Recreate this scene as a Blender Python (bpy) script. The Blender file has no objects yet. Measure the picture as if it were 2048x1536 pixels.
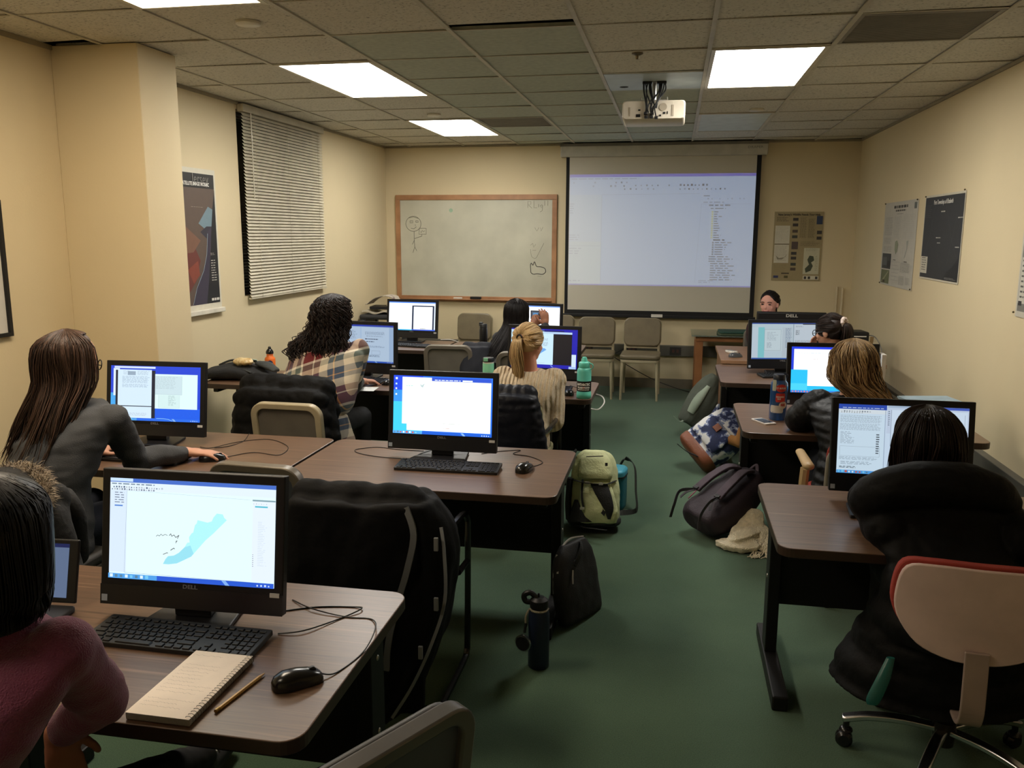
import bpy, bmesh, math, random
from mathutils import Vector, Matrix, noise
random.seed(7)
S = bpy.context.scene
COL = S.collection
PI = math.pi
WS = bpy.data.scenes.new('workbench'); WL = WS.view_layers[0]      # scratch scene for evaluating modifiers, removed at the end
# ---------------------------------------------------------------- camera
cam = bpy.data.cameras.new('camera'); camo = bpy.data.objects.new('camera', cam); COL.objects.link(camo)
cam.sensor_fit = 'HORIZONTAL'; cam.sensor_width = 36.0; cam.lens = 1690.0/2048.0*36.0
cam.clip_start = 0.05; cam.clip_end = 60
Rw = ((0.98242935, 0.03650852, -0.18302924), (0.18659439, -0.17171263, 0.96731448), (0.00388679, -0.98447037, -0.17550781))
# columns: image right, image down, image forward, in room axes
m3 = Matrix([[Rw[i][0], -Rw[i][1], -Rw[i][2]] for i in range(3)])
camo.matrix_world = Matrix.Translation((0, 0, 1.66)) @ m3.to_4x4()
S.camera = camo
# ---------------------------------------------------------------- world, exposure
wd = bpy.data.worlds.new('world'); S.world = wd; wd.use_nodes = True
wd.node_tree.nodes['Background'].inputs[0].default_value = (0.05, 0.05, 0.05, 1)
wd.node_tree.nodes['Background'].inputs[1].default_value = 0.02
vs = S.view_settings; vs.view_transform = 'Standard'; vs.look = 'None'; vs.gamma = 1.0; vs.use_curve_mapping = False
vs.exposure = 0.0
LAMP = 20.0          # radiance of the lit ceiling panels
S.cycles.use_denoising = True
S.cycles.max_bounces = 8; S.cycles.diffuse_bounces = 5; S.cycles.glossy_bounces = 3
S.cycles.sample_clamp_indirect = 6.0
# ---------------------------------------------------------------- materials
def lin(c):
    out = []
    for v in c:
        v = v/255.0
        out.append(v/12.92 if v <= 0.04045 else ((v+0.055)/1.055)**2.4)
    return tuple(out) + (1.0,)
MC = {}
JUNK = []
def mat(name, c, rough=0.6, metal=0.0, bump=None, var=None, spec=0.5, coat=0.0, sheen=0.0, trans=0.0):
    """procedural material: c sRGB 0..255; bump=(scale,strength); var=(scale,amount)"""
    if name in MC: return MC[name]
    m = bpy.data.materials.new(name); m.use_nodes = True; nt = m.node_tree; b = nt.nodes['Principled BSDF']
    b.inputs['Base Color'].default_value = lin(c); b.inputs['Roughness'].default_value = rough
    b.inputs['Metallic'].default_value = metal; b.inputs['Specular IOR Level'].default_value = spec
    if coat: b.inputs['Coat Weight'].default_value = coat; b.inputs['Coat Roughness'].default_value = 0.12
    if sheen: b.inputs['Sheen Weight'].default_value = sheen; b.inputs['Sheen Roughness'].default_value = 0.5
    if trans: b.inputs['Transmission Weight'].default_value = trans
    tc = nt.nodes.new('ShaderNodeTexCoord')
    if var is None: var = (9.0, 0.10)
    n = nt.nodes.new('ShaderNodeTexNoise'); n.inputs['Scale'].default_value = var[0]; n.inputs['Detail'].default_value = 4
    nt.links.new(tc.outputs['Object'], n.inputs['Vector'])
    h = nt.nodes.new('ShaderNodeMapRange'); h.inputs['From Min'].default_value = 0.3; h.inputs['From Max'].default_value = 0.7
    h.inputs['To Min'].default_value = 1-var[1]; h.inputs['To Max'].default_value = 1+var[1]
    nt.links.new(n.outputs['Fac'], h.inputs['Value'])
    mx = nt.nodes.new('ShaderNodeVectorMath'); mx.operation = 'SCALE'; mx.inputs[0].default_value = lin(c)[:3]
    nt.links.new(h.outputs['Result'], mx.inputs['Scale']); nt.links.new(mx.outputs[0], b.inputs['Base Color'])
    if bump:
        n2 = nt.nodes.new('ShaderNodeTexNoise'); n2.inputs['Scale'].default_value = bump[0]; n2.inputs['Detail'].default_value = 3
        nt.links.new(tc.outputs['Object'], n2.inputs['Vector'])
        bp = nt.nodes.new('ShaderNodeBump'); bp.inputs['Strength'].default_value = bump[1]; bp.inputs['Distance'].default_value = 0.01
        nt.links.new(n2.outputs['Fac'], bp.inputs['Height']); nt.links.new(bp.outputs[0], b.inputs['Normal'])
    MC[name] = m; return m
def ramp_mat(name, cols, scale, vec=(1, 1, 1), rough=0.5, detail=5, coat=0, bump=0.0, dist=0.0, interp='LINEAR', spec=0.5):
    """noise through a colour ramp; cols = [(pos,(r,g,b))]"""
    if name in MC: return MC[name]
    m = bpy.data.materials.new(name); m.use_nodes = True; nt = m.node_tree; b = nt.nodes['Principled BSDF']
    b.inputs['Roughness'].default_value = rough; b.inputs['Specular IOR Level'].default_value = spec
    if coat: b.inputs['Coat Weight'].default_value = coat; b.inputs['Coat Roughness'].default_value = 0.2
    tc = nt.nodes.new('ShaderNodeTexCoord'); mp = nt.nodes.new('ShaderNodeMapping'); mp.inputs['Scale'].default_value = vec
    nt.links.new(tc.outputs['Object'], mp.inputs['Vector'])
    n = nt.nodes.new('ShaderNodeTexNoise'); n.inputs['Scale'].default_value = scale; n.inputs['Detail'].default_value = detail
    n.inputs['Distortion'].default_value = dist
    nt.links.new(mp.outputs[0], n.inputs['Vector'])
    r = nt.nodes.new('ShaderNodeValToRGB'); r.color_ramp.interpolation = interp
    e = r.color_ramp.elements
    e[0].position = cols[0][0]; e[0].color = lin(cols[0][1]); e[1].position = cols[-1][0]; e[1].color = lin(cols[-1][1])
    for p, c in cols[1:-1]:
        q = e.new(p); q.color = lin(c)
    nt.links.new(n.outputs['Fac'], r.inputs['Fac']); nt.links.new(r.outputs['Color'], b.inputs['Base Color'])
    if bump:
        bp = nt.nodes.new('ShaderNodeBump'); bp.inputs['Strength'].default_value = bump; bp.inputs['Distance'].default_value = 0.004
        nt.links.new(n.outputs['Fac'], bp.inputs['Height']); nt.links.new(bp.outputs[0], b.inputs['Normal'])
    MC[name] = m; return m
def emi(c, s=1.0):
    k = 'screen light %d %d %d %.2f' % (c[0], c[1], c[2], s)
    if k in MC: return MC[k]
    m = bpy.data.materials.new(k); m.use_nodes = True; nt = m.node_tree; b = nt.nodes['Principled BSDF']
    b.inputs['Base Color'].default_value = (0.01, 0.01, 0.01, 1); b.inputs['Roughness'].default_value = 0.35
    b.inputs['Emission Color'].default_value = lin(c); b.inputs['Emission Strength'].default_value = s
    MC[k] = m; return m
def hair_mat(name, c0, c1, rough=0.42):
    if name in MC: return MC[name]
    m = bpy.data.materials.new(name); m.use_nodes = True; nt = m.node_tree; b = nt.nodes['Principled BSDF']
    b.inputs['Roughness'].default_value = rough; b.inputs['Specular IOR Level'].default_value = 0.28
    g = nt.nodes.new('ShaderNodeNewGeometry'); r = nt.nodes.new('ShaderNodeValToRGB')
    r.color_ramp.elements[0].color = lin(c0); r.color_ramp.elements[1].color = lin(c1)
    nt.links.new(g.outputs['Random Per Island'], r.inputs['Fac']); nt.links.new(r.outputs['Color'], b.inputs['Base Color'])
    MC[name] = m; return m
# ---------------------------------------------------------------- mesh builder
def rotz(a): return Matrix.Rotation(a, 4, 'Z')
def rotx(a): return Matrix.Rotation(a, 4, 'X')
def roty(a): return Matrix.Rotation(a, 4, 'Y')
def tr(x, y, z): return Matrix.Translation((x, y, z))
def cat(pts, n=6, closed=False):
    """Catmull-Rom through points (tuples of floats of any length)"""
    P = [tuple(p) for p in pts]
    if len(P) < 3 and not closed: 
        return [tuple(a+(b-a)*i/n for a, b in zip(P[0], P[1])) for i in range(n+1)]
    out = []; N = len(P); rng = N if closed else N-1
    for i in range(rng):
        p0 = P[(i-1) % N] if closed else P[max(i-1, 0)]; p1 = P[i]; p2 = P[(i+1) % N]
        p3 = P[(i+2) % N] if closed else P[min(i+2, N-1)]
        for k in range(n):
            t = k/n
            out.append(tuple(0.5*(2*b+(c-a)*t+(2*a-5*b+4*c-d)*t*t+(3*b-a-3*c+d)*t*t*t) for a, b, c, d in zip(p0, p1, p2, p3)))
    if not closed: out.append(P[-1])
    return out
def rrect(x0, y0, x1, y1, r, n=5):
    pts = []
    for cx, cy, a0 in ((x1-r, y0+r, -PI/2), (x1-r, y1-r, 0), (x0+r, y1-r, PI/2), (x0+r, y0+r, PI)):
        for k in range(n+1):
            a = a0+PI/2*k/n; pts.append((cx+r*math.cos(a), cy+r*math.sin(a)))
    return pts
class B:
    def __init__(s): s.bm = bmesh.new(); s.M = Matrix.Identity(4); s.mi = 0
    def v(s, p): return s.bm.verts.new(s.M @ Vector(p))
    def f(s, vs):
        try:
            q = s.bm.faces.new(vs); q.material_index = s.mi; return q
        except ValueError: return None
    def box(s, x0, y0, z0, x1, y1, z1):
        V = [s.v((x, y, z)) for x in (x0, x1) for y in (y0, y1) for z in (z0, z1)]
        for q in ((0, 1, 3, 2), (4, 6, 7, 5), (0, 4, 5, 1), (2, 3, 7, 6), (0, 2, 6, 4), (1, 5, 7, 3)): s.f([V[i] for i in q])
        return s
    def cbox(s, c, d): return s.box(c[0]-d[0]/2, c[1]-d[1]/2, c[2]-d[2]/2, c[0]+d[0]/2, c[1]+d[1]/2, c[2]+d[2]/2)
    def prism(s, pts, z0, z1):
        a = [s.v((x, y, z0)) for x, y in pts]; b = [s.v((x, y, z1)) for x, y in pts]; n = len(pts)
        s.f(a[::-1]); s.f(b)
        for i in range(n): s.f([a[i], a[(i+1) % n], b[(i+1) % n], b[i]])
        return s
    def poly(s, pts): s.f([s.v(p) for p in pts]); return s
    def rings(s, R, cap0=True, cap1=True, closed=False):
        V = [[s.v(p) for p in r] for r in R]; n = len(V[0])
        for a, b in (list(zip(V, V[1:])) + ([(V[-1], V[0])] if closed else [])):
            for i in range(n): s.f([a[i], a[(i+1) % n], b[(i+1) % n], b[i]])
        if not closed:
            if cap0: s.f(V[0][::-1])
            if cap1: s.f(V[-1])
        return s
    def lathe(s, prof, c=(0, 0, 0), n=20, ax=None):
        """prof = [(r,z)]"""
        A = ax if ax else Matrix.Identity(4)
        R = []
        for r, z in prof:
            r = max(r, 1e-4); R.append([Vector(c) + (A @ Vector((r*math.cos(2*PI*k/n), r*math.sin(2*PI*k/n), z))) for k in range(n)])
        return s.rings(R)
    def tube(s, pts, r, n=8, closed=False, flat=None):
        """flat=(w,h,up): rectangular-ish strap"""
        P = [Vector(p) for p in pts]; R = []; up = Vector((0, 0, 1)); N = len(P); prev = None
        for i, p in enumerate(P):
            if closed: t = P[(i+1) % N]-P[i-1]
            else: t = P[min(i+1, N-1)]-P[max(i-1, 0)]
            if t.length < 1e-9: t = Vector((0, 0, 1))
            t.normalize()
            if prev is None:
                a = t.cross(up); 
                if a.length < 1e-3: a = t.cross(Vector((1, 0, 0)))
                a.normalize()
            else:
                a = prev - t*prev.dot(t)
                if a.length < 1e-5: a = t.cross(up)
                a.normalize()
            prev = a; b = t.cross(a)
            rr = r[i] if isinstance(r, (list, tuple)) else r
            if flat: 
                u = Vector(flat[2]); u = u - t*u.dot(t)
                if u.length < 1e-4: u = b
                u.normalize(); w = t.cross(u)
                R.append([p+w*(flat[0]/2)*sx+u*(flat[1]/2)*sy for sx, sy in ((-1, -1), (1, -1), (1, 1), (-1, 1))])
            else:
                R.append([p+a*rr*math.cos(2*PI*k/n)+b*rr*math.sin(2*PI*k/n) for k in range(n)])
        return s.rings(R, closed=closed)
    def ell(s, c, r, M=None, n=16, m=10, pw=1.0):
        """ellipsoid (pw<1 makes it boxier)"""
        M = M or Matrix.Identity(4); R = []
        def sp(v): return math.copysign(abs(v)**pw, v)
        for j in range(m+1):
            ph = -PI/2+PI*j/m; cr = sp(max(math.cos(ph), 0.02))
            R.append([Vector(c)+(M @ Vector((r[0]*cr*sp(math.cos(2*PI*k/n)), r[1]*cr*sp(math.sin(2*PI*k/n)), r[2]*sp(math.sin(ph))))) for k in range(n)])
        return s.rings(R)
    def cap(s, p0, p1, r0, r1, n=14, seg=8, bulge=None, flat=None):
        """tapered capsule; bulge=(pitch,amp); flat=(vec,scale) squashes along vec"""
        p0 = Vector(p0); p1 = Vector(p1); t = p1-p0; L = t.length
        if L < 1e-6: t = Vector((0, 0, 1))
        t.normalize(); a = t.orthogonal().normalized()
        if flat:
            fv = Vector(flat[0]); fv = (fv - t*fv.dot(t))
            a = fv.normalized() if fv.length > 1e-4 else a
        b = t.cross(a); R = []
        st = []
        for k in (0.02, 0.4, 0.75): st.append((p0 - t*r0*math.cos(k*PI/2), r0*math.sin(k*PI/2)))
        if bulge: seg = max(seg, int(L/bulge[0]*6))
        for k in range(seg+1):
            q = k/seg; r = r0+(r1-r0)*q
            if bulge: r *= 1+bulge[1]*(abs(math.sin(PI*q*L/bulge[0]))-0.5)
            st.append((p0+t*L*q, r))
        for k in (0.75, 0.4, 0.02): st.append((p1+t*r1*math.cos(k*PI/2), r1*math.sin(k*PI/2)))
        fs = flat[1] if flat else 1.0
        for c, r in st: R.append([c+a*r*fs*math.cos(2*PI*k/n)+b*r*math.sin(2*PI*k/n) for k in range(n)])
        return s.rings(R)
    def loft(s, secs, n=24, res=4, bulge=None, pw=1.0):
        """secs = [(center, u, v)] ellipses, interpolated; bulge=(pitch, amp) measured along centres"""
        flatv = [tuple(c)+tuple(u)+tuple(v) for c, u, v in secs]
        Q = cat(flatv, res); R = []; d = 0; pc = None
        if bulge:
            res = 10; Q = cat(flatv, res)
        def sp(v): return math.copysign(abs(v)**pw, v)
        for q in Q:
            c = Vector(q[0:3]); u = Vector(q[3:6]); w = Vector(q[6:9])
            if pc is not None: d += (c-pc).length
            pc = c; k = 1.0
            if bulge: k = 1+bulge[1]*(abs(math.sin(PI*d/bulge[0]))-0.5)
            R.append([c+u*k*sp(math.cos(2*PI*i/n))+w*k*sp(math.sin(2*PI*i/n)) for i in range(n)])
        return s.rings(R)
    def make(s, name, mats, parent=None, bev=0, sm=35, loc=None, rot=None, seg=2):
        bmesh.ops.recalc_face_normals(s.bm, faces=s.bm.faces[:])
        me = bpy.data.meshes.new(name); s.bm.to_mesh(me); s.bm.free()
        for m in (mats if isinstance(mats, (list, tuple)) else [mats]): me.materials.append(m)
        if sm:
            me.shade_smooth(); me.set_sharp_from_angle(angle=math.radians(sm))
        o = bpy.data.objects.new(name, me); COL.objects.link(o)
        if parent: o.parent = parent
        if loc: o.location = loc
        if rot: o.rotation_euler = rot
        if bev:
            md = o.modifiers.new('bevel', 'BEVEL'); md.width = bev; md.segments = seg; md.limit_method = 'ANGLE'; md.angle_limit = math.radians(40)
            md.harden_normals = False
        return o
    def vox(s, name, mats, parent=None, size=0.01, smooth=5, disp=None, loc=None, dec=None):
        """weld all closed pieces into one continuous surface"""
        me = bpy.data.meshes.new('tmp'); bmesh.ops.recalc_face_normals(s.bm, faces=s.bm.faces[:]); s.bm.to_mesh(me); s.bm.free()
        t = bpy.data.objects.new('tmp', me); WS.collection.objects.link(t)
        md = t.modifiers.new('r', 'REMESH'); md.mode = 'VOXEL'; md.voxel_size = size; md.use_smooth_shade = True
        if smooth:
            ms = t.modifiers.new('s', 'SMOOTH'); ms.iterations = smooth; ms.factor = 0.5
        WL.update(); dg = WL.depsgraph; dg.update()
        nm = bpy.data.meshes.new_from_object(t.evaluated_get(dg)); nm.name = name
        WS.collection.objects.unlink(t); JUNK.append(t)
        if disp:
            co = []
            for v, n_ in zip([w.co.copy() for w in nm.vertices], [w.vector.copy() for w in nm.vertex_normals]): co.extend(v+n_*disp(v, n_))
            nm.vertices.foreach_set('co', co)
        nm.materials.clear()
        for m in (mats if isinstance(mats, (list, tuple)) else [mats]): nm.materials.append(m)
        nm.shade_smooth()
        o = bpy.data.objects.new(name, nm); COL.objects.link(o)
        if parent: o.parent = parent
        if loc: o.location = loc
        return o
def folds(scale, amp, stretch=(1, 1, 1), seed=0.0):
    def d(co, no):
        p = Vector((co.x*stretch[0]*scale+seed, co.y*stretch[1]*scale, co.z*stretch[2]*scale))
        return amp*(noise.noise(p)+0.5*noise.noise(p*2.3))
    return d
def thing(name, label, cat_, loc=(0, 0, 0), rz=0, group=None):
    o = bpy.data.objects.new(name, None); COL.objects.link(o); o.empty_display_size = 0.1
    o.location = loc; o.rotation_euler = (0, 0, rz); tag(o, label, cat_, group); return o
def tag(o, label, cat_=None, group=None):
    o['label'] = label
    if cat_: o['category'] = cat_
    if group: o['group'] = group
    return o
def struct(o): o['kind'] = 'structure'; return o
def dup(root, loc, rz, label, group=None):
    r = root.copy(); COL.objects.link(r); r.location = loc; r.rotation_euler = (0, 0, rz); r['label'] = label
    if group: r['group'] = group
    kids = {}
    for ch in root.children:
        c = ch.copy(); COL.objects.link(c); c.parent = r
        for g in ch.children:
            d = g.copy(); COL.objects.link(d); d.parent = c
    return r
def text_mesh(name, body, size, mat_, parent, loc, rot=(PI/2, 0, 0), ext=0.0004, align='CENTER', sx=1.0, bold=0.0):
    cu = bpy.data.curves.new(name, 'FONT'); cu.body = body; cu.size = size; cu.extrude = ext; cu.align_x = align; cu.align_y = 'CENTER'; cu.resolution_u = 2
    cu.offset = bold
    t = bpy.data.objects.new('tmp', cu); WS.collection.objects.link(t)
    WL.update(); dg = WL.depsgraph; dg.update()
    me = bpy.data.meshes.new_from_object(t.evaluated_get(dg)); me.name = name
    WS.collection.objects.unlink(t); JUNK.append(t)
    me.materials.clear(); me.materials.append(mat_)
    o = bpy.data.objects.new(name, me); COL.objects.link(o); o.parent = parent; o.location = loc; o.rotation_euler = rot; o.scale = (sx, 1, 1)
    return o
class Pic:
    """flat layered picture: rectangles, text lines and polygons on one sheet (x right, z up, faces -Y)"""
    def __init__(s, w, h, emit=1.0, step=0.00012):
        s.w = w; s.h = h; s.b = B(); s.mats = []; s.e = emit; s.l = 0; s.step = step; s.wrap = None
    def m(s, c):
        mm = emi(c, s.e) if s.e else mat('print %d %d %d' % tuple(c), c, 0.5, var=(20, 0.04))
        if mm not in s.mats: s.mats.append(mm)
        s.b.mi = s.mats.index(mm)
    def P(s, x, y):
        return ((x-0.5)*s.w, -s.l*s.step, y*s.h)
    def r(s, x0, y0, x1, y1, c, up=True):
        s.m(c)
        if up: s.l += 1
        s.b.poly([s.P(x0, y0), s.P(x1, y0), s.P(x1, y1), s.P(x0, y1)]); return s
    def poly(s, pts, c):
        s.m(c); s.l += 1; s.b.poly([s.P(x, y) for x, y in pts]); return s
    def line(s, pts, w, c):
        s.m(c); s.l += 1
        for (x0, y0), (x1, y1) in zip(pts, pts[1:]):
            dx = (x1-x0)*s.w; dy = (y1-y0)*s.h; L = math.hypot(dx, dy) or 1
            nx = -dy/L*w/2/s.w; ny = dx/L*w/2/s.h
            s.b.poly([s.P(x0-nx, y0-ny), s.P(x1-nx, y1-ny), s.P(x1+nx, y1+ny), s.P(x0+nx, y0+ny)])
        return s
    def text(s, x0, y0, x1, y1, n, c, fill=0.45, rag=0.25, word=0.035):
        """n lines of small marks"""
        s.m(c); s.l += 1; dy = (y1-y0)/n
        for i in range(n):
            yt = y1-dy*i; x = x0; xe = x1-(x1-x0)*rag*random.random()
            while x < xe:
                w = word*random.uniform(0.4, 1.3); x2 = min(x+w, xe)
                s.b.poly([s.P(x, yt-dy*fill), s.P(x2, yt-dy*fill), s.P(x2, yt), s.P(x, yt)]); x = x2+word*0.25
        return s
    def icons(s, x0, x1, y, n, sz, cols):
        s.l += 1
        for i in range(n):
            s.m(random.choice(cols)); x = x0+(x1-x0)*i/n; a = sz*random.uniform(0.6, 1)
            s.b.poly([s.P(x, y), s.P(x+a*s.h/s.w, y), s.P(x+a*s.h/s.w, y+a), s.P(x, y+a)])
        return s
    def make(s, name, parent, loc=(0, 0, 0), rot=None):
        return s.b.make(name, s.mats, parent, sm=0, loc=loc, rot=rot)
# ================================================================ ROOM
XL, XR, YB, YF, H = -3.195, 1.807, -1.6, 9.25, 2.60
GX, GY, G = 0.14, 4.705, 0.6085        # ceiling grid phase and pitch
T = 0.68                               # desk height
paint = mat('cream wall paint', (214, 198, 162), 0.75, bump=(90, 0.05), var=(1.2, 0.03), spec=0.25)
greyvinyl = mat('grey vinyl cove base', (120, 112, 95), 0.6)
# carpet
def carpet_mat():
    m = bpy.data.materials.new('green carpet'); m.use_nodes = True; nt = m.node_tree; b = nt.nodes['Principled BSDF']
    b.inputs['Roughness'].default_value = 0.95; b.inputs['Specular IOR Level'].default_value = 0.1; b.inputs['Sheen Weight'].default_value = 0.15
    tc = nt.nodes.new('ShaderNodeTexCoord')
    n = nt.nodes.new('ShaderNodeTexNoise'); n.inputs['Scale'].default_value = 260; n.inputs['Detail'].default_value = 3
    n2 = nt.nodes.new('ShaderNodeTexNoise'); n2.inputs['Scale'].default_value = 1.7; n2.inputs['Detail'].default_value = 5
    for q in (n, n2): nt.links.new(tc.outputs['Object'], q.inputs['Vector'])
    r = nt.nodes.new('ShaderNodeValToRGB'); e = r.color_ramp.elements
    e[0].position = 0.3; e[0].color = lin((52, 73, 58)); e[1].position = 0.72; e[1].color = lin((84, 108, 86))
    mx = nt.nodes.new('ShaderNodeMath'); mx.operation = 'MULTIPLY_ADD'; mx.inputs[1].default_value = 0.6
    mm = nt.nodes.new('ShaderNodeMath'); mm.operation = 'MULTIPLY'; mm.inputs[1].default_value = 0.4
    nt.links.new(n2.outputs['Fac'], mm.inputs[0]); nt.links.new(n.outputs['Fac'], mx.inputs[0]); nt.links.new(mm.outputs[0], mx.inputs[2])
    nt.links.new(mx.outputs[0], r.inputs['Fac']); nt.links.new(r.outputs['Color'], b.inputs['Base Color'])
    bp = nt.nodes.new('ShaderNodeBump'); bp.inputs['Strength'].default_value = 0.5; bp.inputs['Distance'].default_value = 0.004
    nt.links.new(n.outputs['Fac'], bp.inputs['Height']); nt.links.new(bp.outputs[0], b.inputs['Normal'])
    return m
b = B(); b.box(XL-0.1, YB-0.1, -0.1, XR+0.1, YF+0.1, 0); struct(b.make('floor', carpet_mat(), sm=0))
tag(bpy.data.objects['floor'], 'dark green low pile carpet covering the whole room', None)
b = B(); b.box(XL-0.12, YB-0.1, 0, XL, 5.95, H); b.box(XL-0.12, 7.45, 0, XL, YF+0.1, H); b.box(XL-0.12, 5.95, 0, XL, 7.45, 1.18); b.box(XL-0.12, 5.95, 2.55, XL, 7.45, H)
struct(b.make('wall_left', paint, sm=0))
b = B(); b.box(XL, 4.06, 0, -2.70, 4.40, H); struct(b.make('trim_1', paint, sm=0, bev=0.004))
b = B(); b.box(XR, YB-0.1, 0, XR+0.12, YF+0.1, H); struct(b.make('wall_right', paint, sm=0))
b = B(); b.box(XL-0.12, YF, 0, XR+0.12, YF+0.12, H); struct(b.make('wall_front', paint, sm=0))
b = B(); b.box(XL-0.12, YB-0.12, 0, XR+0.12, YB, H); struct(b.make('wall_back', paint, sm=0))
b = B(); b.box(XL, YF-0.008, 0, XR, YF, 0.105); struct(b.make('baseboard_front', greyvinyl, sm=0))
b = B(); b.box(XR-0.008, YB, 0, XR, YF-0.008, 0.105); struct(b.make('baseboard_right', greyvinyl, sm=0))
b = B(); b.box(XL, YB, 0, XL+0.008, 4.06, 0.105); b.box(XL, 4.4, 0, XL+0.008, YF-0.008, 0.105); struct(b.make('baseboard_left', greyvinyl, sm=0))
# window behind the blind: dark glass in a recess
b = B(); b.box(XL-0.118, 5.95, 1.18, XL-0.112, 7.45, 2.55); wn = struct(b.make('window_1', mat('night window glass', (12, 14, 16), 0.08), sm=0))
b = B()
for y in (5.95, 6.68, 7.41): b.box(XL-0.112, y, 1.18, XL-0.07, y+0.04, 2.55)
b.box(XL-0.112, 5.99, 1.18, XL-0.07, 7.41, 1.22); b.box(XL-0.112, 5.99, 2.51, XL-0.07, 7.41, 2.55)
b.make('window_frame', mat('dark bronze frame', (45, 40, 34), 0.4, 0.5), wn, sm=0)
# ceiling: deck above, tiles, T-bars
tile_m = ramp_mat('fissured ceiling tile', [(0.30, (118, 114, 106)), (0.40, (204, 200, 188)), (0.7, (216, 211, 200))], 70, (1, 1.6, 1), 0.9, 3, bump=0.3)
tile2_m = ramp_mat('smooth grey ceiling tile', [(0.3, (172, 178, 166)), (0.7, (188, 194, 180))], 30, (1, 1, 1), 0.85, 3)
bar_m = mat('off white ceiling grid', (190, 184, 168), 0.5)
gap_m = mat('dark ceiling gap', (24, 21, 17), 0.9)
LIT = [(-4, -8), (-4, -4), (-4, 0), (-4, 4), (0, 0)]     # lamp cells: (ix, iy) of the first of two cells
DARK = [(0, 4)]
def cell(ix, iy): return GX+ix*G, GY+iy*G
special = {}
for ix, iy in LIT: special[(ix, iy)] = special[(ix, iy+1)] = 'lamp'
for ix, iy in DARK: special[(ix, iy)] = special[(ix, iy+1)] = 'lamp'
special[(1, -1)] = 'vent'; special[(-3, 4)] = 'vent'; special[(-1, 1)] = 'plate'; pass
b = B(); b.box(XL-0.1, YB-0.1, H+0.12, XR+0.1, YF+0.1, H+0.2); b.box(XL-0.1, YB-0.1, H+0.02, XL, YF+0.1, H+0.12); 
deck = struct(b.make('trim_2', gap_m, sm=0)); tag(deck, 'dark plenum deck above the ceiling tiles')
b = B(); rr = random.Random(3)
for ix in range(-6, 4):
    for iy in range(-11, 8):
        if (ix, iy) in special and special[(ix, iy)] != 'none': continue
        x0, y0 = cell(ix, iy); x1, y1 = x0+G, y0+G
        cx0, cx1, cy0, cy1 = max(x0, XL), min(x1, XR), max(y0, YB), min(y1, YF)
        if cx1-cx0 < 0.02 or cy1-cy0 < 0.02: continue
        g = 0.003
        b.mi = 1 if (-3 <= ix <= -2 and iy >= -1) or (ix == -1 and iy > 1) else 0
        gy = rr.uniform(0.002, 0.009); gz = rr.uniform(0, 0.005)
        if (ix, iy) in ((-2, -2), (-6, -2)): gy = 0.10
        V = [b.v(p) for p in ((cx0+g, cy0+g, H+0.004), (cx1-g, cy0+g, H+0.004+gz*0.4), (cx1-g, cy1-gy, H+0.006+gz), (cx0+g, cy1-gy*(0.4 if gy < 0.05 else 1), H+0.004))]
        W = [b.v((q.co.x, q.co.y, H+0.02)) for q in V]
        b.f(V[::-1]); b.f(W)
        for i in range(4): b.f([V[i], V[(i+1) % 4], W[(i+1) % 4], W[i]])
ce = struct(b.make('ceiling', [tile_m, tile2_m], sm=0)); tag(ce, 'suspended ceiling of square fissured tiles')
b = B()
for ix in range(-5, 4):
    x = GX+ix*G; b.box(x-0.011, YB, H-0.003, x+0.011, YF, H+0.003)
for iy in range(-10, 8):
    y = GY+iy*G; b.box(XL, y-0.006, H+0.0005, XR, y+0.006, H+0.0035)
b.make('grid_bars', bar_m, ce, sm=0)
b = B(); b.box(XL, YB, H-0.02, XL+0.012, 4.06, H+0.003); b.box(XL, 4.4, H-0.018, XL+0.012, YF, H+0.003); b.box(XR-0.012, YB, H-0.018, XR, YF, H+0.003); b.box(XL, YF-0.012, H-0.018, XR, YF, H+0.003)
b.make('wall_angle', mat('wall angle trim', (150, 140, 118), 0.6), ce, sm=0)
# lamps
lamp_e = bpy.data.materials.new('lit prismatic panel'); lamp_e.use_nodes = True
_b = lamp_e.node_tree.nodes['Principled BSDF']; _b.inputs['Base Color'].default_value = (0.8, 0.8, 0.8, 1)
_b.inputs['Emission Color'].default_value = (1.0, 0.97, 0.90, 1); _b.inputs['Emission Strength'].default_value = LAMP
lamp_w = lamp_e.copy(); lamp_w.name = 'lit warm panel'; lamp_w.node_tree.nodes['Principled BSDF'].inputs['Emission Color'].default_value = (1.0, 0.84, 0.63, 1)
lamp_w.node_tree.nodes['Principled BSDF'].inputs['Emission Strength'].default_value = LAMP*1.05
lamp_fill = lamp_w.copy(); lamp_fill.name = 'added warm fill panel'; lamp_fill.node_tree.nodes['Principled BSDF'].inputs['Emission Strength'].default_value = LAMP*0.6  # dimmer copy for the added, unseen rear panel that brightens the foreground
lamp_off = mat('unlit prismatic panel', (205, 214, 208), 0.4, bump=(300, 0.2))
lampl = {(-4, -8): 'added unseen ceiling light panel behind the viewer, brightening the left foreground', (-4, -4): 'lit ceiling light panel nearest the viewer, cut by the top edge at left', (-4, 0): 'lit ceiling light panel in front of the wall column, second from the viewer',
         (-4, 4): 'smallest lit ceiling light panel, near the whiteboard', (0, 0): 'lit ceiling light panel right of the projector', (0, 4): 'unlit ceiling light panel near the right front corner'}
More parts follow.
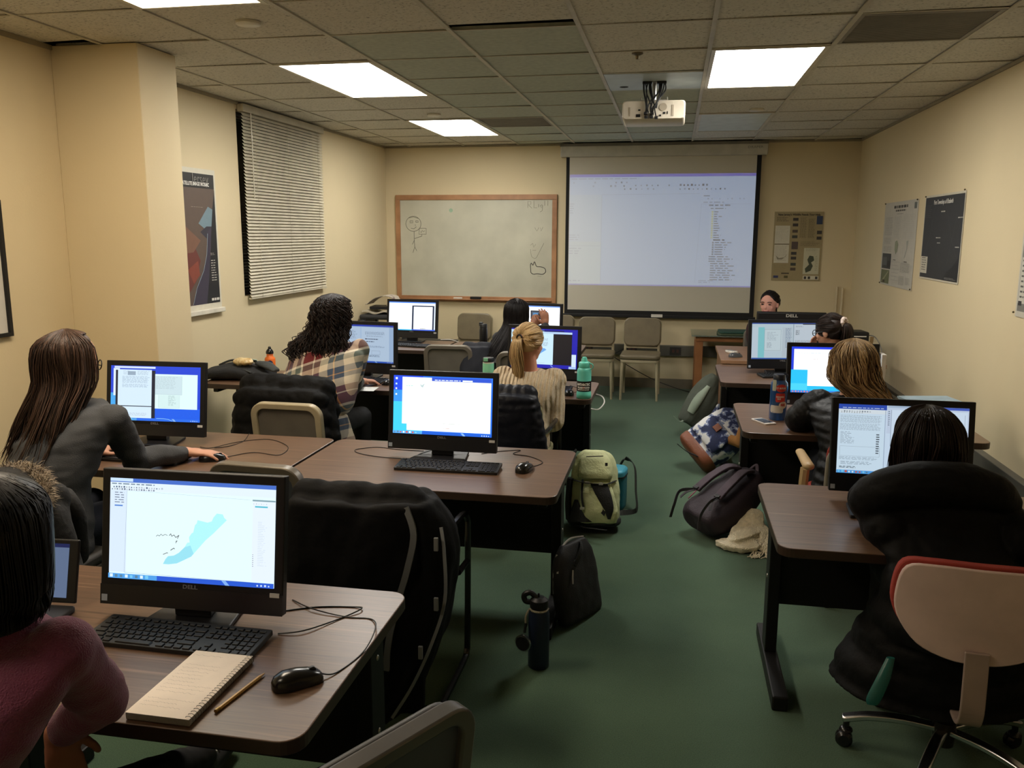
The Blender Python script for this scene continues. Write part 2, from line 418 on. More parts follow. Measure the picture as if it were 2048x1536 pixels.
for ix, iy in LIT+DARK:
    x0, y0 = cell(ix, iy); x1, y1 = x0+G, y0+2*G
    t = thing('ceiling_light', lampl[(ix, iy)], 'ceiling light', ((x0+x1)/2, (y0+y1)/2, H), 0, 'ceiling light panels')
    w, d = G/2, G
    b = B()
    b.box(-w+0.012, -d+0.008, -0.004, -w+0.035, d-0.008, 0.05); b.box(w-0.035, -d+0.008, -0.004, w-0.012, d-0.008, 0.05)
    b.box(-w+0.035, -d+0.008, -0.004, w-0.035, -d+0.03, 0.05); b.box(-w+0.035, d-0.03, -0.004, w-0.035, d-0.008, 0.05)
    b.box(-w+0.012, -d+0.008, 0.05, w-0.012, d-0.008, 0.056)
    b.make('frame', mat('white troffer frame', (205, 198, 180), 0.4), t, sm=0)
    b = B(); b.box(-w+0.035, -d+0.03, 0.0, w-0.035, d-0.03, 0.004)
    b.make('diffuser', (lamp_fill if iy == -8 else lamp_w if iy == -4 else lamp_e) if (ix, iy) in LIT else lamp_off, t, sm=0)
# vents
for (ix, iy), lab in (((1, -1), 'large grey perforated return air grille at top right of the ceiling'), ((-3, 4), 'small dark return air grille beside the far lit panel')):
    x0, y0 = cell(ix, iy); t = thing('ceiling_vent', lab, 'air vent', (x0+G/2, y0+G/2, H), 0)
    h = G/2-0.012
    b = B(); b.box(-h, -h, 0.0, h, -h+0.02, 0.012); b.box(-h, h-0.02, 0, h, h, 0.012); b.box(-h, -h+0.02, 0, -h+0.02, h-0.02, 0.012); b.box(h-0.02, -h+0.02, 0, h, h-0.02, 0.012)
    b.make('frame', mat('vent frame', (128, 122, 110), 0.5), t, sm=0)
    b = B()
    n = 40
    for i in range(n):
        y = -h+0.02+(2*h-0.04)*i/n; b.box(-h+0.02, y, 0.003, h-0.02, y+(2*h-0.04)/n*0.55, 0.006)
    b.make('grille', mat('vent grille', (122, 117, 106) if iy == -1 else (104, 92, 76), 0.6), t, sm=0)
    b = B(); b.box(-h, -h, 0.012, h, h, 0.1); b.make('plenum_box', gap_m, t, sm=0)
# concealed discs / sprinkler covers
for x, y, lab in ((-1.944, 3.78, 'round white sprinkler cover plate near the top left'), (0.578, 6.96, 'round white sprinkler cover plate before the unlit light panel'), (-1.942, 6.84, 'round white sprinkler cover plate just before the small lit panel')):
    b = B(); b.lathe([(0.0, -0.012), (0.05, -0.012), (0.056, -0.008), (0.056, 0.003), (0, 0.003)], n=28); o = b.make('sprinkler_cover', mat('white enamel disc', (214, 208, 192), 0.4), loc=(x, y, H)); tag(o, lab, 'sprinkler cover')
b = B(); b.lathe([(0, -0.03), (0.008, -0.03), (0.012, -0.012), (0.03, -0.004), (0.03, 0.002), (0, 0.002)], n=16); tag(b.make('sprinkler', mat('dull brass', (120, 108, 84), 0.4, 0.7), loc=(-0.23, 4.75, H)), 'tiny sprinkler head left of the projector tile', 'sprinkler')
# metal plate tile carrying the projector
x0, y0 = cell(-1, 1)
b = B(); b.box(x0+0.012, y0+0.012, H-0.001, x0+G-0.012, y0+G-0.012, H+0.015)
pl = b.make('metal_ceiling_plate', mat('pale blue grey metal plate', (176, 186, 184), 0.45, 0.2), sm=0); tag(pl, 'pale metal ceiling plate that carries the projector', 'ceiling plate')
b = B(); b.lathe([(0, -0.002), (0.028, -0.002), (0.028, 0.0), (0, 0)], n=20); b.make('cable_hole', gap_m, pl, loc=(-0.36, 5.78, H))
# wall raceways
race_m = mat('grey metal raceway', (96, 93, 84), 0.5, 0.2)
b = B(); b.box(XL, YF-0.05, 0.36, XR, YF, 0.475); rw = struct(b.make('trim_3', race_m, sm=0, bev=0.004)); tag(rw, 'grey metal power raceway along the front wall')
b = B()
for x in (-0.9, -0.42, 0.05, 0.55, -2.5, -1.7): b.box(x-0.06, YF-0.056, 0.375, x+0.06, YF-0.05, 0.46)
b.make('socket_plate', mat('dark socket plate', (46, 43, 40), 0.5), rw, sm=0)
b = B()
for x in (-0.9, -0.42, 0.05):
    b.box(x-0.035, YF-0.06, 0.40, x-0.01, YF-0.056, 0.435); b.box(x+0.01, YF-0.06, 0.40, x+0.035, YF-0.056, 0.435)
b.make('outlet', mat('brown outlet', (84, 52, 44), 0.5), rw, sm=0)
b = B(); b.box(XR-0.05, 2.0, 0.31, XR, YF-0.05, 0.43); struct(b.make('trim_4', race_m, sm=0, bev=0.004))
b = B(); b.tube([(1.665, YF-0.018, 0.475), (1.665, YF-0.018, 1.13)], 0.012, 8); b.tube([(1.72, YF-0.018, 0.475), (1.72, YF-0.018, 1.12)], 0.012, 8)
struct(b.make('trim_5', mat('cream conduit', (206, 190, 156), 0.5)))
# blind
bl = thing('venetian_blind', 'closed cream venetian blind hanging on the left wall', 'window blind', (XL, 6.70, 1.16))
slat_m = mat('cream blind slat', (196, 188, 166), 0.5, spec=0.3)
b = B()
for i in range(56):
    z = 0.02+i*0.0243
    b.rings([[(0.030+0.010, y, z-0.010), (0.030+0.0115, y, z-0.009), (0.030-0.004, y, z+0.0135), (0.030-0.0055, y, z+0.0125)] for y in (-0.72, 0.72)])
b.make('slats', slat_m, bl, sm=0)
b = B(); b.box(0.004, -0.735, 1.375, 0.055, 0.735, 1.43); b.make('head_rail', mat('blind rail', (180, 172, 150), 0.5), bl, sm=0, bev=0.004)
b = B(); b.box(0.018, -0.722, -0.006, 0.042, 0.722, 0.006); b.make('bottom_rail', slat_m, bl, sm=0, bev=0.003)
for y in (-0.55, 0.0, 0.6):
    b = B(); b.tube([(0.046, y, 0), (0.046, y, 1.38)], 0.0012, 4); b.make('cord', slat_m, bl)
b = B(); b.tube([(0.052, -0.62, 0.75), (0.052, -0.62, 1.38)], 0.004, 6); b.make('tilt_wand', mat('clear wand', (214, 208, 192), 0.2), bl)
# ================================================================ WALL THINGS
def ring_prism(b, o, i, z0, z1):
    n = len(o); A = [b.v((x, y, z0)) for x, y in o]; Bq = [b.v((x, y, z1)) for x, y in o]; C = [b.v((x, y, z0)) for x, y in i]; D = [b.v((x, y, z1)) for x, y in i]
    for k in range(n):
        j = (k+1) % n
        b.f([A[k], A[j], Bq[j], Bq[k]]); b.f([D[k], D[j], C[j], C[k]]); b.f([Bq[k], Bq[j], D[j], D[k]]); b.f([C[k], C[j], A[j], A[k]])
black_pl = mat('black plastic', (26, 26, 27), 0.45, spec=0.35)
dark_pl = mat('dark grey plastic', (50, 50, 52), 0.5)
white_pl = mat('white plastic', (216, 212, 204), 0.4)
white_ink = mat('white printed lettering', (225, 222, 214), 0.6)
grey_ink = mat('grey printed lettering', (120, 118, 112), 0.6)
silver = mat('brushed silver', (170, 170, 168), 0.35, 0.8)
chrome = mat('chrome', (225, 225, 230), 0.22, 1.0)
blackmetal = mat('black painted steel', (18, 17, 17), 0.5, 0.3, spec=0.4)
# whiteboard
wb = thing('whiteboard', 'wide wood framed whiteboard with small doodles on the front wall', 'whiteboard', (-2.168, YF, 1.49))
W2, H2 = 0.909, 0.585
oak = ramp_mat('red oak frame', [(0.3, (148, 104, 70)), (0.7, (180, 132, 92))], 6, (1, 1, 1), 0.45, 4)
b = B(); b.box(-W2+0.05, -0.018, -H2+0.05, W2-0.05, -0.002, H2-0.05)
b.make('writing_surface', ramp_mat('smudged whiteboard enamel', [(0.25, (176, 174, 156)), (0.7, (198, 195, 176))], 3, (1, 1, 1), 0.32, 5), wb, sm=0)
b = B(); b.box(-W2, -0.03, H2-0.055, W2, -0.002, H2); b.box(-W2, -0.03, -H2, W2, -0.002, -H2+0.06); b.box(-W2, -0.03, -H2+0.06, -W2+0.052, -0.002, H2-0.055); b.box(W2-0.052, -0.03, -H2+0.06, W2, -0.002, H2-0.055)
b.box(-W2+0.05, -0.07, -H2+0.02, W2-0.05, -0.03, -H2+0.032)
b.make('frame', oak, wb, sm=0, bev=0.003)
def strokes(name, lines, w, m_, parent, y):
    b = B()
    for L in lines: b.tube([(x, y, z) for x, z in L], w, 4)
    return b.make(name, m_, parent, sm=0)
pen = mat('faded dry marker', (92, 88, 78), 0.7); pen2 = mat('dark dry marker', (48, 42, 40), 0.7); pen3 = mat('pale dry marker', (146, 140, 124), 0.7)
def circ(cx, cz, rx, rz_, a0=0, a1=2*PI, n=22): return [(cx+rx*math.cos(a0+(a1-a0)*k/n), cz+rz_*math.sin(a0+(a1-a0)*k/n)) for k in range(n+1)]
# stick figure holding a card (from the photo's proportions; board spans px 792..1115 x 389..605)
def wbp(px, py): return (-W2+(px-792)/323.0*2*W2, H2-(py-390)/216.0*2*H2)
def L_(*p): return [wbp(*q) for q in p]
cx, cz = wbp(828, 448)
fig = [circ(cx, cz, 0.088, 0.083), L_((818, 436), (828, 434), (838, 437)), L_((821, 442), (827, 442), (827, 446), (821, 446), (821, 442)), L_((833, 442), (838, 442), (838, 445), (833, 445), (833, 442)), L_((831, 450), (833, 451)),
       L_((823, 457), (829, 458), (834, 454)), L_((829, 463), (829, 480), (830, 495), (826, 507)), L_((830, 495), (834, 503)), L_((830, 478), (845, 473), (845, 469)), L_((829, 482), (825, 490)),
       L_((840, 457), (854, 457), (854, 469), (839, 469), (840, 457)), L_((842, 464), (844, 466), (846, 461), (848, 464), (851, 462))]
strokes('stick_figure_drawing', fig, 0.0022, pen, wb, -0.0185)
strokes('faint_writing', [L_((1058, 416), (1058, 403), (1064, 404), (1064, 409), (1059, 410), (1066, 417)), L_((1070, 402), (1070, 416), (1076, 416)), L_((1079, 415), (1079, 409)), L_((1086, 410), (1082, 412), (1084, 416), (1087, 411), (1086, 422), (1082, 424)), L_((1091, 402), (1091, 412)), L_((1097, 402), (1097, 412))], 0.0024, pen3, wb, -0.0185)
strokes('cat_drawing', [cat(L_((1065, 545), (1064, 530), (1066, 526), (1069, 530), (1072, 523), (1076, 532), (1084, 533), (1092, 536), (1094, 543), (1088, 548), (1078, 547), (1070, 548), (1065, 545)), 4)], 0.0038, pen2, wb, -0.0185)
strokes('doodles', [L_((1072, 455), (1076, 462), (1080, 455)), L_((1083, 455), (1084, 462), (1088, 454)), L_((1064, 490), (1068, 486), (1070, 494), (1074, 488)), cat(L_((1064, 498), (1066, 512), (1074, 516), (1080, 506), (1088, 490), (1090, 486)), 3), L_((1068, 500), (1075, 500)), L_((1078, 552), (1086, 552))], 0.002, pen3, wb, -0.0185)
b = B(); b.lathe([(0, 0), (0.022, 0), (0.02, 0.0004), (0, 0.0004)], n=14, ax=rotx(PI/2)); b.make('green_smudge', mat('green marker smudge', (150, 176, 150), 0.8), wb, loc=(wbp(905, 421)[0], -0.0183, wbp(905, 421)[1]))
b = B(); b.box(-0.06, -0.025, 0, 0.06, 0.02, 0.028); tag(b.make('eraser', black_pl, bev=0.004, loc=(-2.155, YF-0.052, 0.937)), 'black felt eraser on the whiteboard tray', 'eraser')
b = B(); b.box(-0.05, -0.015, 0, 0.05, 0.01, 0.016); tag(b.make('marker_pen', white_pl, bev=0.004, loc=(-2.36, YF-0.05, 0.937)), 'white marker lying on the whiteboard tray', 'marker pen')
# projection screen
ps = thing('projection_screen', 'pull-down projection screen showing a faint map program', 'projection screen', (-0.16, YF, 0))
case_m = mat('off white screen case', (186, 182, 168), 0.45)
b = B(); b.box(-1.06, -0.11, 2.455, 1.055, -0.004, 2.58); b.make('housing', case_m, ps, sm=0, bev=0.01)
b = B(); b.box(-1.062, -0.115, 2.562, 1.057, -0.002, 2.59); b.make('housing_top', mat('dull grey housing lid', (112, 108, 98), 0.6), ps, sm=0)
text_mesh('lettering', 'DRAPER', 0.032, grey_ink, ps, (0.93, -0.1105, 2.53), sx=1.3)
SZ = 0.79
scr_m = mat('matte screen cloth', (198, 192, 176), 0.9, spec=0.1, var=(2, 0.01))
b = B(); b.box(-1.0, -0.062, SZ+0.03, 1.0, -0.060, 2.46); b.make('screen_cloth', scr_m, ps, sm=0)
b = B(); b.box(-1.0, -0.063, SZ, -0.965, -0.0595, 2.46); b.box(0.955, -0.063, SZ, 1.0, -0.0595, 2.46); b.box(-0.965, -0.063, SZ, 0.955, -0.0595, SZ+0.055); b.make('black_border', mat('black screen border', (16, 15, 15), 0.8), ps, sm=0)
b = B(); b.box(-1.02, -0.075, SZ-0.02, 1.02, -0.052, SZ+0.012); b.make('bottom_bar', black_pl, ps, sm=0, bev=0.005)
b = B(); b.box(-0.06, -0.078, SZ-0.01, 0.06, -0.0755, SZ+0.022); b.make('pull_tab', white_pl, ps, sm=0)
# light thrown by the projector, put into the sheet's material as a faint glow
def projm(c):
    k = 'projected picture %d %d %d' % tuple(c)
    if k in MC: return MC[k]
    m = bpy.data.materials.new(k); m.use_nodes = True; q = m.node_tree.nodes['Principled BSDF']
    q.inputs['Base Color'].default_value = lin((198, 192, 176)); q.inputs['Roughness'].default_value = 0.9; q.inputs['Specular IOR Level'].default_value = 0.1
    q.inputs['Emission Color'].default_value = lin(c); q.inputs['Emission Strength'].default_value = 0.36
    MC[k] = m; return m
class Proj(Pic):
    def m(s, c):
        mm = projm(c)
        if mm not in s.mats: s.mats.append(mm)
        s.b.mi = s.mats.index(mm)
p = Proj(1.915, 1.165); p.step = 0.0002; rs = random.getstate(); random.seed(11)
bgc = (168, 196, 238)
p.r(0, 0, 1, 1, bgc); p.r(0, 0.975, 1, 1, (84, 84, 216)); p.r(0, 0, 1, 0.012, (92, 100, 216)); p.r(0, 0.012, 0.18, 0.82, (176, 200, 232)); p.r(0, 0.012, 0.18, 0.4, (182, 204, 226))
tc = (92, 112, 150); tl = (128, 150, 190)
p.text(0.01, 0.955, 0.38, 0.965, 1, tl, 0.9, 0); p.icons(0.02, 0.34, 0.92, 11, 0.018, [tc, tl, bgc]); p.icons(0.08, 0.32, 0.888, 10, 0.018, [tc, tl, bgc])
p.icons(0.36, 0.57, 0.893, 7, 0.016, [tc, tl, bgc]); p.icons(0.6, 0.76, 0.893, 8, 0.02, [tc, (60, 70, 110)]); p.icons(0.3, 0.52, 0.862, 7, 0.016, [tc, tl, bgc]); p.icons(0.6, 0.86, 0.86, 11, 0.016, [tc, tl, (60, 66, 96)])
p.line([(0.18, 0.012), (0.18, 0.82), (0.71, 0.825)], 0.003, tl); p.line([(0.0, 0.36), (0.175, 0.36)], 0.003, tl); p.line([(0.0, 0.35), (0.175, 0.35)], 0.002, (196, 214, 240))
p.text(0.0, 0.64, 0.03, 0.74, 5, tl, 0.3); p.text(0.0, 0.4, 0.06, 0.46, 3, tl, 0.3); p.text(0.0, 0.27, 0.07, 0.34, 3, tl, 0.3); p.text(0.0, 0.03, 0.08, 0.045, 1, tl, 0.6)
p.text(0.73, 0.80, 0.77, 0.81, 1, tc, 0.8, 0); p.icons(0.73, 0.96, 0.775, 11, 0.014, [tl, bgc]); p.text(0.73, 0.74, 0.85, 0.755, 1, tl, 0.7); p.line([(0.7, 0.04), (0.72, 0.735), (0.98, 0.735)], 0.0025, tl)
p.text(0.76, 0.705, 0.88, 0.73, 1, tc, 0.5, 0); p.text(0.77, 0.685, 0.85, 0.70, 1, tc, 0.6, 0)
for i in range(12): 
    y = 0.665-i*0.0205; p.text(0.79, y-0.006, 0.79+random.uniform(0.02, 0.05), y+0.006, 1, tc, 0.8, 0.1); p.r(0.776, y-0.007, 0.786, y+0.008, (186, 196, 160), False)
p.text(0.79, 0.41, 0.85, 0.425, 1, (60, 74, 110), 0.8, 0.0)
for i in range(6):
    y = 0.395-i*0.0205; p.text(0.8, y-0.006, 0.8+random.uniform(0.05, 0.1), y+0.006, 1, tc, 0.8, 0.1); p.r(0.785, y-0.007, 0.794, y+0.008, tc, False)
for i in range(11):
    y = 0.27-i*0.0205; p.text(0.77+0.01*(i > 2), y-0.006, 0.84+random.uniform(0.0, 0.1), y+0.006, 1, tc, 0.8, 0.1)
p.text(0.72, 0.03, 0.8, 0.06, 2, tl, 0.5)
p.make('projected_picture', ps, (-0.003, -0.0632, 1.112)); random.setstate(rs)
# posters
def backing(parent, w, h, m_, name='sheet'):
    b = B(); b.box(-w/2, 0, 0, w/2, 0.0015, h); return b.make(name, m_, parent, sm=0)
paper = mat('poster paper', (206, 200, 184), 0.6)
pins_m = mat('brass push pin', (90, 76, 50), 0.4, 0.4)
def pins(parent, pts):
    for x, z in pts:
        b = B(); b.ell((x, -0.006, z), (0.006, 0.006, 0.006), n=8, m=6); b.make('push_pin', pins_m, parent)
# wildlife poster, front wall
po = thing('wall_poster', 'glossy tan poster with small photos and maps beside the projection screen', 'poster', (1.247, YF-0.006, 1.185)); w, h = 0.485, 0.705
backing(po, w, h, mat('laminated tan paper', (150, 134, 98), 0.25))
q = Pic(w, h, 0); tan = (158, 142, 104); q.r(0, 0, 1, 1, tan)
ink = (70, 60, 44); wh = (206, 200, 180); dk = (56, 50, 46)
q.r(0.03, 0.26, 0.33, 0.8, wh); q.r(0.03, 0.525, 0.33, 0.54, (120, 108, 80)); q.text(0.05, 0.28, 0.31, 0.5, 10, (170, 162, 142), 0.25); q.text(0.05, 0.56, 0.31, 0.78, 12, (180, 172, 150), 0.25)
q.poly([(0.07, 0.37), (0.13, 0.33), (0.24, 0.34), (0.3, 0.39), (0.28, 0.36), (0.2, 0.31), (0.1, 0.31)], (140, 132, 112))
for yy in (0.89, 0.81, 0.72, 0.64, 0.40, 0.33, 0.24, 0.17): q.r(0.38, yy-0.02, 0.49, yy+0.022, random.choice([dk, (84, 70, 56), (60, 62, 54)]))
q.r(0.38, 0.46, 0.51, 0.57, (82, 68, 62)); q.r(0.86, 0.82, 0.98, 0.94, (40, 56, 86)); q.r(0.88, 0.68, 0.98, 0.73, dk); q.r(0.88, 0.6, 0.98, 0.645, dk)
q.text(0.53, 0.62, 0.68, 0.92, 24, (112, 100, 72), 0.4); q.text(0.7, 0.62, 0.84, 0.9, 22, (112, 100, 72), 0.4); q.text(0.05, 0.85, 0.3, 0.92, 3, ink, 0.3); q.text(0.56, 0.5, 0.95, 0.57, 4, (120, 108, 78), 0.4)
q.r(0.64, 0.1, 0.96, 0.48, (192, 188, 160)); q.poly([(0.72, 0.31), (0.76, 0.37), (0.84, 0.36), (0.86, 0.3), (0.8, 0.27), (0.84, 0.22), (0.8, 0.15), (0.7, 0.12), (0.68, 0.18), (0.76, 0.24)], (66, 72, 54)); q.text(0.88, 0.14, 0.94, 0.36, 9, (150, 146, 120), 0.3)
q.text(0.68, 0.43, 0.92, 0.47, 3, (150, 146, 120), 0.4); q.r(0.65, 0.02, 0.97, 0.075, wh); 
for xx in (0.67, 0.75, 0.9): q.r(xx, 0.028, xx+0.05, 0.066, dk)
q.r(0.04, 0.04, 0.14, 0.075, (52, 58, 100)); q.r(0.26, 0.04, 0.34, 0.075, (82, 76, 40)); q.r(0.2, 0.1, 0.36, 0.118, ink)
q.text(0.05, 0.12, 0.3, 0.22, 5, (136, 122, 88), 0.2)
q.make('print', po, (0, -0.0005, 0)); text_mesh('lettering', "New Jersey's Wildlife Needs Your Help", 0.030, mat('dark olive ink', (52, 44, 28), 0.5), po, (0, -0.0030, 0.675), sx=0.86, bold=0.0006)
# right wall posters
po = thing('wall_poster', 'white research poster with text columns and two aerial photos on the right wall', 'poster', (XR-0.004, 7.515, 1.235), -PI/2); w, h = 1.04, 0.695
backing(po, w, h, paper); q = Pic(w, h, 0); lt = (150, 148, 142); q.r(0, 0, 1, 1, (188, 184, 172)); 
q.text(0.3, 0.915, 0.72, 0.955, 1, (60, 58, 54), 0.8, 0, 0.06); q.text(0.36, 0.88, 0.66, 0.905, 1, (60, 58, 54), 0.8, 0, 0.05); q.text(0.4, 0.845, 0.6, 0.862, 1, lt, 0.6)
q.r(0.9, 0.9, 0.97, 0.97, (92, 98, 92)); q.text(0.05, 0.6, 0.3, 0.82, 16, lt, 0.4, 0.1); q.text(0.05, 0.5, 0.3, 0.575, 6, lt, 0.4, 0.1); q.text(0.05, 0.4, 0.34, 0.47, 6, lt, 0.4, 0.1)
q.text(0.36, 0.56, 0.56, 0.82, 14, (166, 166, 158), 0.3, 0.2); q.text(0.62, 0.56, 0.94, 0.84, 14, (170, 168, 160), 0.2, 0.05)
q.poly([(0.42, 0.53), (0.48, 0.55), (0.53, 0.5), (0.51, 0.42), (0.46, 0.38), (0.42, 0.44)], (140, 146, 122)); q.poly([(0.76, 0.54), (0.82, 0.55), (0.8, 0.46), (0.75, 0.36), (0.72, 0.34), (0.78, 0.46)], (158, 160, 150))
q.r(0.04, 0.2, 0.33, 0.385, (58, 62, 64)); q.r(0.06, 0.24, 0.2, 0.34, (84, 90, 92)); q.r(0.22, 0.22, 0.31, 0.3, (36, 40, 42)); q.r(0.04, 0.02, 0.31, 0.185, (104, 110, 80)); q.poly([(0.06, 0.04), (0.26, 0.17), (0.29, 0.17), (0.1, 0.03)], (150, 146, 118)); q.r(0.1, 0.03, 0.18, 0.06, (58, 48, 34))
q.text(0.38, 0.04, 0.64, 0.3, 6, (172, 170, 162), 0.2, 0.4); q.text(0.64, 0.18, 0.92, 0.29, 8, lt, 0.4, 0.1); q.text(0.62, 0.03, 0.78, 0.14, 8, lt, 0.4, 0.1); q.text(0.82, 0.05, 0.94, 0.13, 6, lt, 0.4, 0.1)
q.text(0.4, 0.31, 0.52, 0.32, 1, dk, 0.8, 0.3); q.text(0.74, 0.3, 0.86, 0.312, 1, dk, 0.8, 0.3)
q.make('print', po, (0, -0.0005, 0)); pins(po, [(-0.5, 0.69), (0.5, 0.69), (-0.5, 0.01), (0.5, 0.01)])
po = thing('wall_poster', 'black map poster of streets with a white legend on the right wall', 'poster', (XR-0.004, 6.365, 1.345), -PI/2); w, h = 0.89, 0.595
backing(po, w, h, paper); q = Pic(w, h, 0); q.r(0, 0, 1, 1, (196, 188, 168)); bk = (44, 44, 44); q.r(0.015, 0.02, 0.985, 0.975, bk)
q.line([(0.3, 0.95), (0.2, 0.5), (0.05, 0.2)], 0.002, (84, 84, 82)); q.line([(0.55, 0.9), (0.75, 0.5), (0.9, 0.3)], 0.002, (78, 78, 76)); q.line([(0.5, 0.7), (0.45, 0.3), (0.6, 0.05)], 0.002, (72, 72, 70)); q.line([(0.85, 0.75), (0.7, 0.2)], 0.002, (84, 84, 82)); q.line([(0.2, 0.95), (0.25, 0.6), (0.4, 0.45)], 0.0015, (70, 70, 68))
q.poly([(0.62, 0.02), (0.72, 0.12), (0.84, 0.18), (0.98, 0.3), (0.985, 0.02)], (24, 24, 24)); q.r(0.02, 0.07, 0.2, 0.27, (196, 190, 172)); q.text(0.05, 0.09, 0.18, 0.26, 6, (90, 88, 80), 0.4)
for x, y in ((0.46, 0.79), (0.38, 0.49), (0.42, 0.43), (0.87, 0.39), (0.88, 0.71)): q.text(x, y, x+0.12, y+0.014, 1, (190, 188, 178), 0.8, 0.3, 0.03)
q.text(0.03, 0.72, 0.22, 0.88, 7, (80, 80, 78), 0.3); q.text(0.68, 0.03, 0.95, 0.055, 2, (140, 138, 130), 0.4)
q.make('print', po, (0, -0.0005, 0)); text_mesh('lettering', 'Port Townships of Elizabeth', 0.044, white_ink, po, (-0.0, -0.0040, 0.54), sx=0.86); pins(po, [(0.43, 0.6), (-0.43, 0.59)])
po = thing('wall_poster', 'grey map poster with a white legend cut by the right edge of the photo', 'poster', (XR-0.004, 4.49, 1.235), -PI/2); w, h = 0.9, 0.6
backing(po, w, h, paper); q = Pic(w, h, 0); q.r(0, 0, 1, 1, (196, 190, 174)); q.r(0.02, 0.05, 0.985, 0.97, (122, 120, 112)); q.r(0.025, 0.12, 0.2, 0.52, (200, 196, 182)); q.text(0.04, 0.14, 0.18, 0.5, 8, (80, 78, 72), 0.35); q.r(0.03, 0.1, 0.08, 0.14, (50, 48, 46))
q.line([(0.3, 0.9), (0.5, 0.5), (0.9, 0.2)], 0.004, (90, 92, 96)); q.make('print', po, (0, -0.0005, 0)); pins(po, [(-0.46, 0.02)])
# satellite map, left wall
po = thing('wall_poster', 'satellite image map of a coast hanging behind the wall column', 'poster', (XL+0.004, 5.19, 1.12), PI/2); w, h = 0.82, 0.965
backing(po, w, h, paper); q = Pic(w, h, 0); q.r(0, 0, 1, 1, (206, 200, 182)); q.r(0.02, 0.05, 0.975, 0.965, (92, 76, 66)); q.r(0.02, 0.865, 0.975, 0.965, (28, 26, 24))
land = [(0.02, 0.86), (0.97, 0.86)]; 
q.poly([(0.3, 0.4), (0.62, 0.46), (0.7, 0.36), (0.62, 0.22), (0.45, 0.1), (0.2, 0.1)], (104, 52, 44)); q.poly([(0.1, 0.5), (0.5, 0.6), (0.72, 0.5), (0.6, 0.42), (0.2, 0.4)], (118, 84, 66)); q.poly([(0.5, 0.3), (0.66, 0.36), (0.68, 0.26), (0.58, 0.2)], (128, 62, 46))
q.poly([(0.7, 0.62), (0.78, 0.68), (0.86, 0.74), (0.93, 0.72), (0.9, 0.6), (0.8, 0.58)], (112, 134, 144)); q.poly([(0.72, 0.56), (0.82, 0.60), (0.9, 0.60), (0.9, 0.5), (0.8, 0.52)], (50, 46, 56))
q.poly([(0.975, 0.86), (0.93, 0.72), (0.90, 0.6), (0.86, 0.4), (0.8, 0.2), (0.74, 0.05), (0.975, 0.05)], (24, 24, 26)); q.poly([(0.90, 0.6), (0.83, 0.56), (0.80, 0.4), (0.74, 0.3), (0.62, 0.18), (0.55, 0.05), (0.76, 0.05), (0.82, 0.24)], (56, 50, 66))
q.line([(0.83, 0.55), (0.80, 0.4), (0.74, 0.29), (0.62, 0.17), (0.55, 0.055)], 0.004, (150, 170, 180)); q.text(0.86, 0.2, 0.95, 0.36, 9, (190, 186, 176), 0.3); q.text(0.84, 0.065, 0.97, 0.085, 1, (210, 206, 196), 0.9, 0); q.text(0.86, 0.39, 0.93, 0.41, 2, (180, 176, 166), 0.3); q.text(0.6, 0.73, 0.8, 0.735, 1, (150, 140, 130), 0.5)
q.make('print', po, (0, -0.0005, 0)); text_mesh('lettering', 'Jersey', 0.095, grey_ink, po, (0.215, -0.0028, 0.895), sx=0.9); text_mesh('lettering', 'SATELLITE IMAGE MOSAIC', 0.034, white_ink, po, (0.15, -0.0038, 0.86), sx=0.86, bold=0.0008)
b = B(); b.box(-0.41, -0.03, -0.02, 0.41, -0.001, 0.012); b.make('curled_bottom_edge', paper, po, sm=0, bev=0.004)
# framed picture cut by left edge
po = thing('framed_picture', 'black framed picture with a white mat cut by the left edge of the photo', 'framed picture', (XL+0.002, 3.27, 1.155), PI/2)
b = B(); 
for x0, z0, x1, z1 in ((-0.33, 0, 0.33, 0.018), (-0.33, 0.635, 0.33, 0.653), (-0.33, 0.018, -0.312, 0.635), (0.312, 0.018, 0.33, 0.635)): b.box(x0, -0.022, z0, x1, 0, z1)
b.make('frame', black_pl, po, sm=0); q = Pic(0.63, 0.62, 0); q.r(0, 0, 1, 1, (204, 200, 190)); q.r(0.08, 0.09, 0.92, 0.92, (92, 90, 84)); q.r(0.1, 0.11, 0.9, 0.5, (60, 60, 58)); q.make('print', po, (0, -0.006, 0.016))
# ================================================================ PROJECTOR
pj = thing('projector', 'white ceiling projector hanging with black cables, seen from its back', 'projector', (-0.16, 5.65, H))
pw = mat('white projector case', (212, 202, 184), 0.4)
b = B(); b.M = tr(0, 0.05, -0.185)@rotx(math.radians(-3))
b.rings([[(x*w_, y, z*h_-0.0) for x, z in rrect(-0.195, -0.055, 0.195, 0.06, 0.02, 3)] for y, w_, h_ in ((-0.13, 0.96, 0.92), (-0.12, 1.0, 1.0), (0.13, 1.0, 1.0), (0.145, 0.97, 0.94))])
b.make('case', pw, pj, sm=40)
b = B(); b.M = tr(0, 0.05, -0.185)@rotx(math.radians(-3))
for x, z, w_, h_ in ((-0.095, -0.032, 0.026, 0.018), (-0.088, 0.002, 0.014, 0.008), (0.042, -0.033, 0.011, 0.01), (0.066, -0.018, 0.014, 0.012), (0.086, -0.017, 0.006, 0.016)): b.box(x-w_/2, -0.1335, z-h_/2, x+w_/2, -0.129, z+h_/2)
b.make('port', black_pl, pj, sm=0)
b = B(); b.M = tr(0, 0.05, -0.185)@rotx(math.radians(-3)); b.lathe([(0, 0), (0.022, 0), (0.024, 0.003), (0, 0.003)], c=(0.058, -0.131, 0.018), n=20, ax=rotx(PI/2)); b.make('round_cover', mat('beige vent', (166, 154, 134), 0.6), pj, sm=0)
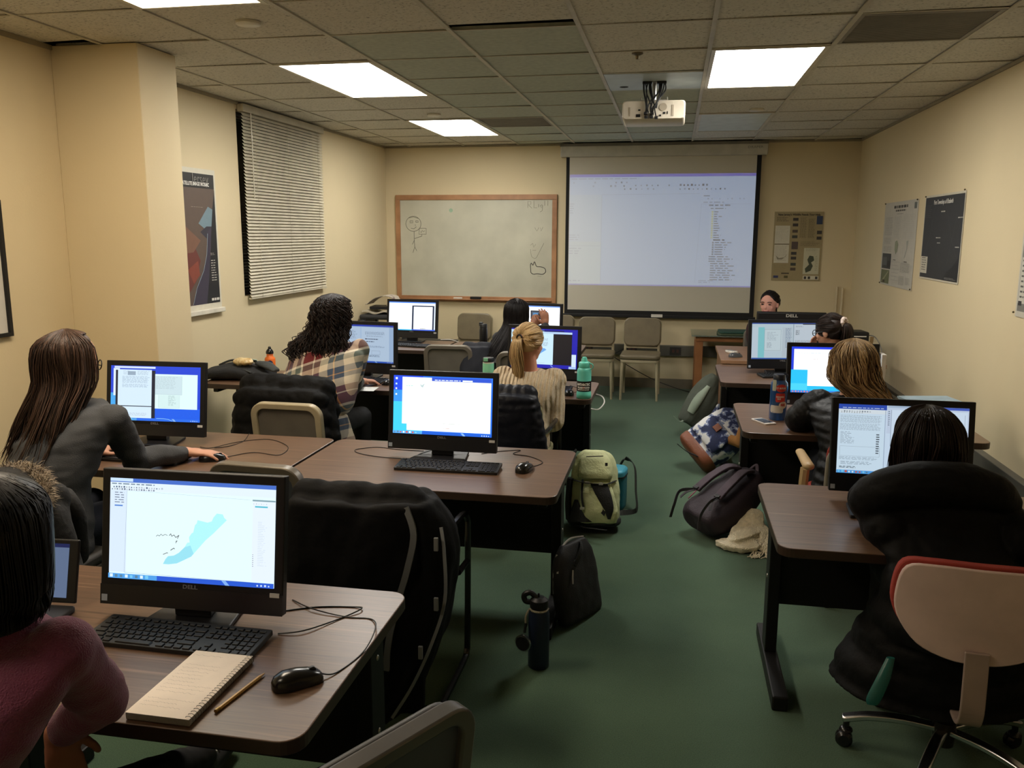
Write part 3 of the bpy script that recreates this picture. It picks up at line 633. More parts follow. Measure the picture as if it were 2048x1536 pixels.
for x_, w_, h0, h1 in ((0.118, 0.012, -0.035, 0.03), (-0.148, 0.007, -0.035, 0.02)):
    b = B(); b.M = tr(0, 0.05, -0.185)@rotx(math.radians(-3)); b.box(x_-w_/2, -0.134, h0, x_+w_/2, -0.13, h1); b.make('side_vent', mat('beige vent', (166, 154, 134), 0.6), pj, sm=0)
b = B(); b.tube([(0, 0, 0.0), (0, 0, -0.105)], 0.014, 12); b.lathe([(0, -0.006), (0.05, -0.006), (0.05, -0.0015), (0, -0.0015)], n=20); b.make('mount_pole', silver, pj)
b = B(); b.box(-0.085, -0.05, -0.118, 0.085, 0.06, -0.112); b.box(-0.085, -0.05, -0.118, -0.08, 0.06, -0.095); b.box(0.08, -0.05, -0.118, 0.085, 0.06, -0.095); b.make('mount_bracket', mat('pale bracket', (176, 172, 162), 0.4, 0.3), pj, sm=0)
b = B(); b.ell((-0.17, 0.0, -0.12), (0.012, 0.012, 0.01), n=10, m=6); b.ell((0.17, 0.0, -0.12), (0.012, 0.012, 0.01), n=10, m=6); b.make('foot', silver, pj)
for x in (-0.045, 0.045):
    b = B(); b.cbox((x, -0.045, -0.009), (0.058, 0.03, 0.014)); b.make('cable_gland', black_pl, pj, sm=0)
rr = random.Random(5)
for k, (xa, xb, zb) in enumerate([(-0.066, -0.05, -0.2), (-0.055, -0.046, -0.2), (-0.04, -0.02, -0.215), (-0.03, -0.01, -0.215), (0.03, -0.015, -0.2), (0.035, -0.03, -0.195), (0.045, -0.005, -0.205), (0.06, 0.0, -0.2), (0.066, 0.018, -0.222), (-0.025, 0.02, -0.14)]):
    b = B(); pts = [(xa, -0.05, -0.012), (xa+rr.uniform(-0.01, 0.01), -0.07, -0.06), (xa*0.4+xb*0.6+rr.uniform(-0.012, 0.012), -0.1, -0.12), (xb+rr.uniform(-0.01, 0.01), -0.115, -0.17), (xb, -0.1, zb)]
    b.tube(cat(pts, 5), 0.0042 if k % 3 else 0.0055, 6); b.make('cable', black_pl, pj)
for x, z in ((-0.048, -0.2), (-0.044, -0.222), (-0.012, -0.222), (-0.008, -0.2), (0.018, -0.226)):
    b = B(); b.cbox((x, -0.098, z), (0.022, 0.03, 0.016)); b.make('plug', black_pl, pj, sm=0, bev=0.003)
# ================================================================ DESKS
wood = ramp_mat('walnut laminate', [(0.30, (80, 60, 46)), (0.46, (110, 84, 65)), (0.58, (98, 74, 57)), (0.72, (136, 107, 84))], 1.0, (2.2, 75, 20), 0.34, 6, spec=0.5)
woodedge = mat('dark walnut edge', (54, 40, 32), 0.4)
screw_m = mat('screw head', (170, 168, 160), 0.3, 0.8)
def desk(x0, x1, y0, y1, label, wide=0.05):
    cx, cy = (x0+x1)/2, (y0+y1)/2; w, d = (x1-x0)/2, (y1-y0)/2
    t = thing('desk', label, 'desk', (cx, cy, 0), 0, 'computer desks in the classroom')
    b = B(); b.prism(rrect(-w, -d, w, d, wide, 6), T-0.032, T); o = b.make('desk_top', [wood, woodedge], t, sm=0, bev=0.003)
    for p_ in o.data.polygons:
        if p_.normal.z < 0.5: p_.material_index = 1
    b = B(); b.box(-w+0.09, d-0.16, 0.24, w-0.09, d-0.145, T-0.034); b.make('modesty_panel', blackmetal, t, sm=0)
    for s in (-1, 1):
        b = B(); b.box(s*(w-0.065)-0.022, d-0.20, 0.055, s*(w-0.065)+0.022, d-0.10, T-0.034)
        b.box(s*(w-0.065)-0.018, -d+0.10, T-0.075, s*(w-0.065)+0.018, d-0.10, T-0.034); lg = b.make('leg', blackmetal, t, sm=0, bev=0.004)
        b = B(); b.box(s*(w-0.065)-0.028, -d+0.20, 0.0, s*(w-0.065)+0.028, d+0.06, 0.055); b.make('foot', blackmetal, lg, sm=0, bev=0.006)
        b = B()
        for z in (0.56, 0.35): b.ell((s*(w-0.043), d-0.15, z), (0.004, 0.008, 0.008), n=8, m=6)
        b.make('bolts', screw_m, lg)
    return t
desk(-1.86, -0.685, 1.39, 2.11, 'nearest brown desk at lower left, with a notebook and a black mouse')
desk(-1.555, -0.405, 3.03, 3.75, 'brown desk in the second row on the left, beside the aisle')
desk(-2.74, -1.57, 3.03, 3.75, 'brown desk in the second row on the left, by the wall')
desk(-1.66, -0.46, 4.96, 5.59, 'brown desk in the third row on the left, with a turquoise bottle')
desk(-3.05, -1.68, 5.0, 5.60, 'third row left desk with a black bag and an orange bottle')
desk(-1.92, -0.74, 6.83, 7.5, 'brown desk in the front left row with a tall black bottle')
desk(-3.10, -1.94, 6.83, 7.5, 'brown desk in the front left row against the left wall')
desk(0.36, 1.53, 2.665, 3.40, 'nearest brown desk on the right, under the black coated person')
desk(0.372, 1.53, 4.28, 5.06, 'second row right desk with a clear blue bottle and a white phone')
desk(0.338, 1.20, 5.75, 6.58, 'brown desk in the third row on the right, beside the leaning grey backpack')
# instructor desk
lt_wood = ramp_mat('light brown laminate', [(0.3, (126, 92, 66)), (0.7, (150, 114, 84))], 1.0, (2, 40, 20), 0.4, 5)
t = thing('desk', 'light brown front desk at right under the back-facing monitor', 'desk', (0.98, 7.05, 0))
b = B(); b.box(-0.60, -0.45, 0.68, 0.6, 0.42, 0.71); b.make('desk_top', lt_wood, t, sm=0, bev=0.003)
for s in (-1, 1):
    b = B(); b.box(s*0.57-0.015, -0.40, 0, s*0.57+0.015, 0.38, 0.68); b.make('side_panel', lt_wood, t, sm=0)
b = B(); b.box(-0.555, -0.35, 0.2, 0.555, -0.335, 0.68); b.make('front_panel', lt_wood, t, sm=0)
# glass topped wooden table
oak2 = ramp_mat('orange oak table wood', [(0.3, (132, 84, 48)), (0.7, (164, 110, 68))], 5, (1, 1, 1), 0.4, 4)
t = thing('table', 'orange wood table with a glass top below the projection screen corner', 'table', (0.86, 8.88, 0))
b = B(); b.box(-0.62, -0.25, 0.60, 0.62, 0.27, 0.65); b.make('apron', oak2, t, sm=0, bev=0.004)
for sx in (-1, 1):
    for sy in (-1, 1):
        b = B(); b.cbox((sx*0.58, sy*0.215+0.01, 0.30), (0.075, 0.075, 0.60)); b.make('leg', oak2, t, sm=0, bev=0.003)
gl = bpy.data.materials.new('greenish glass'); gl.use_nodes = True; q_ = gl.node_tree.nodes['Principled BSDF']; q_.inputs['Base Color'].default_value = lin((190, 205, 190)); q_.inputs['Roughness'].default_value = 0.05; q_.inputs['Transmission Weight'].default_value = 0.75
b = B(); b.box(-0.66, -0.29, 0.652, 0.64, 0.30, 0.662); b.make('glass_top', gl, t, sm=0)
for i, (c, lab) in enumerate((((70, 84, 60), 'lower olive green folder on the glass topped table'), ((34, 72, 62), 'upper dark green folder on the glass topped table'))):
    b = B(); b.prism(rrect(-0.17, -0.13, 0.17, 0.13, 0.03), 0, 0.02); tag(b.make('folder', mat('folder cloth %d' % i, c, 0.6), loc=(0.63+0.01*i, 8.76, 0.663+0.021*i), rot=(0, 0, 0.05), bev=0.006), lab, 'folder')
# ================================================================ CHAIRS
steel_beige = mat('beige enamelled steel', (168, 156, 128), 0.35, 0.1); steel_grey = mat('grey brown enamelled steel', (112, 104, 92), 0.38, 0.2); pad_olive = mat('olive brown vinyl', (112, 101, 79), 0.35, bump=(40, 0.1)); pad_dark = mat('dark grey vinyl', (62, 60, 58), 0.45)
steel_dark = mat('dark grey enamelled steel', (104, 102, 100), 0.3, 0.35)
pan_grey = mat('grey back pan', (104, 98, 88), 0.5, 0.1); pan_dark = mat('blue grey back pan', (78, 82, 92), 0.45, 0.2)
def steel_chair(label, x, y, rz, fm, pm, nm, group=None, rear_view=True):
    t = thing('side_chair', label, 'chair', (x, y, 0), rz, group)
    tilt = tr(0, -0.205, 0.50)@rotx(math.radians(8))
    o_ = rrect(-0.195, 0.0, 0.195, 0.30, 0.07, 7); i_ = rrect(-0.160, 0.03, 0.160, 0.268, 0.045, 7)
    b = B(); b.M = tilt@rotx(PI/2); ring_prism(b, o_, i_, -0.012, 0.026); b.make('back_frame', fm, t, sm=30, bev=0.005)
    b = B(); b.M = tilt@rotx(PI/2); b.prism(i_, 0.006, 0.012); b.make('back_panel', nm, t, sm=0)
    b = B(); b.M = tilt@rotx(PI/2); b.prism(rrect(-0.182, 0.01, 0.182, 0.286, 0.06, 6) if rear_view else rrect(-0.19, 0.005, 0.19, 0.297, 0.065, 6), -0.04, -0.013); b.make('back_pad', pm, t, sm=30, bev=0.012, seg=3)
    b = B(); b.prism(rrect(-0.20, -0.19, 0.20, 0.2, 0.05, 5), 0.415, 0.462); b.make('seat_pad', pm, t, sm=30, bev=0.016, seg=3)
    b = B(); b.prism(rrect(-0.195, -0.185, 0.195, 0.195, 0.05, 5), 0.385, 0.412); b.make('seat_frame', fm, t, sm=30, bev=0.003)
    for s in (-1, 1):
        b = B(); b.tube([(s*0.172, 0.165, 0.385), (s*0.182, 0.185, 0.0)], [0.019, 0.012], 8); b.make('leg', fm, t)
        b = B(); b.tube(cat([(s*0.182, -0.225, 0.0), (s*0.178, -0.195, 0.28), (s*0.174, -0.195, 0.43), (s*0.17, -0.215, 0.58)], 3), 0.014, 8); b.make('leg', fm, t)
    b = B(); b.box(-0.165, -0.206, 0.485, 0.165, -0.192, 0.50); b.make('back_rail', fm, t, sm=0)
    return t
c0 = steel_chair('olive padded chair against the front wall, under the whiteboard left of the others', -2.12, 8.78, PI, steel_beige, pad_olive, pan_grey, 'olive chairs along the front wall', False)
dup(c0, (-1.22, 8.80, 0), PI, 'olive padded chair against the front wall, half hidden behind a black monitor', 'olive chairs along the front wall')
dup(c0, (-0.765, 8.66, 0), PI+0.03, 'olive padded chair against the front wall, left one of the pair beneath the projection screen', 'olive chairs along the front wall')
dup(c0, (-0.30, 8.66, 0), PI-0.02, 'olive padded chair against the front wall, nearest the glass topped table', 'olive chairs along the front wall')
for i, (x, y, r) in enumerate(((-0.765, 8.66, 0), )): pass
steel_chair('grey steel chair at the front left row seen from behind, with a dark jacket', -1.73, 6.62, 0.05, steel_grey, pad_dark, pan_grey)
steel_chair('beige rimmed steel chair standing empty between the second and third left rows', -1.93, 4.22, -0.02, steel_beige, pad_olive, pan_grey)
steel_chair('dark steel chair with a beige top edge behind the nearest monitor', -1.52, 3.115, -0.06, steel_grey, pad_dark, pan_dark)
steel_chair('grey steel chair in the foreground cut by the bottom edge', -0.665, 1.405, math.radians(60), steel_dark, pad_dark, pan_dark)
def sled_chair(label, x, y, rz, fm, pm):
    t = thing('sled_chair', label, 'chair', (x, y, 0), rz)
    b = B(); b.prism(rrect(-0.21, -0.2, 0.21, 0.22, 0.05, 5), 0.42, 0.468); b.make('seat', pm, t, sm=30, bev=0.016, seg=3)
    b = B(); b.M = tr(0, -0.215, 0.50)@rotx(math.radians(9))@rotx(PI/2); b.prism(rrect(-0.21, 0.0, 0.21, 0.29, 0.06, 6), -0.02, 0.012); b.make('backrest', pm, t, sm=30, bev=0.01)
    for s in (-1, 1):
        b = B(); b.tube(cat([(s*0.2, -0.25, 0.60), (s*0.235, -0.15, 0.625), (s*0.235, 0.15, 0.615), (s*0.235, 0.235, 0.58), (s*0.235, 0.25, 0.50), (s*0.235, 0.235, 0.10), (s*0.235, 0.22, 0.03), (s*0.235, 0.16, 0.013), (s*0.235, -0.18, 0.013)], 5), 0.0125, 8); b.make('side_tube', fm, t)
    b = B(); b.tube([(-0.235, -0.18, 0.013), (0.235, -0.18, 0.013)], 0.012, 8); b.tube([(-0.235, 0.1, 0.41), (0.235, 0.1, 0.41)], 0.012, 8); b.tube([(-0.235, -0.12, 0.41), (0.235, -0.12, 0.41)], 0.012, 8)
    b.tube([(-0.235, 0.1, 0.41), (-0.235, 0.243, 0.40)], 0.012, 8); b.tube([(0.235, 0.1, 0.41), (0.235, 0.243, 0.40)], 0.012, 8); b.make('cross_tube', fm, t)
    return t
seat_beige = mat('beige seat fabric', (150, 146, 112), 0.8, bump=(200, 0.2))
tube_black = mat('glossy black tube', (20, 19, 20), 0.25, 0.2)
def arm_chair(label, x, y, rz, fabric, shell, armm, group=None):
    t = thing('office_chair', label, 'chair', (x, y, 0), rz, group)
    b = B(); b.prism(rrect(-0.22, -0.2, 0.22, 0.22, 0.07, 6), 0.42, 0.475); b.make('seat', fabric, t, sm=30, bev=0.018, seg=3)
    b = B(); b.M = tr(0, -0.23, 0.49)@rotx(math.radians(7))@rotx(PI/2); b.prism(rrect(-0.21, 0.0, 0.21, 0.275, 0.07, 6), -0.012, 0.014); b.make('back_shell', shell, t, sm=30, bev=0.008)
    b = B(); b.M = tr(0, -0.23, 0.49)@rotx(math.radians(7))@rotx(PI/2); b.prism(rrect(-0.205, 0.01, 0.205, 0.295, 0.07, 6), -0.045, -0.013); b.make('back_pad', fabric, t, sm=30, bev=0.014)
    for s in (-1, 1):
        b = B(); b.tube(cat([(s*0.23, -0.02, 0.35), (s*0.262, -0.03, 0.45), (s*0.262, -0.05, 0.6)], 4), [0.02]*4+[0.022]*5, 8); b.cap((s*0.262, -0.14, 0.635), (s*0.262, 0.12, 0.635), 0.026, 0.022, flat=((0, 0, 1), 0.7)); b.make('armrest', armm, t)
    b = B(); b.cbox((0, 0, 0.40), (0.26, 0.26, 0.03)); b.tube([(0, 0, 0.39), (0, 0, 0.1)], 0.025, 12); b.make('seat_post', black_pl, t)
    for k in range(5):
        a = k*2*PI/5+0.3; b = B(); b.tube([(0, 0, 0.11), (0.26*math.cos(a), 0.26*math.sin(a), 0.075)], [0.02, 0.013], 8); l = b.make('leg', black_pl, t)
        b = B(); b.lathe([(0, -0.012), (0.026, -0.012), (0.026, 0.012), (0, 0.012)], c=(0.26*math.cos(a), 0.26*math.sin(a), 0.027), ax=rotx(PI/2)); b.tube([(0.26*math.cos(a), 0.26*math.sin(a), 0.075), (0.26*math.cos(a), 0.26*math.sin(a), 0.04)], 0.008, 6); b.make('caster', black_pl, l)
    return t
red_fab = mat('worn red upholstery', (150, 52, 42), 0.85, bump=(300, 0.2)); grey_shell = mat('grey chair shell', (132, 126, 114), 0.5); tan_arm = mat('tan plastic armrest', (188, 160, 118), 0.45)
arm_chair('red padded chair with grey shell and tan armrests at the second right row', 0.89, 4.0, 0.0, red_fab, grey_shell, tan_arm)
# swivel chair, foreground right
t = thing('swivel_chair', 'swivel chair with a pinkish shell back and chrome base in the right foreground', 'chair', (0.895, 2.66, 0), math.radians(-6))
shell_m = mat('pinkish beige shell', (204, 180, 174), 0.4, bump=(400, 0.03))
def curved_plate(b, pts, y0, th, curve):
    A = [b.v((x, y0+curve*x*x, z)) for x, z in pts]; C = [b.v((x, y0+th+curve*x*x, z)) for x, z in pts]; n = len(pts)
    b.f(A); b.f(C[::-1])
    for k in range(n): b.f([A[k], C[k], C[(k+1) % n], A[(k+1) % n]])
def shape(k=1.0, dz=0):
    return [(x*k, z*1.0+dz) for x, z in cat([(-0.205, 0.585), (-0.212, 0.66), (-0.19, 0.735), (-0.12, 0.752), (0, 0.755), (0.12, 0.752), (0.19, 0.735), (0.212, 0.66), (0.205, 0.585), (0.15, 0.512), (0.07, 0.482), (0, 0.478), (-0.07, 0.482), (-0.15, 0.512)], 4, True)]
def fan_plate(b, pts, cz, y0, th, curve, bulge):
    for yy, sgn in ((y0, 1), (y0+th, -1)):
        n = len(pts); rings = []
        for k in (1.0, 0.97, 0.85, 0.6, 0.3):
            rings.append([(x*k, yy+curve*(x*k)**2-sgn*bulge*(1-k*k)*0, cz+(z-cz)*k) for x, z in pts])
        V = [[b.v(q) for q in r] for r in rings]
        for a, c in zip(V, V[1:]):
            for i in range(n): b.f([a[i], a[(i+1) % n], c[(i+1) % n], c[i]])
        b.f(V[-1])
        if sgn == 1: first = V[0]
        else:
            for i in range(n): b.f([first[i], V[0][i], V[0][(i+1) % n], first[(i+1) % n]])
b = B(); fan_plate(b, shape(), 0.62, -0.275, 0.014, 0.9, 0); b.make('back_shell', shell_m, t, sm=40, bev=0.004)
b = B(); fan_plate(b, shape(1.035, 0.008), 0.62, -0.260, 0.03, 0.9, 0); b.make('back_pad', red_fab, t, sm=40, bev=0.008)
b = B(); b.tube(cat([(0, -0.285, 0.52), (0, -0.292, 0.42), (0, -0.29, 0.33), (0, -0.24, 0.285), (0, -0.1, 0.29), (0, 0.0, 0.32)], 5), 0, flat=(0.062, 0.012, (0, 1, 0.3))); b.make('back_support', mat('greyish bracket paint', (150, 132, 124), 0.4), t, sm=0, bev=0.003)
b = B(); b.prism(rrect(-0.17, -0.15, 0.17, 0.17, 0.08, 6), 0.40, 0.44); b.make('seat', red_fab, t, sm=30, bev=0.018)
b = B(); b.lathe([(0, 0.07), (0.032, 0.07), (0.035, 0.15), (0.026, 0.155), (0.024, 0.33), (0.05, 0.34), (0.05, 0.39), (0, 0.39)], n=20); b.make('gas_lift', mat('dark hub', (50, 47, 48), 0.3, 0.5), t)
for k, a in enumerate((math.radians(176), math.radians(176+72), math.radians(176+144), math.radians(176-72), math.radians(176-144))):
    ca, sa = math.cos(a), math.sin(a); b = B()
    b.tube(cat([(0.02*ca, 0.02*sa, 0.12), (0.12*ca, 0.12*sa, 0.125), (0.22*ca, 0.22*sa, 0.115), (0.30*ca, 0.30*sa, 0.09)], 4), 0, flat=(0.034, 0.022, (0, 0, 1))); l = b.make('leg', chrome, t, sm=30, bev=0.006)
    b = B(); b.lathe([(0, -0.02), (0.018, -0.02), (0.027, -0.012), (0.027, -0.004), (0.02, 0.0), (0.027, 0.004), (0.027, 0.012), (0.018, 0.02), (0, 0.02)], c=(0.29*ca-0.01*sa, 0.29*sa+0.01*ca, 0.027), ax=rotz(a)@rotx(PI/2), n=18)
    b.tube([(0.285*ca, 0.285*sa, 0.092), (0.285*ca, 0.285*sa, 0.055)], 0.01, 8); b.ell((0.285*ca, 0.285*sa, 0.052), (0.022, 0.022, 0.014), n=12, m=6); b.make('caster', mat('black caster', (22, 22, 24), 0.25), l)
sled_chair('black tubular chair with a black jacket over it, right of the nearest monitor', -0.985, 2.80, 0.0, tube_black, seat_beige)
sled_chair('black tubular chair under the person in the cream sweater', -0.86, 4.56, 0.0, tube_black, seat_beige)
# ================================================================ COMPUTERS
bezel_m = mat('black monitor housing', (21, 21, 24), 0.42, spec=0.35)
stk = mat('white sticker', (190, 190, 190), 0.5)
logo_m = mat('grey logo print', (120, 120, 124), 0.4)
WHT = (238, 246, 255); PAPER = (214, 236, 252); BLUE = (34, 74, 216); LBL = (60, 160, 240); TXT = (120, 140, 160)
SW, SH = 0.449, 0.257
def monitor(label, x, y, rz, draw, em=1.0, stick='left', logo='DELL', group='black desk computers', tilt=-3):
    t = thing('monitor', label, 'computer monitor', (x, y, T), rz, group)
    Mt = tr(0, 0, 0.035)@rotx(math.radians(tilt))
    b = B(); b.M = Mt; b.box(-0.2475, -0.012, 0, 0.2475, 0.014, 0.35)
    b.rings([[(x_*k, yy, 0.175+(z_-0.175)*k) for x_, z_ in ((-0.2475, 0.0), (0.2475, 0.0), (0.2475, 0.35), (-0.2475, 0.35))] for yy, k in ((0.014, 0.995), (0.03, 0.93), (0.045, 0.75))])
    b.make('housing', bezel_m, t, sm=0, bev=0.003)
    b = B(); b.M = Mt; b.box(-0.2475, -0.0135, 0.0, 0.2475, -0.012, 0.052); b.make('chin', mat('satin black strip', (24, 25, 29), 0.3), t, sm=0)
    q = Pic(SW, SH, em); draw(q); o = q.make('screen', t); o.matrix_local = Mt@tr(0, -0.0128, 0.069)
    if logo:
        o = text_mesh('logo', logo, 0.014, logo_m, t, (0, 0, 0), sx=1.25, bold=0.0003); o.matrix_local = Mt@tr(0.0, -0.0136, 0.0575)@rotx(PI/2)@Matrix.Diagonal((1.3, 1, 1, 1))
    b = B(); b.M = Mt; b.box(0.214, -0.0145, 0.046, 0.239, -0.012, 0.057); b.make('name_sticker', stk, t, sm=0)
    if stick == 'left':
        b = B(); b.M = Mt; b.box(-0.243, -0.0148, 0.008, -0.227, -0.0135, 0.025); b.make('energy_sticker', mat('pale sticker', (150, 160, 175), 0.5), t, sm=0)
    b = B(); b.prism([(-0.05, 0.0), (0.05, 0.0), (0.04, 0.05), (-0.04, 0.05)], 0.012, 0.12); b.box(-0.06, 0.02, 0.1, 0.06, 0.055, 0.22); b.make('stand_neck', bezel_m, t, sm=0, bev=0.004)
    b = B(); b.prism([(-0.125, -0.085), (0.125, -0.085), (0.10, 0.09), (-0.10, 0.09)], 0, 0.012); b.make('stand_base', bezel_m, t, sm=0, bev=0.004)
    return t
def taskbar(q, c=(40, 90, 210), icons=8, n=0.06):
    q.r(0, 0, 1, n*0.8, c); q.r(0, 0, 0.3, n*0.8, (80, 160, 232)); q.icons(0.01, 0.26, 0.01, icons, 0.035, [(220, 240, 250), (120, 200, 240), (200, 90, 70), (90, 130, 160)])
    q.icons(0.9, 0.99, 0.012, 4, 0.02, [(200, 220, 250)]); q.poly([(0.69, n*0.8), (0.715, n*0.8), (0.74, 0.0), (0.715, 0.0)], (130, 176, 240))
shp = [(0.335, 0.17), (0.35, 0.22), (0.365, 0.25), (0.40, 0.26), (0.43, 0.29), (0.465, 0.35), (0.48, 0.395), (0.495, 0.40), (0.49, 0.45), (0.505, 0.49), (0.515, 0.50), (0.525, 0.575), (0.535, 0.59), (0.54, 0.625), (0.60, 0.605), (0.625, 0.62), (0.635, 0.66), (0.655, 0.70), (0.69, 0.695), (0.70, 0.66), (0.715, 0.64), (0.635, 0.50), (0.59, 0.43), (0.53, 0.31), (0.505, 0.26), (0.46, 0.22), (0.42, 0.185), (0.37, 0.17)]
def dA(q):
    q.r(0, 0, 1, 1, (226, 250, 255)); q.r(0, 0.96, 1, 1, (70, 110, 200)); q.r(0, 0.968, 0.14, 1, (200, 225, 250)); q.r(0, 0.88, 1, 0.96, (225, 240, 252)); q.r(0, 0.06, 0.105, 0.88, (215, 232, 250)); q.r(0.865, 0.06, 1, 0.85, (228, 240, 252))
    q.text(0.01, 0.935, 0.3, 0.95, 1, TXT, 0.8, 0.1); q.icons(0.02, 0.33, 0.905, 20, 0.018, [(110, 120, 140), (180, 190, 200), (70, 90, 120)]); q.icons(0.01, 0.28, 0.883, 18, 0.018, [(110, 120, 140), (180, 190, 200)])
    q.line([(0.105, 0.88), (0.095, 0.06), (0.86, 0.045)], 0.0007, (150, 165, 180)); q.line([(0.105, 0.88), (0.85, 0.85)], 0.0006, (180, 195, 205))
    q.text(0.03, 0.74, 0.09, 0.86, 5, (100, 110, 130), 0.3, 0.1); q.r(0.03, 0.72, 0.08, 0.733, (80, 130, 210)); q.r(0.865, 0.84, 1, 0.855, (130, 160, 170)); q.r(0.88, 0.78, 0.955, 0.795, (90, 190, 210)); q.icons(0.87, 0.96, 0.81, 6, 0.012, [(200, 210, 220)])
    q.text(0.9, 0.2, 0.955, 0.64, 26, (196, 210, 220), 0.2, 0.6); q.text(0.87, 0.19, 0.877, 0.32, 7, (120, 130, 140), 0.3)
    q.poly([(x+0.0, y) for x, y in shp], (176, 244, 250)); q.poly([(0.335, 0.17), (0.35, 0.22), (0.365, 0.25), (0.40, 0.26), (0.43, 0.29), (0.465, 0.35), (0.5, 0.37), (0.52, 0.29), (0.505, 0.26), (0.46, 0.22), (0.42, 0.185), (0.37, 0.17)], (152, 224, 240))
    g = (90, 90, 90)
    q.line([(0.29, 0.44), (0.3, 0.455), (0.31, 0.445), (0.32, 0.465), (0.33, 0.45), (0.345, 0.465), (0.36, 0.455)], 0.0012, g); q.line([(0.37, 0.455), (0.38, 0.475), (0.385, 0.45), (0.4, 0.465), (0.41, 0.44), (0.43, 0.465), (0.42, 0.43)], 0.0016, g)
    q.line([(0.41, 0.4), (0.42, 0.41), (0.41, 0.385)], 0.0014, g); q.line([(0.38, 0.31), (0.40, 0.335), (0.405, 0.325)], 0.0018, g); q.line([(0.335, 0.265), (0.36, 0.285), (0.365, 0.28)], 0.0016, g); q.line([(0.4, 0.04), (0.66, 0.035)], 0.0008, (150, 160, 170))
    taskbar(q)
def dB2(q):
    q.r(0, 0, 1, 1, (40, 110, 225)); q.r(0, 0.0, 0.3, 0.55, (60, 196, 236)); q.r(0, 0.55, 0.3, 0.75, (50, 140, 230)); q.r(0, 0.75, 0.3, 1, (30, 70, 215))
    q.r(0.09, 0.17, 0.41, 0.975, (245, 250, 255)); q.r(0.14, 0.06, 0.985, 0.93, (250, 252, 255)); q.r(0.39, 0.92, 0.985, 0.985, (44, 80, 196)); q.text(0.42, 0.925, 0.68, 0.945, 1, (220, 230, 250), 0.7, 0); q.r(0.70, 0.925, 0.8, 0.95, (225, 235, 250)); q.r(0.39, 0.84, 0.985, 0.92, (250, 252, 255))
    q.icons(0.02, 0.05, 0.93, 1, 0.04, [(220, 235, 250)]); q.icons(0.02, 0.05, 0.84, 1, 0.04, [(190, 225, 240)]); q.icons(0.02, 0.05, 0.76, 1, 0.035, [(230, 240, 250)]); q.icons(0.02, 0.05, 0.66, 1, 0.03, [(220, 240, 250)])
    q.text(0.13, 0.82, 0.2, 0.83, 1, (140, 210, 190), 1, 0); q.poly([(0.27, 0.87), (0.29, 0.84), (0.32, 0.88), (0.3, 0.8), (0.28, 0.82)], (176, 196, 196)); q.text(0.52, 0.55, 0.82, 0.57, 1, (196, 204, 204), 0.3, 0.1, 0.06); q.text(0.52, 0.5, 0.84, 0.515, 1, (210, 214, 214), 0.3, 0.1, 0.06)
    q.text(0.51, 0.19, 0.7, 0.2, 1, (190, 200, 190), 0.8, 0.1, 0.06); q.text(0.51, 0.11, 0.6, 0.12, 1, (200, 170, 160), 0.8, 0.2); q.line([(0.2, 0.41), (0.25, 0.4), (0.28, 0.42)], 0.001, (230, 220, 200))
    taskbar(q, (30, 90, 200))
def dB1(q):
    q.r(0, 0, 1, 1, (34, 70, 214)); q.r(0, 0, 0.1, 0.5, (70, 170, 240)); q.r(0.5, 0.0, 1, 0.24, (30, 96, 235)); q.r(0.03, 0.45, 0.1, 0.95, (225, 240, 255)); q.r(0.04, 0.955, 0.5, 0.99, (215, 230, 250))
    q.r(0.055, 0.05, 0.5, 0.92, (28, 34, 52)); q.r(0.08, 0.27, 0.46, 0.93, PAPER); q.r(0.08, 0.04, 0.46, 0.255, PAPER)
    q.text(0.14, 0.83, 0.22, 0.91, 5, (180, 200, 215), 0.4); q.r(0.19, 0.83, 0.28, 0.9, (150, 170, 190)); q.text(0.3, 0.83, 0.44, 0.91, 6, (170, 190, 205), 0.4); q.text(0.13, 0.68, 0.44, 0.81, 8, (160, 182, 200), 0.4, 0.1); q.text(0.13, 0.6, 0.43, 0.665, 4, (160, 182, 200), 0.4, 0.1); q.text(0.14, 0.08, 0.42, 0.14, 4, (180, 196, 210), 0.4, 0.1)
    q.r(0.50, 0.23, 0.97, 0.86, (225, 252, 250)); q.r(0.50, 0.49, 0.8, 0.83, (205, 228, 235)); q.text(0.51, 0.58, 0.75, 0.81, 9, (150, 170, 180), 0.15, 0.2); q.r(0.54, 0.25, 0.775, 0.48, (214, 240, 240)); q.text(0.65, 0.28, 0.74, 0.47, 11, (150, 176, 180), 0.3, 0.5); q.line([(0.54, 0.48), (0.54, 0.25), (0.775, 0.25), (0.775, 0.48)], 0.0008, (170, 190, 200)); q.line([(0.8, 0.83), (0.8, 0.49), (0.5, 0.49)], 0.001, (170, 190, 200))
    taskbar(q, (40, 110, 235)); q.line([(0.52, 0.05), (0.6, 0.05), (0.65, 0.04), (0.7, 0.01)], 0.002, (150, 210, 255))
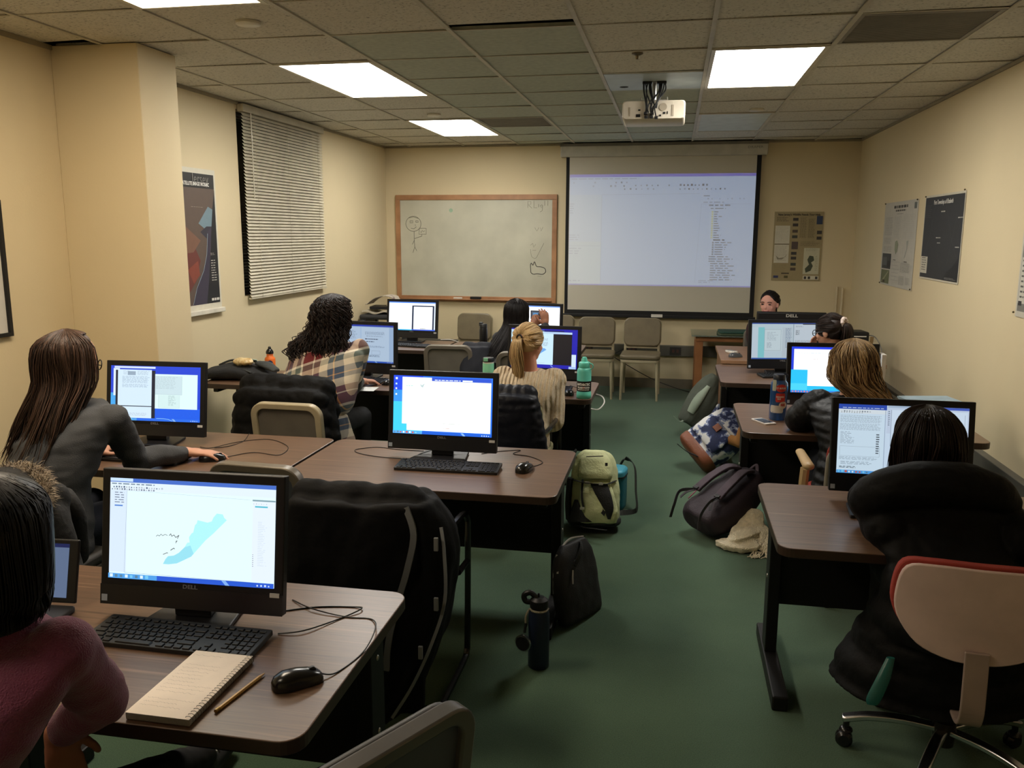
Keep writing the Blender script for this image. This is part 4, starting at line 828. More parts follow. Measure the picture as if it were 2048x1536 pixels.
def dC2(q):
    q.r(0, 0, 1, 1, (30, 30, 176)); q.r(0, 0.9, 0.5, 0.97, (200, 225, 250)); q.r(0.0, 0.88, 0.92, 0.93, (190, 220, 245)); q.r(0.42, 0.94, 0.8, 0.965, (16, 26, 80)); q.r(0.0, 0.09, 0.64, 0.88, (208, 240, 255)); q.r(0.64, 0.09, 0.92, 0.875, (20, 20, 28)); q.r(0.92, 0.0, 0.985, 0.37, (215, 235, 250)); q.r(0.88, 0.0, 0.98, 0.06, (170, 200, 245))
    q.text(0.2, 0.7, 0.57, 0.76, 4, (170, 192, 210), 0.6, 0.05); q.text(0.2, 0.56, 0.57, 0.67, 5, (170, 192, 210), 0.6, 0.05); q.poly([(0.18+(x-0.335)*0.95, 0.19+(y-0.17)*0.60) for x, y in shp], (110, 172, 240)); q.text(0.2, 0.42, 0.26, 0.44, 2, (190, 196, 200)); q.line([(0.1, 0.14), (0.52, 0.13)], 0.0008, (150, 170, 180))
    q.r(0, 0, 0.4, 0.075, (40, 80, 220)); q.poly([(0.6, 0.075), (0.62, 0.075), (0.65, 0.03), (0.63, 0.03)], (130, 160, 240))
def dC1(q):
    q.r(0, 0, 1, 1, (180, 210, 245)); q.r(0, 0.955, 1, 1, (36, 66, 190)); q.r(0.0, 0.045, 0.05, 0.955, (150, 184, 226)); q.r(0.05, 0.05, 0.45, 0.93, (196, 220, 248)); q.r(0.47, 0.05, 0.93, 0.93, (198, 222, 248)); q.r(0.93, 0.05, 1, 0.955, (172, 200, 236))
    q.text(0.1, 0.6, 0.4, 0.85, 10, (140, 160, 190), 0.4); q.text(0.1, 0.25, 0.4, 0.5, 12, (140, 160, 190), 0.4); q.text(0.53, 0.74, 0.86, 0.82, 5, (140, 160, 190), 0.5, 0.05); q.text(0.55, 0.68, 0.88, 0.72, 2, (140, 160, 190), 0.4); q.text(0.53, 0.60, 0.75, 0.64, 1, (60, 70, 100), 0.6, 0); q.text(0.55, 0.54, 0.7, 0.57, 1, (40, 50, 80), 0.6, 0.4); q.text(0.53, 0.4, 0.86, 0.45, 3, (140, 160, 190), 0.5)
    q.line([(0.64, 0.32), (0.78, 0.32), (0.78, 0.22), (0.64, 0.22), (0.64, 0.32)], 0.0012, (110, 130, 160)); q.text(0.56, 0.15, 0.78, 0.2, 2, (90, 110, 140), 0.5, 0.1); taskbar(q, (44, 90, 200), 4, 0.05)
def dD1(q):
    q.r(0, 0, 1, 1, (246, 250, 255)); q.r(0, 0.96, 1, 1, (90, 140, 235)); q.r(0.5, 0.03, 1.0, 0.88, (28, 40, 66)); q.r(0.535, 0.04, 0.94, 0.84, (244, 250, 255)); q.r(0.975, 0.04, 1.0, 0.9, (220, 235, 250)); q.text(0.68, 0.055, 0.8, 0.075, 1, (60, 60, 60), 0.9, 0); q.r(0, 0, 1, 0.035, (60, 180, 235)); q.r(0.5, 0, 1, 0.035, (50, 90, 210))
def dD2(q):
    q.r(0, 0, 1, 1, (248, 251, 255)); q.r(0, 0.96, 1, 1, (110, 150, 230)); q.text(0.7, 0.85, 0.8, 0.87, 1, (210, 150, 140), 0.8, 0); q.r(0, 0, 1, 0.04, (50, 110, 220)); q.text(0.1, 0.4, 0.4, 0.8, 12, (200, 208, 215))
def dR1(q):
    q.r(0, 0, 1, 1, (206, 226, 246)); q.r(0, 0.93, 0.375, 1, (44, 78, 180)); q.r(0.0, 0.87, 0.375, 0.93, (220, 232, 240)); q.icons(0.02, 0.26, 0.89, 12, 0.02, [(130, 140, 150), (180, 186, 190)]); q.icons(0.02, 0.2, 0.875, 9, 0.014, [(150, 160, 160)]); q.text(0.03, 0.945, 0.35, 0.955, 1, (200, 215, 240), 0.9, 0)
    q.r(0.0, 0.05, 0.36, 0.86, (208, 230, 246)); q.text(0.015, 0.73, 0.34, 0.84, 7, (128, 142, 158), 0.28, 0.1, 0.02); q.text(0.015, 0.62, 0.34, 0.72, 6, (128, 142, 158), 0.28, 0.1, 0.02); q.text(0.02, 0.42, 0.13, 0.6, 9, (118, 130, 145), 0.25, 0.4); q.line([(0.02, 0.39), (0.33, 0.39), (0.33, 0.25), (0.02, 0.25), (0.02, 0.39)], 0.0008, (150, 164, 176)); q.text(0.3, 0.28, 0.33, 0.58, 9, (90, 100, 110), 0.5)
    q.text(0.015, 0.19, 0.33, 0.235, 3, (120, 135, 150), 0.3); q.text(0.03, 0.12, 0.28, 0.17, 3, (110, 124, 140), 0.3); q.text(0.02, 0.07, 0.16, 0.1, 2, (50, 60, 70), 0.5)
    q.line([(0.365, 0.06), (0.365, 0.93)], 0.002, (150, 168, 190)); q.r(0.375, 0.6, 1, 0.97, (198, 214, 236)); q.r(0.41, 0.42, 0.99, 0.94, (212, 230, 248)); q.line([(0.41, 0.94), (0.41, 0.42), (0.99, 0.42)], 0.002, (150, 166, 186)); q.text(0.5, 0.915, 0.6, 0.93, 1, (110, 120, 140), 0.9, 0); q.r(0.6, 0.965, 1, 1, (70, 96, 190)); q.r(0.38, 0.97, 0.6, 1, (170, 190, 215)); q.text(0.385, 0.7, 0.4, 0.92, 8, (110, 124, 140), 0.4)
    q.line([(0.97, 0.9), (0.97, 0.5)], 0.0012, (150, 164, 180)); taskbar(q, (60, 130, 210), 9, 0.055)
def dR2(q):
    q.r(0, 0, 1, 1, (40, 180, 232)); q.r(0, 0.93, 1, 1, (34, 60, 214)); q.r(0, 0.5, 0.03, 1, (36, 60, 200)); q.r(0.03, 0.5, 0.95, 0.95, (248, 252, 255)); q.r(0.2, 0.15, 0.95, 0.9, (252, 253, 255)); q.text(0.05, 0.85, 0.6, 0.87, 1, (190, 206, 226), 0.6, 0.1); q.text(0.05, 0.78, 0.7, 0.79, 1, (205, 214, 224), 0.6, 0.1); q.text(0.2, 0.73, 0.32, 0.74, 1, (190, 180, 176), 0.9, 0); q.line([(0.7, 0.4), (0.7, 0.74)], 0.0016, (190, 190, 190)); q.r(0, 0, 1, 0.05, (50, 120, 210)); q.icons(0.02, 0.3, 0.01, 8, 0.03, [(190, 220, 240), (220, 120, 100)]); q.r(0, 0.05, 0.2, 0.2, (70, 196, 240))
def dR3(q):
    q.r(0, 0, 1, 1, (200, 220, 232)); q.r(0, 0.97, 1, 1, (60, 90, 170)); q.r(0.1, 0.04, 0.2, 0.88, (140, 214, 222)); q.r(0, 0.04, 0.1, 0.88, (206, 224, 238)); q.r(0.2, 0.22, 0.5, 0.82, (210, 228, 236)); q.line([(0.2, 0.82), (0.46, 0.82), (0.46, 0.24), (0.2, 0.24), (0.2, 0.82)], 0.0016, (140, 160, 176)); q.text(0.24, 0.5, 0.42, 0.74, 7, (160, 176, 190), 0.3, 0.5); q.text(0.24, 0.3, 0.32, 0.46, 6, (150, 165, 180), 0.4); q.r(0.48, 0.06, 0.64, 0.88, (196, 212, 224)); q.text(0.53, 0.3, 0.63, 0.85, 14, (130, 150, 176), 0.4)
    q.r(0.655, 0.04, 0.66, 0.97, (70, 80, 96)); q.r(0.665, 0.04, 0.99, 0.96, (208, 222, 234)); q.text(0.69, 0.88, 0.82, 0.92, 2, (140, 150, 160), 0.4); q.text(0.69, 0.66, 0.75, 0.8, 5, (110, 120, 130), 0.5, 0.1); q.text(0.68, 0.46, 0.96, 0.52, 3, (130, 140, 150), 0.4); q.r(0, 0, 1, 0.035, (60, 100, 180)); q.r(0.8, 0.955, 1, 0.98, (30, 36, 50))
monitor('nearest black monitor showing a pale blue coastal map, on the lower left desk', -1.175, 1.835, math.radians(2), dA, 1.08, tilt=-9)
monitor('black monitor with a nearly white document, on the second row desk beside the aisle', -0.976, 3.505, math.radians(-0.4), dB2, 1.35, tilt=-6.5)
monitor('black monitor with a dark bordered page, before the long brown haired person', -2.37, 3.50, math.radians(3), dB1, 1.05, tilt=-9)
monitor('black monitor with a blue map and black panel, before the blond ponytail', -0.823, 5.47, math.radians(-5.4), dC2, 1.0, tilt=-4.5)
monitor('black monitor with two grey-blue pages, before the plaid shawl', -2.07, 5.46, math.radians(-6), dC1, 0.72)
monitor('black monitor with white pages in the front left corner', -2.33, 7.38, math.radians(-4), dD1, 1.3, tilt=-7)
monitor('black monitor with a white page behind the long black hair', -1.17, 7.25, math.radians(-10), dD2, 1.3)
monitor('nearest black monitor on the right, partly behind the black coated head', 0.849, 3.23, 0.0, dR1, 0.85, tilt=-8)
monitor('black monitor with a white window over cyan desktop, on the second right desk', 0.895, 4.905, math.radians(2.9), dR2, 1.3, tilt=-8)
monitor('black monitor with a pale turquoise strip, on the third right desk', 0.786, 6.225, math.radians(10.3), dR3, 0.72, tilt=-5)
# instructor monitor: its back faces the room
t = thing('monitor', 'black monitor turned away, large grey logo on its back, front right desk', 'computer monitor', (0.965, 7.26, 0.71), PI, 'black desk computers')
b = B(); b.box(-0.275, -0.01, 0.06, 0.275, 0.016, 0.322); b.rings([[(x_*k, yy, 0.2+(z_-0.2)*k) for x_, z_ in ((-0.275, 0.065), (0.275, 0.065), (0.275, 0.322), (-0.275, 0.322))] for yy, k in ((0.016, 1), (0.04, 0.96))]); b.make('housing', bezel_m, t, sm=0, bev=0.006)
o = text_mesh('logo', 'DELL', 0.034, mat('silver logo', (176, 176, 172), 0.4), t, (-0.0, 0.0405, 0.293), (PI/2, 0, PI), sx=1.25, bold=0.0008)
q = Pic(0.5, 0.24, 0.5); q.r(0, 0, 1, 1, (200, 215, 235)); q.make('screen', t, (0, -0.0105, 0.08))
b = B(); b.prism(rrect(-0.12, -0.09, 0.12, 0.09, 0.03), 0, 0.012); b.box(-0.04, 0.0, 0.01, 0.04, 0.05, 0.12); b.make('stand', bezel_m, t, sm=0)
# ---- keyboards
kb_m = mat('black keyboard plastic', (18, 17, 17), 0.5); key_m = mat('black key cap', (24, 23, 23), 0.45, spec=0.35)
def layout():
    K = []; U = 0.0188; x0 = -0.2115; rows = [0.045, 0.0225, 0.0035, -0.0155, -0.0345, -0.0535]
    def k(x, r, w=1.0, h=1.0): K.append((x0+(x+w/2)*U, rows[r]+(h-1)*-U/2, w*U*0.84, (0.011 if r == 0 else 0.0158)+(h-1)*U))
    for i in range(13): k(0 if i == 0 else 1+i+0.3*(i//4.01)-0.0, 0, 0.95)
    for i in range(13): k(i, 1)
    k(13, 1, 2)
    k(0, 2, 1.5)
    for i in range(12): k(1.5+i, 2)
    k(13.5, 2, 1.5); k(0, 3, 1.75)
    for i in range(11): k(1.75+i, 3)
    k(12.75, 3, 2.25); k(0, 4, 2.25)
    for i in range(10): k(2.25+i, 4)
    k(12.25, 4, 2.75)
    for x, w in ((0, 1.25), (1.25, 1.25), (2.5, 1.25), (3.75, 6.25), (10, 1.25), (11.25, 1.25), (12.5, 1.25), (13.75, 1.25)): k(x, 5, w)
    for r in (0, 1, 2):
        for i in range(3): k(15.25+i, r)
    k(16.25, 4)
    for i in range(3): k(15.25+i, 5)
    for r in (1, 2, 3, 4):
        for i in range(3): k(18.5+i, r)
    for i in range(4): k(18.5+i, 0)
    k(21.5, 1); k(21.5, 3, 1, 2) if False else k(21.5, 2); k(21.5, 3); k(21.5, 4); k(18.5, 5, 2); k(20.5, 5); k(21.5, 5)
    return K
KL = layout()
def keyboard(label, x, y, rz, fine=False):
    t = thing('keyboard', label, 'keyboard', (x, y, T), rz, 'black computer keyboards')
    sl = math.radians(3.5)
    b = B(); b.M = tr(0, 0, 0.006)@rotx(sl); b.prism(rrect(-0.221, -0.066, 0.221, 0.062, 0.006, 3), -0.003, 0.010); b.make('tray', kb_m, t, sm=0, bev=0.002)
    b = B(); b.box(-0.2, 0.045, 0.0, -0.17, 0.057, 0.012); b.box(0.17, 0.045, 0.0, 0.2, 0.057, 0.012); b.box(-0.2, -0.06, 0, 0.2, -0.05, 0.004); b.make('feet', kb_m, t, sm=0)
    Mk = tr(0, 0, 0.006)@rotx(sl)
    if fine:
        cache = {}
        for kx, ky, w, h in KL:
            key = (round(w, 4), round(h, 4))
            if key not in cache:
                b = B(); b.rings([rr_ for rr_ in ([(-w/2, -h/2, 0.008), (w/2, -h/2, 0.008), (w/2, h/2, 0.008), (-w/2, h/2, 0.008)], [(-w/2*0.88, -h/2*0.86, 0.0135), (w/2*0.88, -h/2*0.86, 0.0135), (w/2*0.88, h/2*0.9, 0.0135), (-w/2*0.88, h/2*0.9, 0.0135)])])
                o = b.make('key', key_m, t, sm=0, bev=0.0008, seg=1); cache[key] = o
            else:
                o = cache[key].copy(); COL.objects.link(o); o.parent = t
            o.matrix_local = Mk@tr(kx, ky, 0)
    else:
        b = B()
        for kx, ky, w, h in KL:
            b.M = Mk@tr(kx, ky, 0); b.rings([[(-w/2, -h/2, 0.008), (w/2, -h/2, 0.008), (w/2, h/2, 0.008), (-w/2, h/2, 0.008)], [(-w/2*0.88, -h/2*0.86, 0.0135), (w/2*0.88, -h/2*0.86, 0.0135), (w/2*0.88, h/2*0.9, 0.0135), (-w/2*0.88, h/2*0.9, 0.0135)]])
        b.make('keys', key_m, t, sm=0)
    return t
keyboard('nearest black keyboard, behind the open notebook', -1.155, 1.735, math.radians(-8.5)+math.radians(8), True)
keyboard('black keyboard on the second row desk beside the aisle', -0.905, 3.345, math.radians(1), True)
keyboard('black keyboard under the hand of the person with long brown hair', -2.27, 3.22, math.radians(-2))
keyboard('black keyboard before the person in the cream sweater', -0.83, 5.25, math.radians(-4))
keyboard('black keyboard before the plaid shawl', -2.08, 5.30, math.radians(-5))
keyboard('black keyboard in the front left corner', -2.28, 7.08, math.radians(-12))
keyboard('black keyboard beside the sleeve of the black coated person', 0.865, 3.06, math.radians(-4))
keyboard('dark keyboard on the third right desk beside the tall blue bottle', 0.83, 6.10, math.radians(16))
# ---- mice
mouse_m = mat('glossy black mouse', (20, 19, 19), 0.22, spec=0.5)
def mouse(label, x, y, rz, tail=None, m_=None):
    t = thing('computer_mouse', label, 'computer mouse', (x, y, T), rz, 'black computer mice')
    b = B(); R = []
    for s_, w, h in ((-1, 0.02, 0.1), (-0.97, 0.45, 0.5), (-0.85, 0.72, 0.78), (-0.5, 0.98, 1.0), (0, 0.95, 1.0), (0.5, 0.92, 0.82), (0.85, 0.8, 0.6), (0.97, 0.6, 0.42), (1, 0.05, 0.2)):
        R.append([(0.031*w*math.copysign(abs(math.cos(a))**0.8, math.cos(a)), s_*0.056, max(0.001, 0.002+(0.034*h)*max(0, math.sin(a))**0.75)) for a in [PI*2*k/20 for k in range(20)]])
    b.rings(R); b.make('shell', m_ or mouse_m, t, sm=50)
    b = B(); b.lathe([(0, -0.0035), (0.009, -0.0035), (0.009, 0.0035), (0, 0.0035)], c=(0, 0.034, 0.024), ax=roty(PI/2), n=14); b.make('scroll_wheel', dark_pl, t)
    if tail:
        M = t.matrix_basis.inverted() if False else (Matrix.Translation((x, y, T))@rotz(rz)).inverted()
        b = B(); pts = [tuple(M@Vector(p)) for p in tail]; b.tube(cat([(0, 0.054, 0.01)]+pts, 6), 0.0017, 6); b.make('cable', black_pl, t)
    return t
Z = T+0.002
mouse('nearest black mouse beside the yellow pencil', -0.782, 1.60, math.radians(-48), [(-0.715, 1.66, Z), (-0.69, 1.76, Z), (-0.695, 1.86, Z+0.01), (-0.73, 1.93, Z), (-0.80, 1.93, Z), (-0.9, 1.95, Z+0.004), (-0.98, 2.0, Z)])
mouse('black mouse on the second row desk beside the aisle', -0.585, 3.375, math.radians(-12), [(-0.55, 3.45, Z), (-0.53, 3.52, Z), (-0.60, 3.60, Z), (-0.68, 3.63, Z), (-0.66, 3.70, Z), (-0.75, 3.66, Z), (-0.82, 3.60, Z)])
mouse('black mouse under the hand of the person with long brown hair', -1.945, 3.262, math.radians(-60), [(-1.90, 3.34, Z), (-1.83, 3.42, Z), (-1.70, 3.40, Z), (-1.73, 3.55, Z), (-1.88, 3.66, Z), (-2.0, 3.58, Z), (-2.04, 3.42, Z+0.01), (-2.12, 3.46, Z)])
mouse('black mouse before the turquoise bottle', -0.605, 5.10, math.radians(5), [(-0.58, 5.18, Z), (-0.56, 5.30, Z), (-0.64, 5.42, Z)])
mouse('black mouse under the hand of the person in the plaid shawl', -1.815, 5.22, math.radians(-10), [(-1.81, 5.3, Z), (-1.86, 5.42, Z)])
g = mouse('grey mouse on the front right desk beside the white handset', 0.50, 6.78, math.radians(-60), None, mat('grey mouse shell', (70, 72, 76), 0.3)); g.location.z = 0.71
# loose cables lying on the desks
def cable(label, pts, r=0.0018, m_=None, name='cable'):
    b = B(); b.tube(cat(pts, 6), r, 6); o = b.make(name, m_ or black_pl); tag(o, label, 'cable'); return o
cable('thin black cable looping from the nearest monitor over the desk to the keyboard', [(-0.99, 1.92, Z), (-0.90, 1.97, Z), (-0.80, 1.99, Z), (-0.775, 1.975, Z+0.004), (-0.81, 1.92, Z), (-0.87, 1.83, Z+0.004), (-0.93, 1.81, Z)])
cable('thin black keyboard cable looped left of the second row monitor', [(-1.02, 3.43, Z), (-1.12, 3.45, Z), (-1.25, 3.46, Z), (-1.36, 3.50, Z), (-1.40, 3.56, Z), (-1.32, 3.62, Z), (-1.2, 3.60, Z), (-1.05, 3.6, Z)])
cable('thin black keyboard cable in front of the second row monitor stand', [(-1.07, 3.42, Z), (-1.11, 3.47, Z), (-1.0, 3.55, Z+0.03), (-0.9, 3.58, Z+0.03)])
cable('short black cable with a white plug beyond the long-haired person\'s monitor', [(-2.05, 3.46, Z), (-2.0, 3.50, Z), (-1.98, 3.60, Z), (-1.99, 3.68, Z+0.02)])
cable('white cable loop hanging from the third row desk edge beside the turquoise bottle', [(-0.475, 5.35, T-0.035), (-0.42, 5.32, T-0.045), (-0.40, 5.25, T-0.07), (-0.43, 5.18, T-0.1), (-0.475, 5.14, T-0.09)], 0.004, white_pl)
cable('white cable behind the monitor in the front left corner', [(-2.07, 7.42, Z+0.02), (-1.98, 7.44, Z+0.02), (-1.9, 7.42, Z)], 0.003, white_pl)
cable('black power cord from the wall socket between the padded chairs', [(-0.42, YF-0.06, 0.44), (-0.45, YF-0.09, 0.46), (-0.56, YF-0.12, 0.40), (-0.62, YF-0.11, 0.36), (-0.5, YF-0.1, 0.28), (-0.2, YF-0.1, 0.12), (0.1, YF-0.14, 0.02), (0.3, YF-0.3, 0.006)], 0.004)
cable('black cable lying on the floor behind the nearest right desk', [(0.70, 4.35, 0.006), (0.66, 4.45, 0.006), (0.75, 4.55, 0.006), (0.9, 4.5, 0.006)], 0.005)
# ================================================================ THINGS ON THE DESKS
# spiral notebook
nb = thing('spiral_notebook', 'open spiral notebook with pencil handwriting beside the nearest keyboard', 'notebook', (-0.990, 1.538, T), math.radians(0))
pg = mat('cream notebook paper', (238, 222, 204), 0.7); 
b = B(); b.prism([(-0.075, -0.135), (0.068, -0.135), (0.068, 0.13), (-0.075, 0.13)], 0.001, 0.016); b.make('page_block', mat('grey page edges', (150, 146, 138), 0.8, bump=(400, 0.4)), nb, sm=0, bev=0.002)
q = Pic(0.143, 0.265, 0); q.r(0, 0, 1, 1, (238, 222, 204)); random.seed(4)
for i in range(16):
    y = 0.93-i*0.054
    if i in (1, 2, 12): continue
    x = 0.08; pts = []; end = random.uniform(0.45, 0.9)
    while x < end: pts.append((x, y+random.uniform(-0.008, 0.009)-x*0.01)); x += 0.018
    q.line(pts, 0.0006, (176, 160, 146))
o = q.make('written_page', nb); o.matrix_local = tr(-0.0035, -0.135, 0.0165)@rotx(-PI/2)
b = B()
for i in range(26):
    y = -0.128+i*0.0101; b.tube([(0.062+0.010*math.cos(a), y+0.0012*k/8, 0.010+0.0095*math.sin(a)) for k, a in enumerate([PI*1.25-2*PI*j/10 for j in range(10)])], 0.0007, 4)
b.make('wire_binding', mat('grey wire', (120, 116, 110), 0.3, 0.8), nb)
# pencil
pc = thing('pencil', 'yellow pencil lying right of the spiral notebook', 'pencil', (-0.882, 1.55, T), math.radians(-9.5))
b = B(); b.tube([(0, -0.08, 0.0045), (0, 0.055, 0.0045)], 0.0042, 6); b.make('shaft', mat('yellow pencil paint', (196, 150, 66), 0.4), pc, sm=0)
b = B(); b.tube([(0, 0.055, 0.0045), (0, 0.073, 0.0045)], [0.0042, 0.001], 6); b.make('tip', mat('bare pencil wood', (196, 160, 120), 0.7), pc)
b = B(); b.tube([(0, -0.08, 0.0045), (0, -0.092, 0.0045)], 0.0044, 10); b.make('ferrule', mat('brass ferrule', (150, 120, 60), 0.3, 0.8), pc)
# tablet / laptop at far left of nearest desk
lp = thing('laptop', 'dark laptop screen behind the nearest monitor, beside the purple sweater', 'laptop', (-1.665, 1.72, T), math.radians(4))
b = B(); b.M = tr(0, 0.10, 0.02)@rotx(math.radians(-14)); b.prism(rrect(-0.16, 0.0, 0.16, 0.2, 0.01), -0.004, 0.004) if False else b.box(-0.165, -0.005, 0, 0.165, 0.005, 0.165); b.make('lid', black_pl, lp, sm=0, bev=0.003)
q = Pic(0.29, 0.14, 0.34); q.r(0, 0, 1, 1, (150, 178, 226)); q.r(0, 0.93, 1, 1, (30, 52, 130)); q.r(0.04, 0.0, 0.6, 0.88, (186, 204, 236)); q.text(0.45, 0.8, 0.6, 0.82, 1, (90, 100, 130), 0.8, 0); q.text(0.1, 0.1, 0.55, 0.7, 12, (150, 165, 195), 0.3)
o = q.make('screen', lp); o.matrix_local = tr(0, 0.10, 0.02)@rotx(math.radians(-14))@tr(-0.005, -0.0058, 0.014)
b = B(); b.prism(rrect(-0.165, -0.11, 0.165, 0.10, 0.01), 0.0, 0.014); b.make('keyboard_deck', dark_pl, lp, sm=0, bev=0.003)
# bottles
def bottle(name, label, x, y, z, parts, rz=0):
    t = thing(name, label, 'bottle', (x, y, z), rz)
    for nm, prof, m_ in parts:
        b = B(); b.lathe(prof, n=28); b.make(nm, m_, t, sm=50)
    return t
# 1 navy flask on the floor
fl = bottle('water_bottle', 'dark navy insulated bottle standing on the green carpet in the aisle', -0.462, 3.02, 0, [('body', [(0, 0), (0.037, 0), (0.041, 0.004), (0.041, 0.215), (0.036, 0.235), (0, 0.235)], mat('navy powder coat', (22, 34, 62), 0.5)), ('neck_ring', [(0, 0.235), (0.03, 0.235), (0.03, 0.242), (0, 0.242)], silver)])
b = B(); b.lathe([(0, 0.242), (0.034, 0.242), (0.036, 0.25), (0.034, 0.275), (0.02, 0.285), (0, 0.285)], n=24); b.tube(cat([(-0.01, 0, 0.282), (-0.035, 0, 0.30), (-0.058, -0.002, 0.288), (-0.052, -0.003, 0.266), (-0.03, 0, 0.262)], 5), 0.011, 10); b.tube([(0, 0, 0.28), (-0.002, 0, 0.30)], 0.004, 6); b.make('flip_lid', black_pl, fl)
b = B(); b.tube(cat([(0.036*math.cos(a), 0.036*math.sin(a), 0.238) for a in (0.2, -0.6, -1.4, -2.2, -2.8)]+[(-0.048, -0.02, 0.21), (-0.046, -0.026, 0.165)], 4), 0.004, 6); b.make('braided_cord', mat('pale braided cord', (168, 160, 140), 0.8, bump=(300, 0.8)), fl)
b = B(); b.lathe([(0, -0.006), (0.029, -0.006), (0.034, -0.002), (0.034, 0.006), (0, 0.006)], c=(-0.052, -0.05, 0.115), n=28, ax=rotz(-0.35)@rotx(PI/2)); b.make('compass_rim', chrome, fl); 
b = B(); b.lathe([(0, 0), (0.028, 0), (0.028, 0.002), (0, 0.002)], c=(-0.0545, -0.0565, 0.115), n=28, ax=rotz(-0.35)@rotx(PI/2)); b.tube([(-0.05, -0.035, 0.15), (-0.046, -0.026, 0.185)], 0.006, 6); b.make('clip_face', black_pl, fl)
# 2 turquoise flask
tq = mat('turquoise powder coat', (92, 190, 170), 0.4)
tb = bottle('water_bottle', 'turquoise bottle with a black label at the third row desk corner', -0.507, 5.02, T, [('body', [(0, 0), (0.041, 0), (0.045, 0.004), (0.045, 0.03), (0.0435, 0.032), (0.043, 0.165), (0.038, 0.18), (0.032, 0.186), (0, 0.186)], tq), ('lid', [(0, 0.186), (0.033, 0.186), (0.034, 0.192), (0.034, 0.214), (0.03, 0.22), (0.019, 0.224), (0.014, 0.246), (0.012, 0.25), (0, 0.25)], tq)])
b = B(); b.tube([(0.036+0.018*math.cos(a), -0.012, 0.196+0.018*math.sin(a)) for a in [2*PI*k/16 for k in range(16)]], 0.0035, 6, closed=True); b.tube([(0.02, -0.005, 0.224), (0.036, -0.01, 0.212)], 0.005, 6); b.make('carry_loop', tq, tb)
b = B(); b.lathe([(0.0430, 0.045), (0.0437, 0.045), (0.0437, 0.108), (0.0430, 0.108)], n=36); b.make('label', mat('black bottle label', (16, 16, 16), 0.4), tb)
def curved_text(parent, body, size, R, z, m_, a0=-PI/2, sx=1.0, bold=0.0006):
    o = text_mesh('lettering', body, size, m_, parent, (0, 0, 0), (0, 0, 0), ext=0.0, sx=1.0, bold=bold)
    for v in o.data.vertices:
        a = a0+v.co.x*sx/R; v.co = Vector((R*math.cos(a), R*math.sin(a), z+v.co.y))
    return o
curved_text(tb, 'ANTARCTIC', 0.020, 0.0443, 0.088, white_ink, sx=0.8, bold=0.001); curved_text(tb, 'PALMER', 0.015, 0.0443, 0.069, white_ink, a0=-PI/2-0.42, sx=0.72, bold=0.0008); curved_text(tb, 'STATION', 0.015, 0.0443, 0.069, white_ink, a0=-PI/2+0.52, sx=0.6, bold=0.0008); curved_text(tb, 'UNITED STATES ANTARCTIC PROGRAM', 0.006, 0.0443, 0.056, white_ink, sx=0.7)
b = B(); b.ell((0.0438*math.cos(-PI/2+0.05), 0.0438*math.sin(-PI/2+0.05), 0.069), (0.007, 0.002, 0.006), n=10, m=6); b.make('round_mark', mat('pale red mark', (210, 160, 150), 0.5), tb)
# 3 mint bottle
mb = bottle('water_bottle', 'mint green bottle with a black flip lid beside the blond ponytail', -1.19, 5.44, T, [('body', [(0, 0), (0.036, 0), (0.038, 0.004), (0.038, 0.125), (0.036, 0.13), (0, 0.13)], mat('mint enamel', (128, 200, 160), 0.4)), ('neck_ring', [(0, 0.13), (0.037, 0.13), (0.037, 0.138), (0, 0.138)], mat('pale ring', (206, 204, 190), 0.4)), ('lid', [(0, 0.138), (0.037, 0.138), (0.038, 0.142), (0.038, 0.16), (0.034, 0.166), (0, 0.166)], black_pl)])
b = B(); b.box(-0.025, -0.0395, 0.145, 0.005, -0.034, 0.168); b.make('flip_spout', mat('mint enamel', (128, 200, 160)), mb, sm=0, bev=0.002)
# 4 blue clear bottle with stickers
bm_ = mat('translucent blue plastic', (50, 92, 150), 0.12, spec=0.6, trans=0.35)
bb = bottle('water_bottle', 'clear blue bottle covered in red stickers on the second right desk', 0.578, 4.64, T, [('body', [(0, 0), (0.041, 0), (0.045, 0.006), (0.045, 0.18), (0.043, 0.2), (0.032, 0.214), (0.03, 0.218), (0, 0.218)], bm_), ('lid', [(0, 0.216), (0.033, 0.216), (0.033, 0.242), (0.03, 0.246), (0, 0.246)], mat('dark blue lid', (20, 28, 44), 0.35))])
b = B(); b.tube(cat([(0.033, 0, 0.222), (0.037, -0.005, 0.245), (0.02, -0.01, 0.25)], 4), 0.004, 6); b.make('lid_strap', mat('dark blue lid', (20, 28, 44)), bb)
def sticker(parent, a0, z0, wa, hh, c, R=0.0457, round_=True, n=22, name='sticker'):
    b = B(); C = b.v((R*1.002*math.cos(a0), R*1.002*math.sin(a0), z0)); V = []
    for k in range(n):
        a = 2*PI*k/n; cx_, cz_ = math.cos(a), math.sin(a)
        if not round_:
            s_ = 1/max(abs(cx_), abs(cz_)); cx_ *= s_; cz_ *= s_
        V.append((a0+wa*cx_, z0+hh*cz_))
    rings = []
    for k_ in (1.0, 0.66, 0.33):
        rings.append([b.v((R*math.cos(a0+(a-a0)*k_), R*math.sin(a0+(a-a0)*k_), z0+(z-z0)*k_)) for a, z in V])
    for r0, r1 in zip(rings, rings[1:]):
        for k in range(n): b.f([r0[k], r0[(k+1) % n], r1[(k+1) % n], r1[k]])
    for k in range(n): b.f([rings[-1][k], rings[-1][(k+1) % n], C])
    return b.make(name, mat('sticker %d %d %d' % c, c, 0.45), parent)
RED = (206, 58, 44)
